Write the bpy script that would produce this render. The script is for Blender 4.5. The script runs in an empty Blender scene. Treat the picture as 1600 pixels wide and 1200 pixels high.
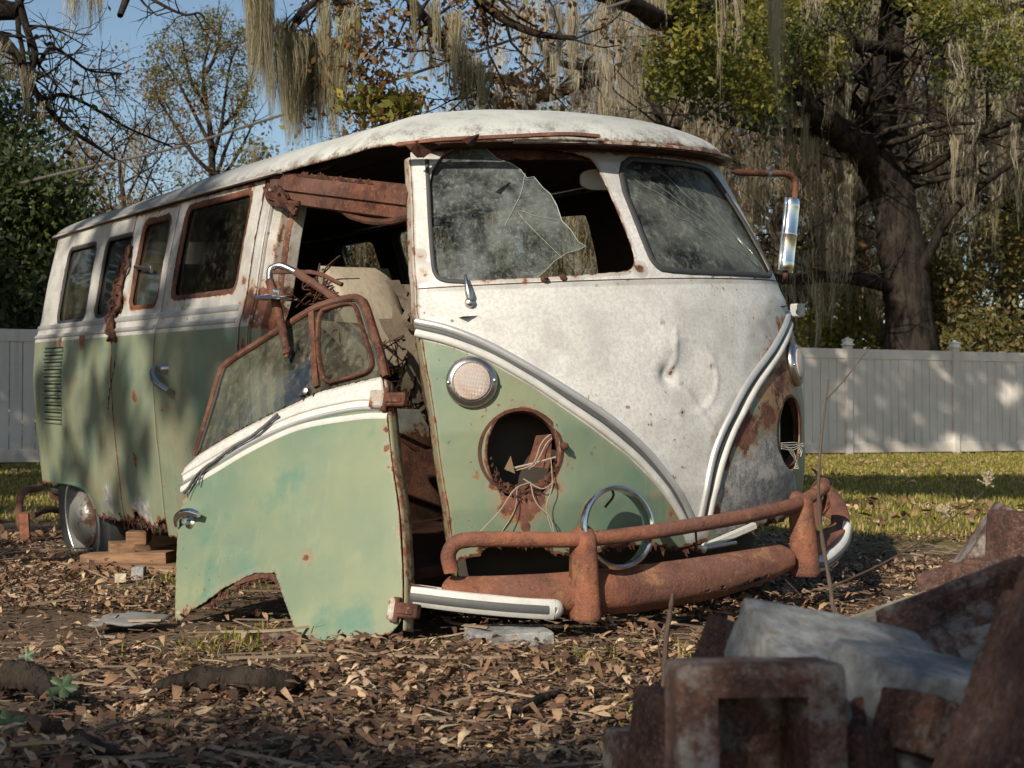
import bpy, math, random
import numpy as np
from mathutils import Matrix, Vector
random.seed(7)
RNG = np.random.default_rng(7)
SC = bpy.context.scene
COL = SC.collection
# ---------------------------------------------------------------- camera, world, sun, exposure
F_PX = 2183.47
PITCH = math.atan(55 / F_PX)
CAM = np.array([0.0, 0.0, 0.61])
cam_d = bpy.data.cameras.new('camera')
cam = bpy.data.objects.new('camera', cam_d)
COL.objects.link(cam)
cam.location = CAM
cam.rotation_euler = (math.pi / 2 + PITCH, 0, 0)
cam_d.sensor_width = 36
cam_d.lens = 36 * F_PX / 1600
cam_d.clip_end = 2000
cam_d.clip_start = 0.05
cam_d.dof.use_dof = True
cam_d.dof.focus_distance = 4.7
cam_d.dof.aperture_fstop = 10.0
SC.camera = cam
SUN_DIR = np.array([-0.40, -0.76, 0.50]); SUN_DIR /= np.linalg.norm(SUN_DIR)   # towards the sun
SUN_EL = math.asin(SUN_DIR[2])
world = bpy.data.worlds.new('World'); SC.world = world
world.use_nodes = True
wt = world.node_tree; wt.nodes.clear()
sky = wt.nodes.new('ShaderNodeTexSky'); sky.sky_type = 'NISHITA'; sky.sun_disc = False
sky.sun_elevation = SUN_EL; sky.sun_rotation = math.atan2(SUN_DIR[0], SUN_DIR[1])
sky.air_density = 1.0; sky.dust_density = 0.6; sky.ozone_density = 1.6
bg = wt.nodes.new('ShaderNodeBackground'); bg.inputs[1].default_value = 0.10
wo = wt.nodes.new('ShaderNodeOutputWorld')
hs = wt.nodes.new('ShaderNodeHueSaturation'); hs.inputs['Saturation'].default_value = 1.02; mxw = wt.nodes.new('ShaderNodeMix'); mxw.data_type = 'RGBA'; mxw.blend_type = 'MULTIPLY'; mxw.inputs[0].default_value = 1; mxw.inputs[7].default_value = (1.0, .97, .90, 1)
wt.links.new(sky.outputs[0], hs.inputs['Color']); wt.links.new(hs.outputs[0], mxw.inputs[6]); wt.links.new(mxw.outputs[2], bg.inputs[0]); wt.links.new(bg.outputs[0], wo.inputs[0])
sun_d = bpy.data.lights.new('sun', 'SUN'); sun_d.energy = 5.0; sun_d.angle = math.radians(0.6)
sun_d.color = (1.0, 0.90, 0.75)
sun = bpy.data.objects.new('sun', sun_d); COL.objects.link(sun)
sun.location = (-20, -38, 25)
sun.rotation_euler = Vector(SUN_DIR).to_track_quat('Z', 'Y').to_euler()
SC.view_settings.view_transform = 'Standard'; SC.view_settings.look = 'None'
SC.view_settings.exposure = 0.32; SC.view_settings.gamma = 1.0
SC.cycles.max_bounces = 6; SC.cycles.transparent_max_bounces = 12
SC.cycles.diffuse_bounces = 3; SC.cycles.glossy_bounces = 3

# ---------------------------------------------------------------- helpers: noise, fields
def _h(ix, iy, iz, seed):
    n = (ix.astype(np.int64) * 374761393 + iy.astype(np.int64) * 668265263 + iz.astype(np.int64) * 2147483647 + seed * 974634777) & 0x7fffffff
    n = (n ^ (n >> 13)) * 1274126177 & 0x7fffffff
    n = (n ^ (n >> 16)) & 0xffff
    return n / 65535.0
def vnoise(P, scale=1.0, seed=0):
    P = np.asarray(P, float) * scale
    if P.shape[1] == 2: P = np.c_[P, np.zeros(len(P))]
    i = np.floor(P).astype(np.int64); f = P - i; f = f * f * (3 - 2 * f)
    r = 0
    for dx in (0, 1):
        for dy in (0, 1):
            for dz in (0, 1):
                w = (f[:, 0] if dx else 1 - f[:, 0]) * (f[:, 1] if dy else 1 - f[:, 1]) * (f[:, 2] if dz else 1 - f[:, 2])
                r = r + w * _h(i[:, 0] + dx, i[:, 1] + dy, i[:, 2] + dz, seed)
    return r
def fbm(P, scale=1.0, seed=0, oct=4):
    r = 0; a = 0.5; t = 0
    for k in range(oct):
        r = r + a * vnoise(P, scale * 2 ** k, seed + k * 17); t += a; a *= 0.55
    return r / t                       # 0..1
def sd_poly(uv, poly):                 # signed distance, positive inside
    poly = np.asarray(poly, float); n = len(poly)
    d = np.full(len(uv), 1e9); ins = np.zeros(len(uv), bool)
    for k in range(n):
        a = poly[k]; b = poly[(k + 1) % n]; e = b - a
        t = np.clip(((uv - a) @ e) / max(e @ e, 1e-12), 0, 1)
        d = np.minimum(d, np.hypot(*(uv - a - t[:, None] * e).T))
        c = (a[1] > uv[:, 1]) != (b[1] > uv[:, 1])
        if abs(e[1]) > 1e-12:
            ins ^= c & (uv[:, 0] < e[0] * (uv[:, 1] - a[1]) / e[1] + a[0])
    return np.where(ins, d, -d)
def d_line(uv, pts):
    pts = np.asarray(pts, float); d = np.full(len(uv), 1e9)
    for a, b in zip(pts[:-1], pts[1:]):
        e = b - a; t = np.clip(((uv - a) @ e) / max(e @ e, 1e-12), 0, 1)
        d = np.minimum(d, np.sqrt((((uv - a) - t[:, None] * e) ** 2).sum(1)))
    return d
def chaikin(p, n=2, closed=True):
    p = np.asarray(p, float)
    for _ in range(n):
        if closed:
            q = np.roll(p, -1, 0); p = np.stack([.75 * p + .25 * q, .25 * p + .75 * q], 1).reshape(-1, p.shape[1])
        else:
            a, b = p[:-1], p[1:]
            m = np.stack([.75 * a + .25 * b, .25 * a + .75 * b], 1).reshape(-1, p.shape[1])
            p = np.vstack([p[:1], m[1:-1], p[-1:]])
    return p
def spline(pts, n=40):                 # Catmull-Rom through pts
    p = np.asarray(pts, float)
    if len(p) < 3: t = np.linspace(0, 1, n)[:, None]; return p[0] * (1 - t) + p[-1] * t
    q = np.vstack([2 * p[0] - p[1], p, 2 * p[-1] - p[-2]])
    s = np.linspace(0, len(p) - 1 - 1e-9, n); i = s.astype(int); t = (s - i)[:, None]
    a, b, c, d = q[i], q[i + 1], q[i + 2], q[i + 3]
    return .5 * ((2 * b) + (-a + c) * t + (2 * a - 5 * b + 4 * c - d) * t * t + (-a + 3 * b - 3 * c + d) * t ** 3)
def sstep(x, a, b):
    t = np.clip((x - a) / (b - a), 0, 1); return t * t * (3 - 2 * t)

# ---------------------------------------------------------------- helpers: meshes
def mk(name, V, F, mat=None, parent=None, smooth=True, attrs=None, auto=None):
    me = bpy.data.meshes.new(name)
    V = np.asarray(V, float)
    if isinstance(F, np.ndarray):
        n, k = F.shape
        me.vertices.add(len(V)); me.vertices.foreach_set('co', V.ravel())
        me.loops.add(n * k); me.loops.foreach_set('vertex_index', F.astype(np.int32).ravel())
        me.polygons.add(n); me.polygons.foreach_set('loop_start', np.arange(0, n * k, k, dtype=np.int32))
        me.update(calc_edges=True)
    else:
        me.from_pydata(V.tolist(), [], [list(map(int, f)) for f in F])
    me.validate(clean_customdata=False)
    if attrs:
        for k, a in attrs.items():
            if len(a) == len(me.vertices):
                at = me.attributes.new(k, 'FLOAT', 'POINT'); at.data.foreach_set('value', np.asarray(a, np.float32))
    if smooth: me.polygons.foreach_set('use_smooth', np.ones(len(me.polygons), bool))
    if auto is not None and smooth:
        try: me.set_sharp_from_angle(angle=math.radians(auto))
        except Exception: pass
    o = bpy.data.objects.new(name, me); COL.objects.link(o)
    if mat: me.materials.append(mat)
    if parent is not None:
        o.parent = parent
        if 'child_off' in parent: o.location = parent['child_off']
    return o
def root(name, label, cat, loc=(0, 0, 0), group=None):
    o = bpy.data.objects.new(name, None); COL.objects.link(o); o.location = loc
    o.empty_display_size = .2
    o['label'] = label; o['category'] = cat
    if group: o['group'] = group
    return o
def tag(o, label=None, cat=None, group=None, kind=None):
    if label: o['label'] = label
    if cat: o['category'] = cat
    if group: o['group'] = group
    if kind: o['kind'] = kind
    return o
class MB:
    def __init__(s): s.V = []; s.F = []; s.n = 0; s.A = {}
    def add(s, V, F, **at):
        V = np.asarray(V, float)
        s.V.append(V); s.F += [tuple(int(i) + s.n for i in f) for f in F]; s.n += len(V)
        for k, a in at.items(): s.A.setdefault(k, []).append((s.n - len(V), a))
        return s
    def build(s, name, mat, parent=None, smooth=True, auto=40, **kw):
        return mk(name, np.vstack(s.V), s.F, mat, parent, smooth, auto=auto, **kw)
    def tube(s, pts, r, k=8, cap=True, wob=0.0, seed=0):
        pts = np.asarray(pts, float); n = len(pts); r = np.broadcast_to(np.asarray(r, float), (n,))
        T = np.gradient(pts, axis=0); T /= np.linalg.norm(T, axis=1)[:, None] + 1e-12
        up = np.array([0, 0, 1.0]) if abs(T[0][2]) < .9 else np.array([1.0, 0, 0])
        a = np.cross(T[0], up); a /= np.linalg.norm(a)
        V = []
        ang = np.arange(k) * 2 * math.pi / k
        for i in range(n):
            a = a - T[i] * (a @ T[i]); a /= np.linalg.norm(a) + 1e-12; b = np.cross(T[i], a)
            rr = r[i] * (1 + (wob * (RNG.random(k) - .5) if wob else 0))
            V.append(pts[i] + (np.cos(ang) * rr)[:, None] * a + (np.sin(ang) * rr)[:, None] * b)
        V = np.vstack(V)
        F = [(i * k + j, i * k + (j + 1) % k, (i + 1) * k + (j + 1) % k, (i + 1) * k + j) for i in range(n - 1) for j in range(k)]
        if cap: F += [tuple(range(k - 1, -1, -1)), tuple((n - 1) * k + j for j in range(k))]
        return s.add(V, F)
    def box(s, c, size, rot=None, bev=0.0, taper=None):
        hx, hy, hz = [v / 2 for v in size]; b = min(bev, hx * .9, hy * .9, hz * .9)
        V = []; F = []
        if b <= 0:
            V = [(x, y, z) for x in (-hx, hx) for y in (-hy, hy) for z in (-hz, hz)]
            F = [(0, 1, 3, 2), (4, 6, 7, 5), (0, 4, 5, 1), (2, 3, 7, 6), (0, 2, 6, 4), (1, 5, 7, 3)]
        else:
            # chamfered box: 24 verts
            idx = {}
            for sx in (-1, 1):
                for sy in (-1, 1):
                    for sz in (-1, 1):
                        for ax in range(3):
                            p = [sx * (hx - b), sy * (hy - b), sz * (hz - b)]
                            p[ax] = (sx * hx, sy * hy, sz * hz)[ax]
                            idx[(sx, sy, sz, ax)] = len(V); V.append(tuple(p))
            for ax in range(3):
                o1, o2 = [a for a in range(3) if a != ax]
                for sg in (-1, 1):
                    q = []
                    for (p1, p2) in ((-1, -1), (1, -1), (1, 1), (-1, 1)):
                        t = [0, 0, 0]; t[ax] = sg; t[o1] = p1; t[o2] = p2; q.append(idx[(t[0], t[1], t[2], ax)])
                    F.append(tuple(q))
            for ax in range(3):      # edges parallel to ax
                o1, o2 = [a for a in range(3) if a != ax]
                for p1 in (-1, 1):
                    for p2 in (-1, 1):
                        t = [0, 0, 0]; t[o1] = p1; t[o2] = p2
                        lo = list(t); lo[ax] = -1; hi = list(t); hi[ax] = 1
                        F.append((idx[(*lo, o1)], idx[(*hi, o1)], idx[(*hi, o2)], idx[(*lo, o2)]))
            for sx in (-1, 1):
                for sy in (-1, 1):
                    for sz in (-1, 1): F.append(tuple(idx[(sx, sy, sz, a)] for a in range(3)))
        V = np.array(V, float)
        if taper is not None: V[:, :2] *= np.where(V[:, 2:3] > 0, taper, 1.0)
        if rot is not None: V = V @ np.array(rot).T
        return s.add(V + np.asarray(c, float), F)
    def lathe(s, prof, c, axis, k=24, close=False, squash=None):
        axis = np.asarray(axis, float); axis = axis / np.linalg.norm(axis)
        up = np.array([0, 0, 1.0]) if abs(axis[2]) < .9 else np.array([1.0, 0, 0])
        a = np.cross(axis, up); a /= np.linalg.norm(a); b = np.cross(axis, a)
        ang = np.arange(k) * 2 * math.pi / k; V = []
        for r, h in prof:
            V.append(np.asarray(c) + axis * h + (np.cos(ang) * r)[:, None] * a + (np.sin(ang) * r)[:, None] * b)
        n = len(prof); V = np.vstack(V)
        m = n if close else n - 1
        F = [(i * k + j, i * k + (j + 1) % k, ((i + 1) % n) * k + (j + 1) % k, ((i + 1) % n) * k + j) for i in range(m) for j in range(k)]
        return s.add(V, F)
def rotm(ax, deg):
    return np.array(Matrix.Rotation(math.radians(deg), 3, ax))
def flakes(path, N, n, size, seed, spread=.006):
    """ragged rusty flakes standing off an edge"""
    r = np.random.default_rng(seed); mb = MB(); path = np.asarray(path); T = np.gradient(path, axis=0); T /= np.linalg.norm(T, axis=1)[:, None] + 1e-9
    for k in range(n):
        i = r.integers(0, len(path)); c = path[i] + r.normal(size=3) * spread; t_ = T[i]; d = np.cross(t_, N); w = size * (.3 + r.random()); h = size * (.3 + 1.2 * r.random() ** 2)
        d = d * np.sign(-d[2] + 1e-6); q = [c - t_ * w * .6 - d * h * .4, c + t_ * w * .6 - d * h * .3, c + t_ * w * (.2 + .3 * r.random()) + d * h + N * size * .4 * r.normal(), c - t_ * w * .4 * r.random() + d * h * .6 * r.random()]
        mb.add(np.array(q), [(0, 1, 2, 3)])
    return mb
def fix_normals(o):
    import bmesh
    bm = bmesh.new(); bm.from_mesh(o.data); bmesh.ops.recalc_face_normals(bm, faces=bm.faces); bm.to_mesh(o.data); bm.free()
    return o
def clip(uv, faces, s):
    """keep the part of the mesh where the scalar s (per vertex) > 0"""
    uv = [tuple(p) for p in uv]; s = list(s); keep = np.asarray(s) > 0
    out = []; cache = {}
    for f in faces:
        k = [keep[i] for i in f]
        if all(k): out.append(f); continue
        if not any(k): continue
        g = []
        for a, b in zip(f, f[1:] + f[:1]):
            if keep[a]: g.append(a)
            if keep[a] != keep[b]:
                key = (min(a, b), max(a, b))
                if key not in cache:
                    t = s[a] / (s[a] - s[b]); t = min(max(t, .02), .98)
                    if key[0] != a: pass
                    cache[key] = len(uv); uv.append(tuple(uv[a][q] + t * (uv[b][q] - uv[a][q]) for q in range(2)))
                g.append(cache[key])
        if len(g) > 2: out.append(tuple(g))
    return np.array(uv), out
def sheet(name, P, us, vs, fields, mat, parent=None, thick=.003, attrs=None, flip=False, extra=None):
    U, Vv = np.meshgrid(us, vs, indexing='ij'); uv = np.c_[U.ravel(), Vv.ravel()]
    nu, nv = len(us), len(vs)
    faces = [(i * nv + j, (i + 1) * nv + j, (i + 1) * nv + j + 1, i * nv + j + 1) for i in range(nu - 1) for j in range(nv - 1)]
    for fn in fields:
        uv, faces = clip(uv, faces, fn(uv))
    used = np.unique(np.concatenate([np.array(f) for f in faces])); rm = -np.ones(len(uv), int); rm[used] = np.arange(len(used))
    uv = uv[used]; faces = [tuple(rm[list(f)]) for f in faces]
    if flip: faces = [f[::-1] for f in faces]
    X = P(uv)
    A = {k: fn(uv, X) for k, fn in (attrs or {}).items()}
    o = mk(name, X, faces, mat, parent, True, attrs=A)
    if thick:
        m = o.modifiers.new('thickness', 'SOLIDIFY'); m.thickness = abs(thick); m.offset = -1 if thick > 0 else 1
        m.use_even_offset = False
    return o
def ribbon(mb, P, path, width, height, off=0.0, n=60, prof=None, smoothp=True, taper_ends=True):
    """raised strip laid along a path (in surface parameters) on the surface P"""
    path = spline(path, n) if smoothp else np.asarray(path, float); n = len(path)
    X = P(path); e = 1e-3
    Xu = P(path + [e, 0]) - P(path - [e, 0]); Xv = P(path + [0, e]) - P(path - [0, e])
    N = np.cross(Xu, Xv); N /= np.linalg.norm(N, axis=1)[:, None] + 1e-12
    return sweep(mb, X, N, width, height, off, prof, taper_ends)
def sweep(mb, X, N, width, height, off=0.0, prof=None, taper_ends=True):
    n = len(X)
    T = np.gradient(X, axis=0); T /= np.linalg.norm(T, axis=1)[:, None] + 1e-12
    S = np.cross(N, T); S /= np.linalg.norm(S, axis=1)[:, None] + 1e-12
    if prof is None:
        a = np.linspace(0, math.pi, 7); prof = [(-math.cos(t) * .5, math.sin(t) ** .7) for t in a]
    k = len(prof); V = np.zeros((n, k, 3))
    for j, (pw, ph) in enumerate(prof):
        V[:, j] = X + S * (pw * width) + N * (ph * height + off)
    F = [(i * k + j, i * k + j + 1, (i + 1) * k + j + 1, (i + 1) * k + j) for i in range(n - 1) for j in range(k - 1)]
    F += [(i * k + k - 1, i * k, (i + 1) * k, (i + 1) * k + k - 1) for i in range(n - 1)]
    F += [tuple(range(k)), tuple((n - 1) * k + j for j in range(k - 1, -1, -1))]
    return mb.add(V.reshape(-1, 3), F)
# ---------------------------------------------------------------- rays through the photograph's camera (to find where on a real surface a feature lies)
_M = np.array([[1, 0, 0], [0, -math.sin(PITCH), -math.cos(PITCH)], [0, math.cos(PITCH), -math.sin(PITCH)]])
def rays(px):
    px = np.atleast_2d(np.asarray(px, float))
    v = np.c_[(px[:, 0] - 800) / F_PX, (600 - px[:, 1]) / F_PX, -np.ones(len(px))] @ _M.T
    return v / np.linalg.norm(v, axis=1)[:, None]
def project(W):
    q = (np.atleast_2d(W) - CAM) @ _M
    return np.c_[800 + F_PX * q[:, 0] / -q[:, 2], 600 - F_PX * q[:, 1] / -q[:, 2]]
def gnd(px, py, z=0.0):
    v = rays((px, py))[0]; return CAM + v * ((z - CAM[2]) / v[2])
def on_plane(px, p0, n):
    v = rays(px); t = ((np.asarray(p0) - CAM) @ n) / (v @ n); return CAM + v * t[:, None]
def at_depth(px, py, y):
    v = rays((px, py))[0]; return CAM + v * (y / v[1])
# van frame (X forward, Y to its left, Z up) -> world
VR = np.array([[0.56989, 0.82051, -0.04455], [-0.82142, 0.56738, -0.05785], [-0.02219, 0.06956, 0.99733]])
VT = np.array([0.5461, 4.283, -0.2015])
def v2w(P): return np.atleast_2d(P) @ VR.T + VT
def w2v(P): return (np.atleast_2d(P) - VT) @ VR
def solve_on(P, px, guess, pre=lambda X: v2w(X)):
    """parameters (u,v) on surface P that lie behind the given pixels"""
    out = []; g = np.array(guess, float)
    for q in np.atleast_2d(np.asarray(px, float)):
        x = g.copy()
        for _ in range(40):
            B = np.array([x, x + [1e-4, 0], x + [0, 1e-4]]); S = project(pre(P(B)))
            J = np.c_[(S[1] - S[0]) / 1e-4, (S[2] - S[0]) / 1e-4]
            d = np.linalg.lstsq(J, q - S[0], rcond=1e-3)[0]; L = np.linalg.norm(d)
            if L > .15: d *= .15 / L
            x = x + d
            if L < 1e-5: break
        out.append(x); g = x
    return np.array(out)
# ---------------------------------------------------------------- materials
class NT:
    """small wrapper for building node materials"""
    def __init__(s, name):
        s.m = bpy.data.materials.new(name); s.m.use_nodes = True; s.t = s.m.node_tree; s.t.nodes.clear()
        s.out = s.n('ShaderNodeOutputMaterial')
        s.bs = s.n('ShaderNodeBsdfPrincipled'); s.l(s.bs.outputs[0], s.out.inputs[0])
        s.tc = s.n('ShaderNodeTexCoord'); s.co = s.tc.outputs['Object']
    def n(s, t, **k):
        x = s.t.nodes.new(t)
        for a, b in k.items(): setattr(x, a, b)
        return x
    def l(s, a, b): s.t.links.new(a, b)
    def put(s, sock, v):
        if hasattr(v, 'links') or isinstance(v, bpy.types.NodeSocket): s.l(v, sock)
        elif isinstance(v, (tuple, list)) and len(v) == 3 and sock.type == 'RGBA': sock.default_value = (*v, 1)
        else: sock.default_value = v
    def scale(s, v, co=None):
        m = s.n('ShaderNodeMapping'); s.l(co or s.co, m.inputs[0]); m.inputs['Scale'].default_value = v; return m.outputs[0]
    def rotate(s, deg, v=(1, 1, 1), co=None):
        m = s.n('ShaderNodeMapping'); s.l(co or s.co, m.inputs[0]); m.inputs['Rotation'].default_value = [math.radians(a) for a in deg]; m.inputs['Scale'].default_value = v; return m.outputs[0]
    def noise(s, sc, det=4, rough=.55, co=None, dist=0.0, off=None):
        x = s.n('ShaderNodeTexNoise'); c = co or s.co
        if off:
            m = s.n('ShaderNodeMapping'); s.l(c, m.inputs[0]); m.inputs['Location'].default_value = off; c = m.outputs[0]
        s.l(c, x.inputs['Vector']); x.inputs['Scale'].default_value = sc; x.inputs['Detail'].default_value = det
        x.inputs['Roughness'].default_value = rough; x.inputs['Distortion'].default_value = dist
        return x.outputs['Fac']
    def voro(s, sc, co=None, feat='F1', rand=1.0):
        x = s.n('ShaderNodeTexVoronoi', feature=feat); s.l(co or s.co, x.inputs['Vector']); x.inputs['Scale'].default_value = sc; x.inputs['Randomness'].default_value = rand
        return x.outputs[0]
    def math(s, op, a, b=0.0, c=None):
        x = s.n('ShaderNodeMath', operation=op); s.put(x.inputs[0], a); s.put(x.inputs[1], b)
        if c is not None: s.put(x.inputs[2], c)
        return x.outputs[0]
    def st(s, a, lo, hi):
        x = s.n('ShaderNodeMapRange', interpolation_type='SMOOTHSTEP'); s.put(x.inputs[0], a)
        x.inputs[1].default_value = lo; x.inputs[2].default_value = hi; return x.outputs[0]
    def mix(s, f, a, b, mode='MIX'):
        x = s.n('ShaderNodeMix', data_type='RGBA', blend_type=mode); s.put(x.inputs[0], f); s.put(x.inputs[6], a); s.put(x.inputs[7], b); return x.outputs[2]
    def attr(s, n):
        x = s.n('ShaderNodeAttribute'); x.attribute_name = n; return x.outputs['Fac']
    def bump(s, h, str=.3, dist=.01, nrm=None):
        x = s.n('ShaderNodeBump'); s.put(x.inputs['Height'], h); x.inputs['Strength'].default_value = str; x.inputs['Distance'].default_value = dist
        if nrm: s.l(nrm, x.inputs['Normal'])
        return x.outputs[0]
    def set(s, **k):
        for a, b in k.items():
            a = {'color': 'Base Color', 'rough': 'Roughness', 'metal': 'Metallic', 'normal': 'Normal', 'trans': 'Transmission Weight', 'alpha': 'Alpha', 'spec': 'Specular IOR Level', 'coat': 'Coat Weight'}.get(a, a)
            s.put(s.bs.inputs[a], b)
        return s.m
def rust_color(t, sc=1.0, light=1.0):
    n1 = t.noise(9 * sc, 6, .65); n2 = t.noise(70 * sc, 5, .7, off=(3, 1, 2)); n3 = t.noise(3.2 * sc, 3, .5, off=(9, 4, 1))
    c = t.mix(t.st(n1, .35, .65), (.055 * light, .022 * light, .016 * light), (.17 * light, .070 * light, .042 * light))
    c = t.mix(t.st(n2, .5, .75), c, (.27 * light, .125 * light, .075 * light))
    c = t.mix(t.math('MULTIPLY', t.st(n3, .5, .7), .5), c, (.16 * light, .09 * light, .075 * light))
    return c, n2
def mat_paint(name, mode='both', speck=.5, light=1.0):
    """weathered green/white paint with rust; uses attributes 'white' (signed distance), 'rust', 'primer', 'bare'"""
    t = NT(name)
    streak = t.noise(1.0, 5, .6, co=t.scale((34, 34, 1.6)))
    big = t.noise(2.3, 5, .55); mid = t.noise(8, 6, .6, off=(5, 2, 8)); fine = t.noise(90, 4, .7, off=(1, 7, 3)); vf = t.noise(420, 2, .6)
    g = t.mix(t.st(big, .3, .7), (.112, .168, .120), (.195, .220, .132))
    g = t.mix(t.math('MULTIPLY', t.st(t.noise(3.4, 6, .6, off=(11, 3, 6)), .53, .68), .75), g, (.060, .160, .125))
    g = t.mix(t.math('MULTIPLY', t.st(streak, .55, .8), .38), g, (.25, .24, .15))
    g = t.mix(t.math('MULTIPLY', t.st(mid, .52, .8), .32), g, (.24, .275, .19))
    g = t.mix(t.math('MULTIPLY', t.st(fine, .56, .75), .25), g, (.10, .14, .10))
    w = t.mix(t.st(big, .3, .7), (.51, .51, .49), (.62, .62, .60))
    w = t.mix(t.math('MULTIPLY', t.st(mid, .42, .72), .7), w, (.36, .345, .335))
    w = t.mix(t.math('MULTIPLY', t.st(t.noise(3.6, 7, .7, off=(6, 6, 1)), .50, .66), .55), w, (.33, .31, .315))
    w = t.mix(t.math('MULTIPLY', t.st(fine, .42, .62), .5), w, (.34, .32, .31)); w = t.mix(t.math('MULTIPLY', t.st(vf, .5, .68), .35), w, (.80, .79, .76))
    w = t.mix(t.math('MULTIPLY', t.st(t.noise(5.5, 5, .6, off=(2, 9, 1)), .58, .74), .28), w, (.55, .46, .32))
    ra0 = t.attr('rust'); gate = t.st(ra0, .08, .15)
    drip = t.math('MULTIPLY', t.math('MULTIPLY', t.st(t.noise(1.0, 6, .65, co=t.scale((26, 26, .9))), .53, .70), gate), .75)
    g = t.mix(drip, g, (.155, .105, .06)); g = t.mix(t.math('MULTIPLY', gate, t.math('MULTIPLY', t.st(t.noise(5, 7, .7, off=(1, 8, 4)), .46, .62), .75)), g, (.17, .145, .09)); g = t.mix(t.math('MULTIPLY', gate, .30), g, (.215, .225, .175))
    w = t.mix(t.math('MULTIPLY', gate, t.math('ADD', .45, t.math('MULTIPLY', t.st(mid, .4, .7), .4))), w, (.27, .262, .24))
    if mode == 'white': base = w
    elif mode == 'green': base = g
    else: base = t.mix(t.st(t.attr('white'), -.0015, .0015), g, w)
    # primer / bare metal
    sc1 = t.noise(1.0, 4, .6, co=t.rotate((12, 28, 8), (9, 9, 240))); g = t.mix(t.math('MULTIPLY', t.st(sc1, .66, .72), .35), g, (.38, .42, .34)); sc2 = t.noise(1.0, 4, .6, co=t.rotate((60, 10, 40), (200, 7, 7), )); g = t.mix(t.math('MULTIPLY', t.st(sc2, .68, .73), .4), g, (.09, .13, .10))
    g = t.mix(t.math('MULTIPLY', t.st(t.noise(1.6, 5, .6, off=(2, 2, 5)), .50, .66), .5), g, (.275, .285, .17))
    pr = t.mix(t.st(t.noise(22, 6, .75, off=(3, 3, 3)), .4, .62), (.14, .145, .145), (.36, .35, .33))
    sc1 = t.noise(1.0, 4, .6, co=t.rotate((12, 28, 8), (9, 9, 240))); g = t.mix(t.math('MULTIPLY', t.st(sc1, .66, .72), .35), g, (.38, .42, .34)); sc2 = t.noise(1.0, 4, .6, co=t.rotate((60, 10, 40), (200, 7, 7), )); g = t.mix(t.math('MULTIPLY', t.st(sc2, .68, .73), .4), g, (.09, .13, .10))
    g = t.mix(t.math('MULTIPLY', t.st(t.noise(1.6, 5, .6, off=(2, 2, 5)), .50, .66), .5), g, (.275, .285, .17))
    pr = t.mix(t.math('MULTIPLY', t.st(t.noise(160, 3, .7), .5, .62), .5), pr, (.46, .45, .43))
    base = t.mix(t.st(t.math('ADD', t.attr('primer'), t.math('MULTIPLY', t.math('SUBTRACT', mid, .5), 1.1)), .42, .56), base, pr)
    oc = t.st(t.math('ADD', t.attr('ochre'), t.math('MULTIPLY', t.math('SUBTRACT', t.noise(13, 7, .7, off=(2, 4, 4)), .5), 1.0)), .42, .56)
    base = t.mix(oc, base, t.mix(t.st(fine, .35, .65), (.15, .082, .042), (.27, .165, .085)))
    rc, rn = rust_color(t)
    ra = t.attr('rust')
    nn = t.math('ADD', t.math('MULTIPLY', t.math('SUBTRACT', t.noise(26, 7, .7, off=(7, 7, 2)), .5), 1.25), ra)
    stain = t.st(nn, .26, .62)
    base = t.mix(t.math('MULTIPLY', stain, .62), base, (.30, .155, .055))
    rf = t.st(nn, .47, .6)
    sp = t.math('ADD', t.noise(55, 3, .5, off=(4, 8, 8)), t.math('MULTIPLY', mid, .22))
    sf = t.st(sp, .80 - .03 * speck, .83 - .03 * speck)
    rf = t.math('MAXIMUM', rf, t.math('MULTIPLY', t.math('MULTIPLY', sf, t.st(t.noise(2.6, 3, .5, off=(5, 9, 9)), .47, .6)), speck * 1.5))
    col = t.mix(rf, base, rc)
    h = t.math('ADD', t.math('MULTIPLY', t.math('SUBTRACT', 1.0, rf), .6), t.math('ADD', t.math('MULTIPLY', rn, t.math('MULTIPLY', rf, 1.0)), t.math('MULTIPLY', fine, .12)))
    nrm = t.bump(h, .55, .004)
    nrm = t.bump(t.noise(6, 3, .5, off=(1, 1, 9)), .22, .02, nrm)
    rough = t.math('ADD', t.math('MULTIPLY', rf, .3), t.math('ADD', .46, t.math('MULTIPLY', mid, .22)))
    return t.set(color=col, rough=rough, normal=nrm, spec=.42)
def mat_rust(name, light=1.0, sc=1.0, blu=0.0):
    t = NT(name); c, n = rust_color(t, sc, light)
    pit = t.st(t.noise(40 * sc, 5, .7, off=(5, 5, 5)), .62, .7)
    c = t.mix(t.math('MULTIPLY', pit, .8), c, (.03, .016, .012))
    return t.set(color=c, rough=.82, spec=.3, normal=t.bump(t.math('ADD', n, t.math('MULTIPLY', pit, -.8)), .6, .004))
def mat_flat(name, col, rough=.6, metal=0.0, var=.3, sc=12, bump=.15, spec=.4):
    t = NT(name); n = t.noise(sc, 5, .6)
    c = t.mix(n, tuple(max(0, v * (1 - var)) for v in col), tuple(v * (1 + var) for v in col))
    return t.set(color=c, rough=rough, metal=metal, normal=t.bump(t.noise(sc * 6, 4, .6), bump, .004), spec=spec)
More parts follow.
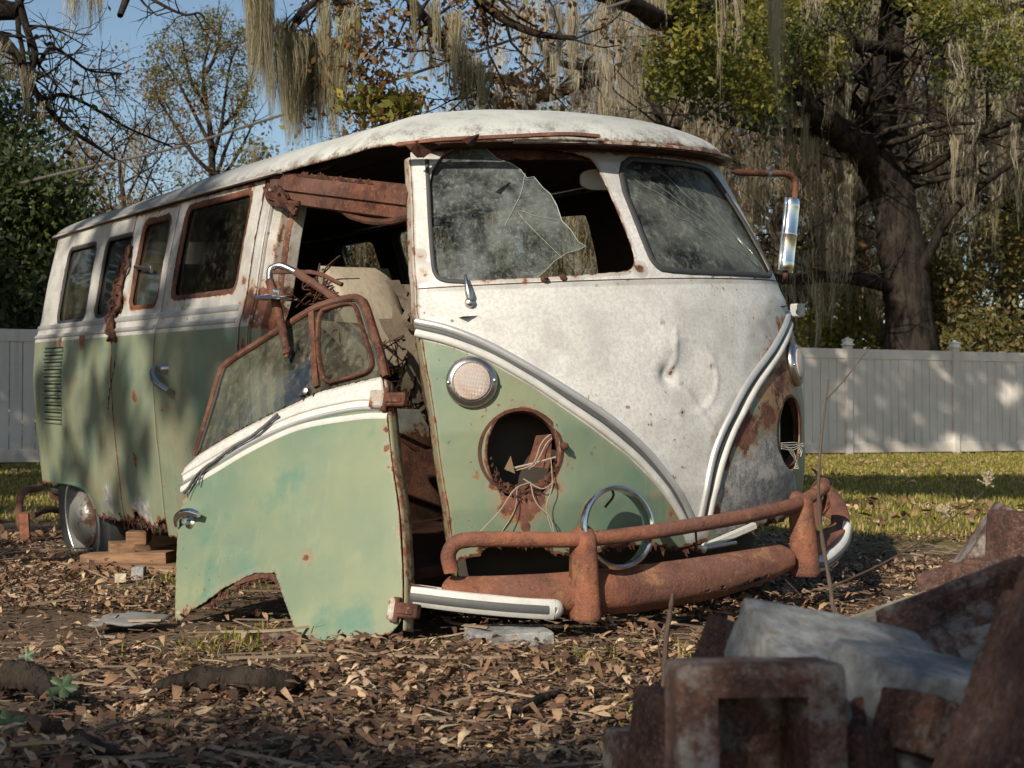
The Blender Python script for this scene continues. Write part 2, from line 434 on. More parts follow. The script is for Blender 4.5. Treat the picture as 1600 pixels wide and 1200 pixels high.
def mat_glass(name, tint=(.6, .63, .6), dirt=.35, dirtcol=(.22, .23, .2), sc=5.0, streak=None, thru=.85, rough=.04, gl=.5):
    """dirty pane: clear part (transparent + gloss) mixed with a dust film"""
    t = NT(name)
    t.t.nodes.remove(t.bs)
    tr = t.n('ShaderNodeBsdfTransparent'); tr.inputs[0].default_value = (*[c * thru for c in tint], 1)
    glo = t.n('ShaderNodeBsdfGlossy'); glo.inputs['Roughness'].default_value = rough
    fr = t.n('ShaderNodeFresnel'); fr.inputs[0].default_value = 1.5
    m1 = t.n('ShaderNodeMixShader'); t.l(t.math('MULTIPLY', fr.outputs[0], gl), m1.inputs[0]); t.l(tr.outputs[0], m1.inputs[1]); t.l(glo.outputs[0], m1.inputs[2])
    df = t.n('ShaderNodeBsdfDiffuse')
    n1 = t.noise(sc, 7, .68); n2 = t.noise(sc * 14, 5, .75, off=(3, 3, 3)); n3 = t.noise(sc * 2.6, 4, .6, off=(8, 1, 1))
    c = t.mix(n3, tuple(v * .7 for v in dirtcol), tuple(v * 1.3 for v in dirtcol)); t.l(c, df.inputs[0])
    f = t.math('ADD', t.math('MULTIPLY', t.st(n1, .35, .68), .75), t.math('MULTIPLY', t.st(n2, .48, .7), .5))
    if streak:
        s = t.noise(1.0, 6, .7, co=t.rotate(streak[0], streak[1]))
        f = t.math('ADD', f, t.math('MULTIPLY', t.st(s, .5, .72), streak[2]))
    f = t.math('MINIMUM', t.math('MULTIPLY', f, dirt), .97)
    m2 = t.n('ShaderNodeMixShader'); t.l(f, m2.inputs[0]); t.l(m1.outputs[0], m2.inputs[1]); t.l(df.outputs[0], m2.inputs[2])
    t.l(m2.outputs[0], t.out.inputs[0])
    return t.m
M = {}
M['paint'] = mat_paint('weathered_two_tone_paint')
M['green'] = mat_paint('weathered_green_paint', 'green', .35)
M['white'] = mat_paint('weathered_white_paint', 'white', .5)
M['rust'] = mat_rust('surface_rust', .72)
M['rust_dark'] = mat_rust('dark_flaking_rust', .5, 1.4)
t = NT('dusty_orange_rust'); a1_ = t.noise(5, 6, .6); a2_ = t.noise(150, 4, .75); a3_ = t.noise(2.2, 4, .5, off=(4, 1, 1))
bc_ = t.mix(t.st(a1_, .3, .7), (.085, .036, .028), (.29, .108, .058)); bc_ = t.mix(t.math('MULTIPLY', t.st(a3_, .42, .62), .8), bc_, (.125, .06, .048)); bc_ = t.mix(t.math('MULTIPLY', t.st(t.noise(14, 7, .7, off=(2, 2, 9)), .52, .64), .7), bc_, (.085, .038, .030))
bc_ = t.mix(t.math('MULTIPLY', t.st(a2_, .48, .7), .38), bc_, (.33, .18, .11)); bc_ = t.mix(t.math('MULTIPLY', t.st(t.noise(9, 6, .7, off=(8, 2, 2)), .56, .68), .5), bc_, (.36, .20, .09)); bc_ = t.mix(t.math('MULTIPLY', t.st(t.noise(45, 6, .7, off=(7, 7, 7)), .57, .68), .8), bc_, (.07, .035, .026))
M['bumper_rust'] = t.set(color=bc_, rough=.8, spec=.3, normal=t.bump(t.math('ADD', a2_, t.math('MULTIPLY', t.noise(34, 6, .75), 2.0)), .85, .004))
M['chrome'] = mat_flat('chrome', (.74, .74, .74), .17, 1.0, .12, 30, .05)
M['dull_chrome'] = mat_flat('dull_chrome', (.45, .44, .43), .32, 1.0, .3, 20, .15)
M['alu'] = mat_flat('aged_aluminium_trim', (.50, .50, .50), .38, .55, .2, 18, .12)
M['rail'] = mat_flat('grimy_rail', (.27, .25, .23), .7, 0, .5, 24, .4)
M['trim_white'] = mat_flat('painted_trim', (.47, .465, .44), .55, 0, .28, 26, .2)
M['rubber'] = mat_flat('old_rubber', (.035, .036, .037), .65, 0, .3, 20, .2)
M['rubber_grey'] = mat_flat('grey_rubber_insert', (.075, .078, .08), .6, 0, .25, 20, .1)
M['black'] = mat_flat('black_cavity', (.012, .011, .01), .9, 0, .3, 10, .1)
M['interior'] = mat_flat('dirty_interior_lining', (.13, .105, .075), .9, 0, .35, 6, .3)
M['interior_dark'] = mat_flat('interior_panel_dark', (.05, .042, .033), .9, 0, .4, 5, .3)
# ---------------------------------------------------------------- the van: body surfaces (van frame, metres)
BASE_V = np.array([-2.0, 0.0, .2])
van = root('derelict_van', 'derelict green and white split windscreen van, its near cab door fallen off', 'van', v2w(BASE_V)[0])
van.rotation_euler = Matrix(VR.tolist()).to_euler()
van['child_off'] = (-BASE_V).tolist()
def tab(z, t): a = np.array(t); return np.interp(z, a[:, 0], a[:, 1])
def Wd(z): return tab(z, [(.2, .80), (.45, .838), (.75, .855), (1.0, .855), (1.17, .838), (1.21, .822), (1.26, .805), (1.45, .765), (1.68, .705)])
def Xn(z): return tab(z, [(.2, -.05), (.4, .0), (.6, .03), (.82, .03), (1.0, .005), (1.15, -.025), (1.24, -.055), (1.28, -.072), (1.68, -.295)])
def Dn(z): return tab(z, [(.2, .45), (.8, .45), (1.2, .43), (1.68, .33)])
def PF(uv):          # front: u ~ arc, v = z
    u, z = uv[:, 0], uv[:, 1]; ph = u / .85; w = Wd(z)
    X = np.c_[Xn(z) - Dn(z) * (1 - np.cos(ph)), w * np.sin(ph), z]
    # dent and crumples in the nose
    def dent(c, r, a): 
        d = np.hypot(u - c[0], z - c[1]) / r; return a * np.exp(-d ** 2)
    X[:, 0] += dent((.02, .98), .08, -.010) + dent((-.05, .95), .028, -.018) + dent((.06, .86), .06, -.010) + dent((-.03, 1.05), .07, .008)
    rr = np.hypot(u - .035, z - .945); X[:, 0] += .0035 * np.exp(-((rr - .115) / .009) ** 2) * sstep(u - .035, -.10, .06)
    cre = d_line(np.c_[u, z], [(.0, 1.08), (-.012, 1.0), (-.045, .95), (.02, .90), (.06, .84), (.12, .76)]); X[:, 0] += .0045 * np.exp(-(cre / .010) ** 2)
    X[:, 0] += .004 * (vnoise(np.c_[u, z], 5, 3) - .5) + .008 * (vnoise(np.c_[u, z], 2.2, 9) - .5)
    return X
XR = -3.66
def side(sg):
    def P(uv):
        s, z = uv[:, 0], uv[:, 1]; w = Wd(z) - .012 * sstep(s, -2.1, -1.2) + .006 * (vnoise(np.c_[s, z], 3.0, 4 + sg) - .5)
        th = np.clip((XR - s) / .62, 0, math.pi / 2)
        dr = tab(z, [(.3, .40), (1.0, .42), (1.2, .40), (1.68, .27)])
        x = np.where(s > XR, s, XR - dr * np.sin(th) ** (.8)); y = w * np.cos(th) ** (.62)
        x0 = Xn(z) - Dn(z)
        return np.c_[x, sg * y, z]
    return P
PSR, PSL = side(-1), side(1)
RX0, RX1 = -.215, -3.96
def rail(t):          # plan outline of the drip rail; t in [-1,1]: front half, side at |t|>1
    pass
ZR = 1.675
def zrail(x): return ZR + .012 * np.sin(np.clip((-x) / 4, 0, 1) * math.pi) 
def outline(t, grow=0.0):
    """roof outline, t in 0..4: 0 = front centre, 1 = right front corner end, 2 = right rear corner start, 3 = rear centre (right side only, y<0)"""
    t = np.asarray(t, float)
    W_ = .702 + grow
    a = np.clip(t, 0, 1) * math.pi / 2
    x = RX0 + grow - .40 * (1 - np.cos(a)); y = -W_ * np.sin(a)
    m = np.clip(t - 1, 0, 1); x = x - m * (3.13)
    b = np.clip(t - 2, 0, 1) * math.pi / 2
    x = x - (.125 + grow) * 1.0 * np.sin(b) ** .8; y = np.where(t > 2, -W_ * np.cos(b) ** .55, y)
    return x, y
def PR(uv):           # roof: u = t (negative: left side), v = 0 at the rail, 1 on the spine
    t, v = uv[:, 0], uv[:, 1]; x, y = outline(np.abs(t)); y = np.where(t < 0, -y, y)
    sx = np.clip(x, -3.35, -.95); e = 1 - v
    H = .178 - .030 * sstep(-sx, 1.6, 3.4)
    X = sx + (x - sx) * e; Y = y * e
    Z = zrail(x) + H * (1 - np.clip(e, 0, 1) ** 2.15) ** .62
    Z += .010 * (vnoise(np.c_[X, Y], 2.0, 21) - .5) + .004 * (vnoise(np.c_[X, Y], 7, 22) - .5)
    return np.c_[X, Y, Z]
def F(px): return solve_on(PF, px, (-.3, 1.0))
def S(px): return solve_on(PSR, px, (-2.2, 1.0))
def RFv(px): return solve_on(PR, px, (.6, .2))
def rr(poly, r=2): return chaikin(poly, r)
# rust blobs: list of (point xyz, radius, strength)
def rustfun(blobs, base=0.0, sdl=()):
    B = [(np.asarray(p, float), r, s) for p, r, s in blobs]
    def fn(uv, X):
        f = np.full(len(X), base)
        for p, r, s in B:
            f = np.maximum(f, s * np.exp(-(np.sqrt(((X - p) ** 2).sum(1)) / r) ** 2))
        for fnc, w, s in sdl:
            f = np.maximum(f, s * np.exp(-np.clip(fnc(uv), 0, 9) / w))
        return f
    return fn

# ---- front panel features (found from the photograph on the real curved surface)
EDGE = F([(640, 210), (646, 330), (649, 430), (652, 480), (660, 530), (672, 600), (684, 680), (695, 760), (706, 835), (713, 880), (716, 910)])
WL = F([(666, 236), (800, 226), (915, 240), (936, 262), (990, 388), (992, 415), (975, 427), (705, 441), (684, 432), (677, 410)])
WR = F([(955, 247), (1030, 252), (1100, 262), (1117, 276), (1202, 418), (1203, 431), (1195, 431), (1040, 425), (1022, 413), (1012, 392)])
HL = F([(815, 707)])[0]; HR_ = F([(1237, 674)])[0]
SL = F([(737, 597)])[0]; SR_ = F([(1239, 570)])[0]
VLo = F([(650, 528), (700, 541), (765, 566), (830, 603), (880, 638), (930, 674), (980, 712), (1020, 752), (1045, 785), (1062, 812), (1066, 830)])   # lower edge of white, left
VLi = F([(650, 497), (700, 508), (760, 532), (830, 570), (900, 612), (960, 652), (1010, 697), (1045, 740), (1070, 780), (1083, 812)])
VRi = F([(1240, 478), (1215, 522), (1180, 573), (1150, 620), (1120, 682), (1103, 740), (1090, 808)])
VRo = F([(1246, 508), (1222, 552), (1190, 602), (1158, 662), (1135, 722), (1120, 775), (1112, 812), (1108, 830)])
def J(uv, amp, sc, seed=0): return amp * (fbm(uv, sc, seed, 4) - .5) * 2
def P3(P, uv): return P(np.atleast_2d(np.asarray(uv, float)))[0]
def FP(px): return P3(PF, F([px])[0])
def SP(px): return P3(PSR, S([px])[0])
def edge_interp(z): 
    e = EDGE[np.argsort(EDGE[:, 1])]; return np.interp(z, e[:, 1], e[:, 0])
BOT = F([(713, 884), (735, 868), (760, 856), (800, 850), (850, 856), (900, 868), (960, 858), (1010, 852), (1060, 862), (1110, 846), (1170, 826), (1235, 806)])
HDR = F([(666, 236), (700, 236)])[:, 1].mean()
def hl_field(c, r, low):
    def fn(uv):
        d = np.hypot((uv[:, 0] - c[0]) * .98, uv[:, 1] - c[1]); a = np.arctan2(uv[:, 1] - c[1], uv[:, 0] - c[0])
        down = np.clip(-np.sin(a), 0, 1)
        return d - r - low * down ** 1.5 * (.55 + .9 * (fbm(uv, 45, 5, 3) - .2)) - J(uv, .004, 60, 3) * (0.3 + down)
    return fn
hlL = hl_field(HL + [0, .002], .119, .026); hlR = hl_field(HR_, .116, .012)
hlR2 = lambda uv: hlR(uv)
wl_f = lambda uv: -sd_poly(uv, rr(WL, 2)) - J(uv, .0025, 70, 8) * (uv[:, 1] < 1.30)
wr_f = lambda uv: -sd_poly(uv, rr(WR, 2))
def front_bottom(uv): 
    b = np.interp(uv[:, 0], BOT[:, 0], BOT[:, 1]); b = np.where(uv[:, 0] > BOT[-1, 0], BOT[-1, 1] - .02, b)
    return uv[:, 1] - b - J(uv, .022, 28, 11) - .006 * (vnoise(uv, 110, 2) - .5)
def front_top(uv):
    return 1.672 - uv[:, 1] - .02 * sstep(-uv[:, 0], .25, .5) * (fbm(uv, 30, 6) + .2)
white_poly = np.vstack([[(-1.6, 1.075)], VLo, [(.02, .40), (.07, .40)], VRo[::-1][:-1], [(.74, 1.04), (.86, 1.10), (1.6, 1.13), (1.6, 2.2), (-1.6, 2.2)]])
fwhite = lambda uv, X: sd_poly(uv, white_poly)
# rust and primer on the nose
nose_blobs = [(FP(p), r, s) for p, r, s in [
    ((1222, 600), .18, .60), ((1230, 540), .13, .64), ((1236, 500), .09, .7), ((1200, 580), .08, .6), ((1165, 675), .09, .85), ((1200, 650), .08, .75), ((1240, 640), .10, .6), ((1130, 720), .05, .9), ((1135, 690), .05, .95),
    ((800, 785), .05, .95), ((835, 785), .045, .95), ((818, 805), .04, .95), ((822, 822), .022, .85), ((826, 840), .016, .75), ((828, 858), .014, .65), ((770, 760), .022, .66), ((870, 760), .028, .7), ((760, 640), .02, .42), ((800, 800), .03, .62),
    ((660, 425), .028, .62), ((655, 400), .02, .52), ((1000, 420), .022, .72), ((1047, 583), .009, 1.0), ((1052, 575), .006, .9), ((1066, 600), .006, .7), ((1035, 503), .006, .9), ((1112, 572), .007, .9), ((1066, 645), .008, .8),
    ((1080, 437), .012, .6), ((1180, 436), .014, .6), ((820, 438), .02, .55), ((900, 434), .02, .5), ((760, 440), .014, .45), ((1025, 770), .02, .5), ((1050, 805), .02, .6), ((985, 690), .012, .5),
    ((690, 700), .012, .45), ((700, 800), .014, .45), ((1120, 800), .035, .8), ((1135, 770), .02, .6)]]
ed_f = lambda uv: uv[:, 0] - edge_interp(uv[:, 1])
frust = rustfun(nose_blobs, .06, [(hlL, .013, .95), (hlR2, .007, .62), (front_bottom, .014, 1.0), (ed_f, .006, .58), (wl_f, .006, .60), (wr_f, .006, .42), (lambda uv: 1.665 - uv[:, 1], .02, .95),
    (lambda uv: np.abs(d_line(uv, VRo) - .004), .006, .5), (lambda uv: np.abs(d_line(uv, VLo) - .004), .004, .34), (lambda uv: d_line(uv, [(-.9, 1.232), (.9, 1.232)]), .005, .38)])
prim_poly = F([(1108, 830), (1120, 775), (1140, 725), (1165, 700), (1200, 672), (1225, 690), (1245, 770), (1250, 830), (1180, 850)])
fprim = lambda uv, X: np.where(uv[:, 0] > 0, np.clip(.5 + sd_poly(uv, prim_poly) / .05, 0, 1), 0.0) 
u_ = np.arange(-1.0, 1.3361, .0085); u_[-1] = 1.3352
front = sheet('front_panel', PF, u_, np.arange(.36, 1.70, .0085), [ed_f, front_bottom, front_top, hlL, hlR2, wl_f, wr_f], M['paint'], van, .004,
              {'white': fwhite, 'rust': frust, 'primer': fprim, 'ochre': rustfun([(FP(p), r, s) for p, r, s in [((1222, 600), .16, 1.0), ((1232, 540), .12, 1.0), ((1238, 500), .09, .9), ((1190, 600), .08, .8), ((1245, 650), .10, .9), ((1160, 660), .06, .6), ((815, 792), .075, .62), ((826, 840), .03, .6), ((890, 720), .03, .5), ((745, 740), .03, .5), ((1050, 800), .03, .55), ((1180, 640), .05, -.5)]])})
# ---- sides
def rrect(s0, s1, z0, z1, r=.045, slant=0.0):
    p = []
    for cx, cz, a0 in ((s1 - r, z1 - r, 0), (s0 + r, z1 - r, 90), (s0 + r, z0 + r, 180), (s1 - r, z0 + r, 270)):
        for a in range(0, 91, 15):
            t = math.radians(a0 + a); p.append((cx + r * math.cos(t) , cz + r * math.sin(t)))
    return np.array(p)
WIN = [rrect(-3.485, -3.055, 1.242, 1.602), rrect(-2.94, -2.585, 1.25, 1.604), rrect(-2.50, -2.175, 1.268, 1.638), rrect(-2.035, -1.425, 1.285, 1.655)]
SA, SB, SC_ = -2.610, -2.112, -1.335
arch_poly = chaikin([(-3.66, .2), (-3.64, .49), (-3.2, .505), (-3.02, .475), (-2.955, .36), (-2.93, .2)], 2)
swhite = lambda uv, X: uv[:, 1] - 1.163
def side_rust(extra, sdl):
    return rustfun(extra, .15, sdl)
sb = [(SP(p), r, s) for p, r, s in [((212, 620), .05, .62), ((213, 718), .05, .64), ((245, 560), .02, .45), ((170, 640), .03, .5), ((380, 505), .03, .6), ((375, 480), .03, .7), ((290, 480), .05, .5),
    ((275, 455), .04, .6), ((195, 470), .05, .7), ((382, 440), .03, .75), ((305, 300), .05, .45), ((395, 290), .05, .65), ((130, 533), .07, .75), ((95, 533), .05, .7), ((250, 330), .03, .6), ((150, 480), .03, .7),
    ((160, 770), .04, .55), ((262, 800), .02, .6), ((255, 640), .012, .8), ((258, 760), .014, .7)]]
qw = lambda uv: -np.maximum(sd_poly(uv, WIN[0]), sd_poly(uv, WIN[1]))
w3 = lambda uv: -sd_poly(uv, WIN[2]); w4 = lambda uv: -sd_poly(uv, WIN[3])
archf = lambda uv: -sd_poly(uv, arch_poly)
def qbot(uv):
    b = np.where(uv[:, 0] < -3.4, .478, .375); return uv[:, 1] - b - J(uv, .016, 22, 31)
def dbotA(uv):
    b = .40 + .02 * np.sin(uv[:, 0] * 20); return uv[:, 1] - b - J(uv, .045, 20, 33)
def dbotB(uv): return uv[:, 1] - .362 - J(uv, .008, 30, 34)
topf = lambda uv: 1.676 - uv[:, 1] 
zs = np.arange(.30, 1.70, .0125)
jag = lambda c, sg, a=.004: (lambda uv: sg * (uv[:, 0] - c) + J(uv, a, 30, 7))
quarter = sheet('rear_side_panel', PSR, np.r_[np.arange(-4.633, SA, .0125), SA], zs, [qw, archf, qbot, topf], M['paint'], van, .004,
    {'white': swhite, 'rust': side_rust(sb, [(qw, .007, .5), (qbot, .02, .9), (topf, .01, .6), (jag(SA, -1), .010, .72), (lambda uv: np.abs(uv[:, 1] - 1.168), .006, .5)]), 'primer': lambda uv, X: .62 * np.exp(-((uv[:, 0] + 2.78) / .12) ** 2 - ((uv[:, 1] - .45) / .11) ** 2)}, flip=True)
doorA = sheet('cargo_door', PSR, np.arange(SA + .006, SB - .002, .0125), zs, [w3, dbotA, topf, jag(SB - .005, -1, .001)], M['paint'], van, .004,
    {'white': swhite, 'rust': side_rust(sb, [(w3, .012, .72), (dbotA, .025, .9), (topf, .02, .85), (jag(SA, 1), .007, .6), (jag(SB, -1), .006, .52)]), 'primer': lambda uv, X: .6 * np.exp(-((uv[:, 0] + 2.4) / .22) ** 2 - ((uv[:, 1] - .44) / .10) ** 2)}, flip=True)
doorB = sheet('cargo_door', PSR, np.r_[np.arange(SB + .003, SC_ - .003, .0125), SC_ - .003], zs, [w4, dbotB, topf], M['paint'], van, .004,
    {'white': swhite, 'rust': side_rust(sb, [(w4, .010, .66), (dbotB, .012, .8), (topf, .014, .7), (jag(SB, 1), .006, .55), (jag(SC_, -1), .012, .66)])}, flip=True)
doorA['label'] = 'narrow rear cargo door with rusted window frame'; doorB['label'] = 'wide front cargo door with outside handle'
bpil = sheet('pillar', PSR, np.linspace(SC_ + .008, -1.262, 7), zs, [dbotB, topf], M['paint'], van, .004,
    {'white': swhite, 'rust': side_rust([(P3(PSR, (-1.3, 1.24)), .08, .95), (P3(PSR, (-1.3, 1.66)), .05, .8), (P3(PSR, (-1.29, 1.1)), .05, .6)], [(lambda uv: uv[:, 0] * 0 + .02, .02, .5)])}, flip=True)
# jamb of the cab door opening (faces forward)
def Pjamb(uv):        # u = inward depth, v = z ; stepped channel
    z = uv[:, 1]; w = Wd(z) - .012; d = uv[:, 0]
    x = -1.262 + .05 * sstep(d, .012, .022) - .0 * d + .028 * sstep(d, .05, .058) 
    return np.c_[x, -(w - d), z]
jr = lambda uv, X: np.clip(.02 + .55 * fbm(np.c_[uv[:, 0] * 30, uv[:, 1] * 2.2], 1, 4) + .25 * (uv[:, 1] < 1.3) * (uv[:, 1] > 1.15) + .3 * (np.abs(uv[:, 0] - .055) < .005) - .1 * (uv[:, 1] < 1.15), 0, 1)
sheet('door_jamb', Pjamb, np.linspace(0, .10, 40), np.arange(.30, 1.665, .02), [], M['paint'], van, .004, {'white': swhite, 'rust': jr}, flip=True)
# far side (seen from the inside through the openings)
WINL = [rrect(-3.485, -3.055, 1.25, 1.61), rrect(-2.86, -2.33, 1.26, 1.63), rrect(-2.10, -1.55, 1.28, 1.65)]
cabw = chaikin(solve_on(PSL, [(790, 348), (800, 345), (918, 336), (928, 336), (932, 345), (950, 428), (945, 436), (790, 445)], (-1.2, 1.4)), 1); print('cabw', cabw.min(0), cabw.max(0))
lwin = lambda uv: -np.maximum(np.maximum.reduce([sd_poly(uv, w) for w in WINL]), sd_poly(uv, cabw))
x0f = lambda uv: (Xn(uv[:, 1]) - Dn(uv[:, 1])) - uv[:, 0]
far = sheet('far_side_panel', PSL, np.arange(-4.633, -.39, .02), np.arange(.30, 1.70, .02), [lwin, x0f, topf, lambda uv: uv[:, 1] - .36 - J(uv, .01, 20, 3)], M['paint'], van, .004,
    {'white': swhite, 'rust': side_rust([], [(lwin, .01, .5), (topf, .02, .6)])})
# inner linings, floor, ceiling
def inner(P, d):
    return lambda uv: P(uv) * [1, 1, 1] + np.c_[uv[:, 0] * 0, -np.sign(P(uv)[:, 1]) * d, uv[:, 0] * 0]
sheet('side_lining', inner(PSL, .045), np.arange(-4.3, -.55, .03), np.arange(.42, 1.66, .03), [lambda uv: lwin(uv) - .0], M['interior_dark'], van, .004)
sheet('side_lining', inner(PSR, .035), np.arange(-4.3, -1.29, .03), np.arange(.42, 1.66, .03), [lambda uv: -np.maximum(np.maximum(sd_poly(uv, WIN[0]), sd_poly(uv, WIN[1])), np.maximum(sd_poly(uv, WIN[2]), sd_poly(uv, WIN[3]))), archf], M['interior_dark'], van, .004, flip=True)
def Pceil(uv): 
    X = PR(uv); X[:, 2] -= .045; X[:, :2] *= [1, .93]; return X
sheet('ceiling_lining', Pceil, np.arange(-3, 3.01, .1), np.linspace(.04, 1, 16), [lambda uv: np.where((uv[:, 0] > -.3) & (uv[:, 0] < 1.12), uv[:, 1] - .42 - J(uv, .25, 5, 3), 1)], M['interior'], van, .003)
mb = MB()
mb.box((-2.1, 0, .40), (3.5, 1.56, .03)); mb.box((-1.33, .05, .62), (.02, 1.4, .42)); mb.box((-4.0, 0, .85), (.03, 1.3, .9)); mb.box((-3.55, 0, .62), (.9, 1.45, .42))
mb.box((-1.6, -.4, .30), (2.4, .06, .14)); mb.box((-1.6, .4, .30), (2.4, .06, .14))
mb.build('floor_pan', M['rust_dark'], van, smooth=False)
# inner bulkhead behind the nose
def Pbulk(uv): X = PF(uv); X[:, 0] -= .14; X[:, 1] *= .93; return X
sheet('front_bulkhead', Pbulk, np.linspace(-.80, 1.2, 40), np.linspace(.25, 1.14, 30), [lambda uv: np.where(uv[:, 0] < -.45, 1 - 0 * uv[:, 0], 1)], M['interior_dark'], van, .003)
mb = MB()
mb.add(*(lambda g: (g[0], g[1]))((lambda us, vs: (np.array([[-.16 - .18 * b, (a) * .66, 1.15 - .02 * b] for a in us for b in vs]), [(i * 4 + j, (i + 1) * 4 + j, (i + 1) * 4 + j + 1, i * 4 + j + 1) for i in range(11) for j in range(3)]))(np.linspace(-1, 1, 12), np.linspace(0, 1, 4))))
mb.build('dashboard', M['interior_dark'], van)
# ---- roof
RJ = RFv([(425, 273), (455, 268), (490, 258), (530, 248), (570, 238), (605, 228), (640, 219), (680, 219), (720, 215), (760, 208), (800, 211), (822, 216), (840, 222)])
RJ = RJ[np.argsort(RJ[:, 0])]
def roof_edge(uv):
    t = uv[:, 0]; e = np.interp(t, RJ[:, 0], RJ[:, 1], left=-.01, right=-.01)
    act = sstep(t, RJ[0, 0] - .03, RJ[0, 0] + .02) * (1 - sstep(t, RJ[-1, 0] - .01, RJ[-1, 0] + .03))
    w = np.c_[t * .8, uv[:, 1]]
    return uv[:, 1] - np.where(act > 0, act * (e + .026 * (fbm(w, 24, 3, 4) - .6) + .016 * (vnoise(w, 75, 8) - .5)), -.01) + np.where(act > 0, 0, .0)
def roof_rust(uv, X):
    r = .05 + .55 * np.exp(-np.clip(roof_edge(uv), 0, 9) / .03) * ((uv[:, 0] > RJ[0, 0] - .1) & (uv[:, 0] < 1.5))
    r = np.maximum(r, .62 * np.exp(-uv[:, 1] / .02)); r = np.maximum(r, .46 * sstep(uv[:, 0], 1.2, 1.5) * np.exp(-np.abs(uv[:, 1] - .0) / .05))
    fr = (uv[:, 0] < 1.0) & (uv[:, 0] > -1)
    return np.maximum(r, np.where(fr, .30 * np.exp(-(uv[:, 1] / .12) ** 2), 0))
t = NT('weathered_white_roof')
big = t.noise(2.2, 6, .6); mid = t.noise(14, 6, .7, off=(4, 1, 2)); fine = t.noise(110, 4, .75)
w = t.mix(t.st(big, .35, .65), (.37, .385, .37), (.49, .50, .475))
lich = t.math('MULTIPLY', t.st(t.math('ADD', mid, t.math('MULTIPLY', fine, .6)), .74, 1.0), t.math('ADD', .35, t.st(t.attr('rust'), .1, .4)))
w = t.mix(lich, w, (.20, .18, .165))
back = t.attr('aft')
w = t.mix(t.math('MULTIPLY', back, t.st(t.noise(1.0, 6, .65, co=t.scale((3, 14, 3))), .2, .5)), w, (.20, .205, .205))
rc, rn = rust_color(t)
nn = t.math('ADD', t.math('MULTIPLY', t.math('SUBTRACT', t.noise(24, 7, .7), .5), 1.2), t.attr('rust'))
rf = t.st(nn, .52, .64); w = t.mix(t.math('MULTIPLY', t.st(nn, .36, .6), .4), w, (.30, .2, .11)); w = t.mix(rf, w, rc)
M['roof'] = t.set(color=w, rough=.6, spec=.35, normal=t.bump(t.math('ADD', fine, t.math('MULTIPLY', lich, 2.0)), .35, .004))
roof = sheet('roof', PR, np.r_[np.arange(-3, -1.4, .05), np.arange(-1.4, 1.6, .0125), np.arange(1.6, 3.0001, .04)], np.r_[np.arange(0, .3, .008), np.linspace(.3, 1, 28)], [roof_edge], M['roof'], van, .005,
    {'rust': roof_rust, 'aft': lambda uv, X: sstep(-X[:, 0], .9, 2.2)})
# drip rail
def railpts(t0, t1, n, grow=.012, dz=-.004):
    t = np.linspace(t0, t1, n); x, y = outline(np.abs(t), grow); y = np.where(t < 0, -y, y); return np.c_[x, y, zrail(x) + dz]
mb = MB(); P_ = railpts(1.19, 2.9, 90)
sweep(mb, P_, np.tile([0, 0, 1.0], (len(P_), 1)), .03, .012, 0, None)
mb.build('drip_rail', M['rail'], van)
mb = MB(); P_ = railpts(-3, -1.0, 60); sweep(mb, P_, np.tile([0, 0, 1.0], (len(P_), 1)), .03, .012); mb.build('drip_rail', M['roof'], van)
mb = MB(); P_ = railpts(-1.0, .36, 90, .016)
P_[:, 2] += -.006
k = np.linspace(0, 1, len(P_)); sweep(mb, P_, np.tile([0, 0, 1.0], (len(P_), 1)), .034, .011)
fr = mb.build('drip_rail', None, van); 
rr_ = .42 + .25 * fbm(np.c_[P_[:, 1] * 4, P_[:, 0]], 1.5, 5)
at = fr.data.attributes.new('rust', 'FLOAT', 'POINT'); at.data.foreach_set('value', np.repeat(rr_, 7).astype(np.float32)); fr.data.materials.append(M['white'])
# rusted loose rail over the near windscreen pane, drooping away from the roof
mb = MB(); q = spline([P3(lambda a: a, (-.42, -.70, 1.665)), (-.33, -.60, 1.672), (-.25, -.42, 1.678), (-.205, -.24, 1.687), (-.19, -.12, 1.684)], 40)
sweep(mb, q, np.tile([0, 0, 1.0], (40, 1)), .032, .012, 0); mb.build('drip_rail', M['bumper_rust'], van)
# soffit / header between roof edge and the screen
def Psof(uv):
    a = PF(np.c_[uv[:, 0], np.full(len(uv), 1.662)]); a[:, 2] = 1.662
    r = RX0 + .006 - .40 * (1 - np.cos(np.arcsin(np.clip(a[:, 1] / .73, -1, 1)))); b = np.c_[r, a[:, 1] * 1.01, 1.672 + 0 * r]
    return a + (b - a) * uv[:, 1:2]
sheet('windscreen_header', Psof, np.linspace(-.86, 1.0, 80), np.linspace(0, 1, 5), [], M['rust_dark'], van, .003)
def Phead(uv):
    X = PF(uv); X[:, 0] -= .03; return X
sheet('windscreen_header', Phead, np.linspace(-.88, .9, 90), np.linspace(1.618, 1.665, 7), [lambda uv: uv[:, 1] - 1.632 - J(uv, .008, 30, 2)], M['rust'], van, .006)
# ---------------------------------------------------------------- van details
def off(P, d):       # surface pushed outward by d
    def Q(uv):
        uv = np.atleast_2d(uv); e = 1e-3; N = np.cross(P(uv + [e, 0]) - P(uv - [e, 0]), P(uv + [0, e]) - P(uv - [0, e]))
        N /= np.linalg.norm(N, axis=1)[:, None] + 1e-12; return P(uv) + N * d
    return Q
def nrm(P, uv):
    uv = np.atleast_2d(uv); e = 1e-3; N = np.cross(P(uv + [e, 0]) - P(uv - [e, 0]), P(uv + [0, e]) - P(uv - [0, e])); return (N / np.linalg.norm(N, axis=1)[:, None])[0]
def PSRo(uv): return PSR(uv)
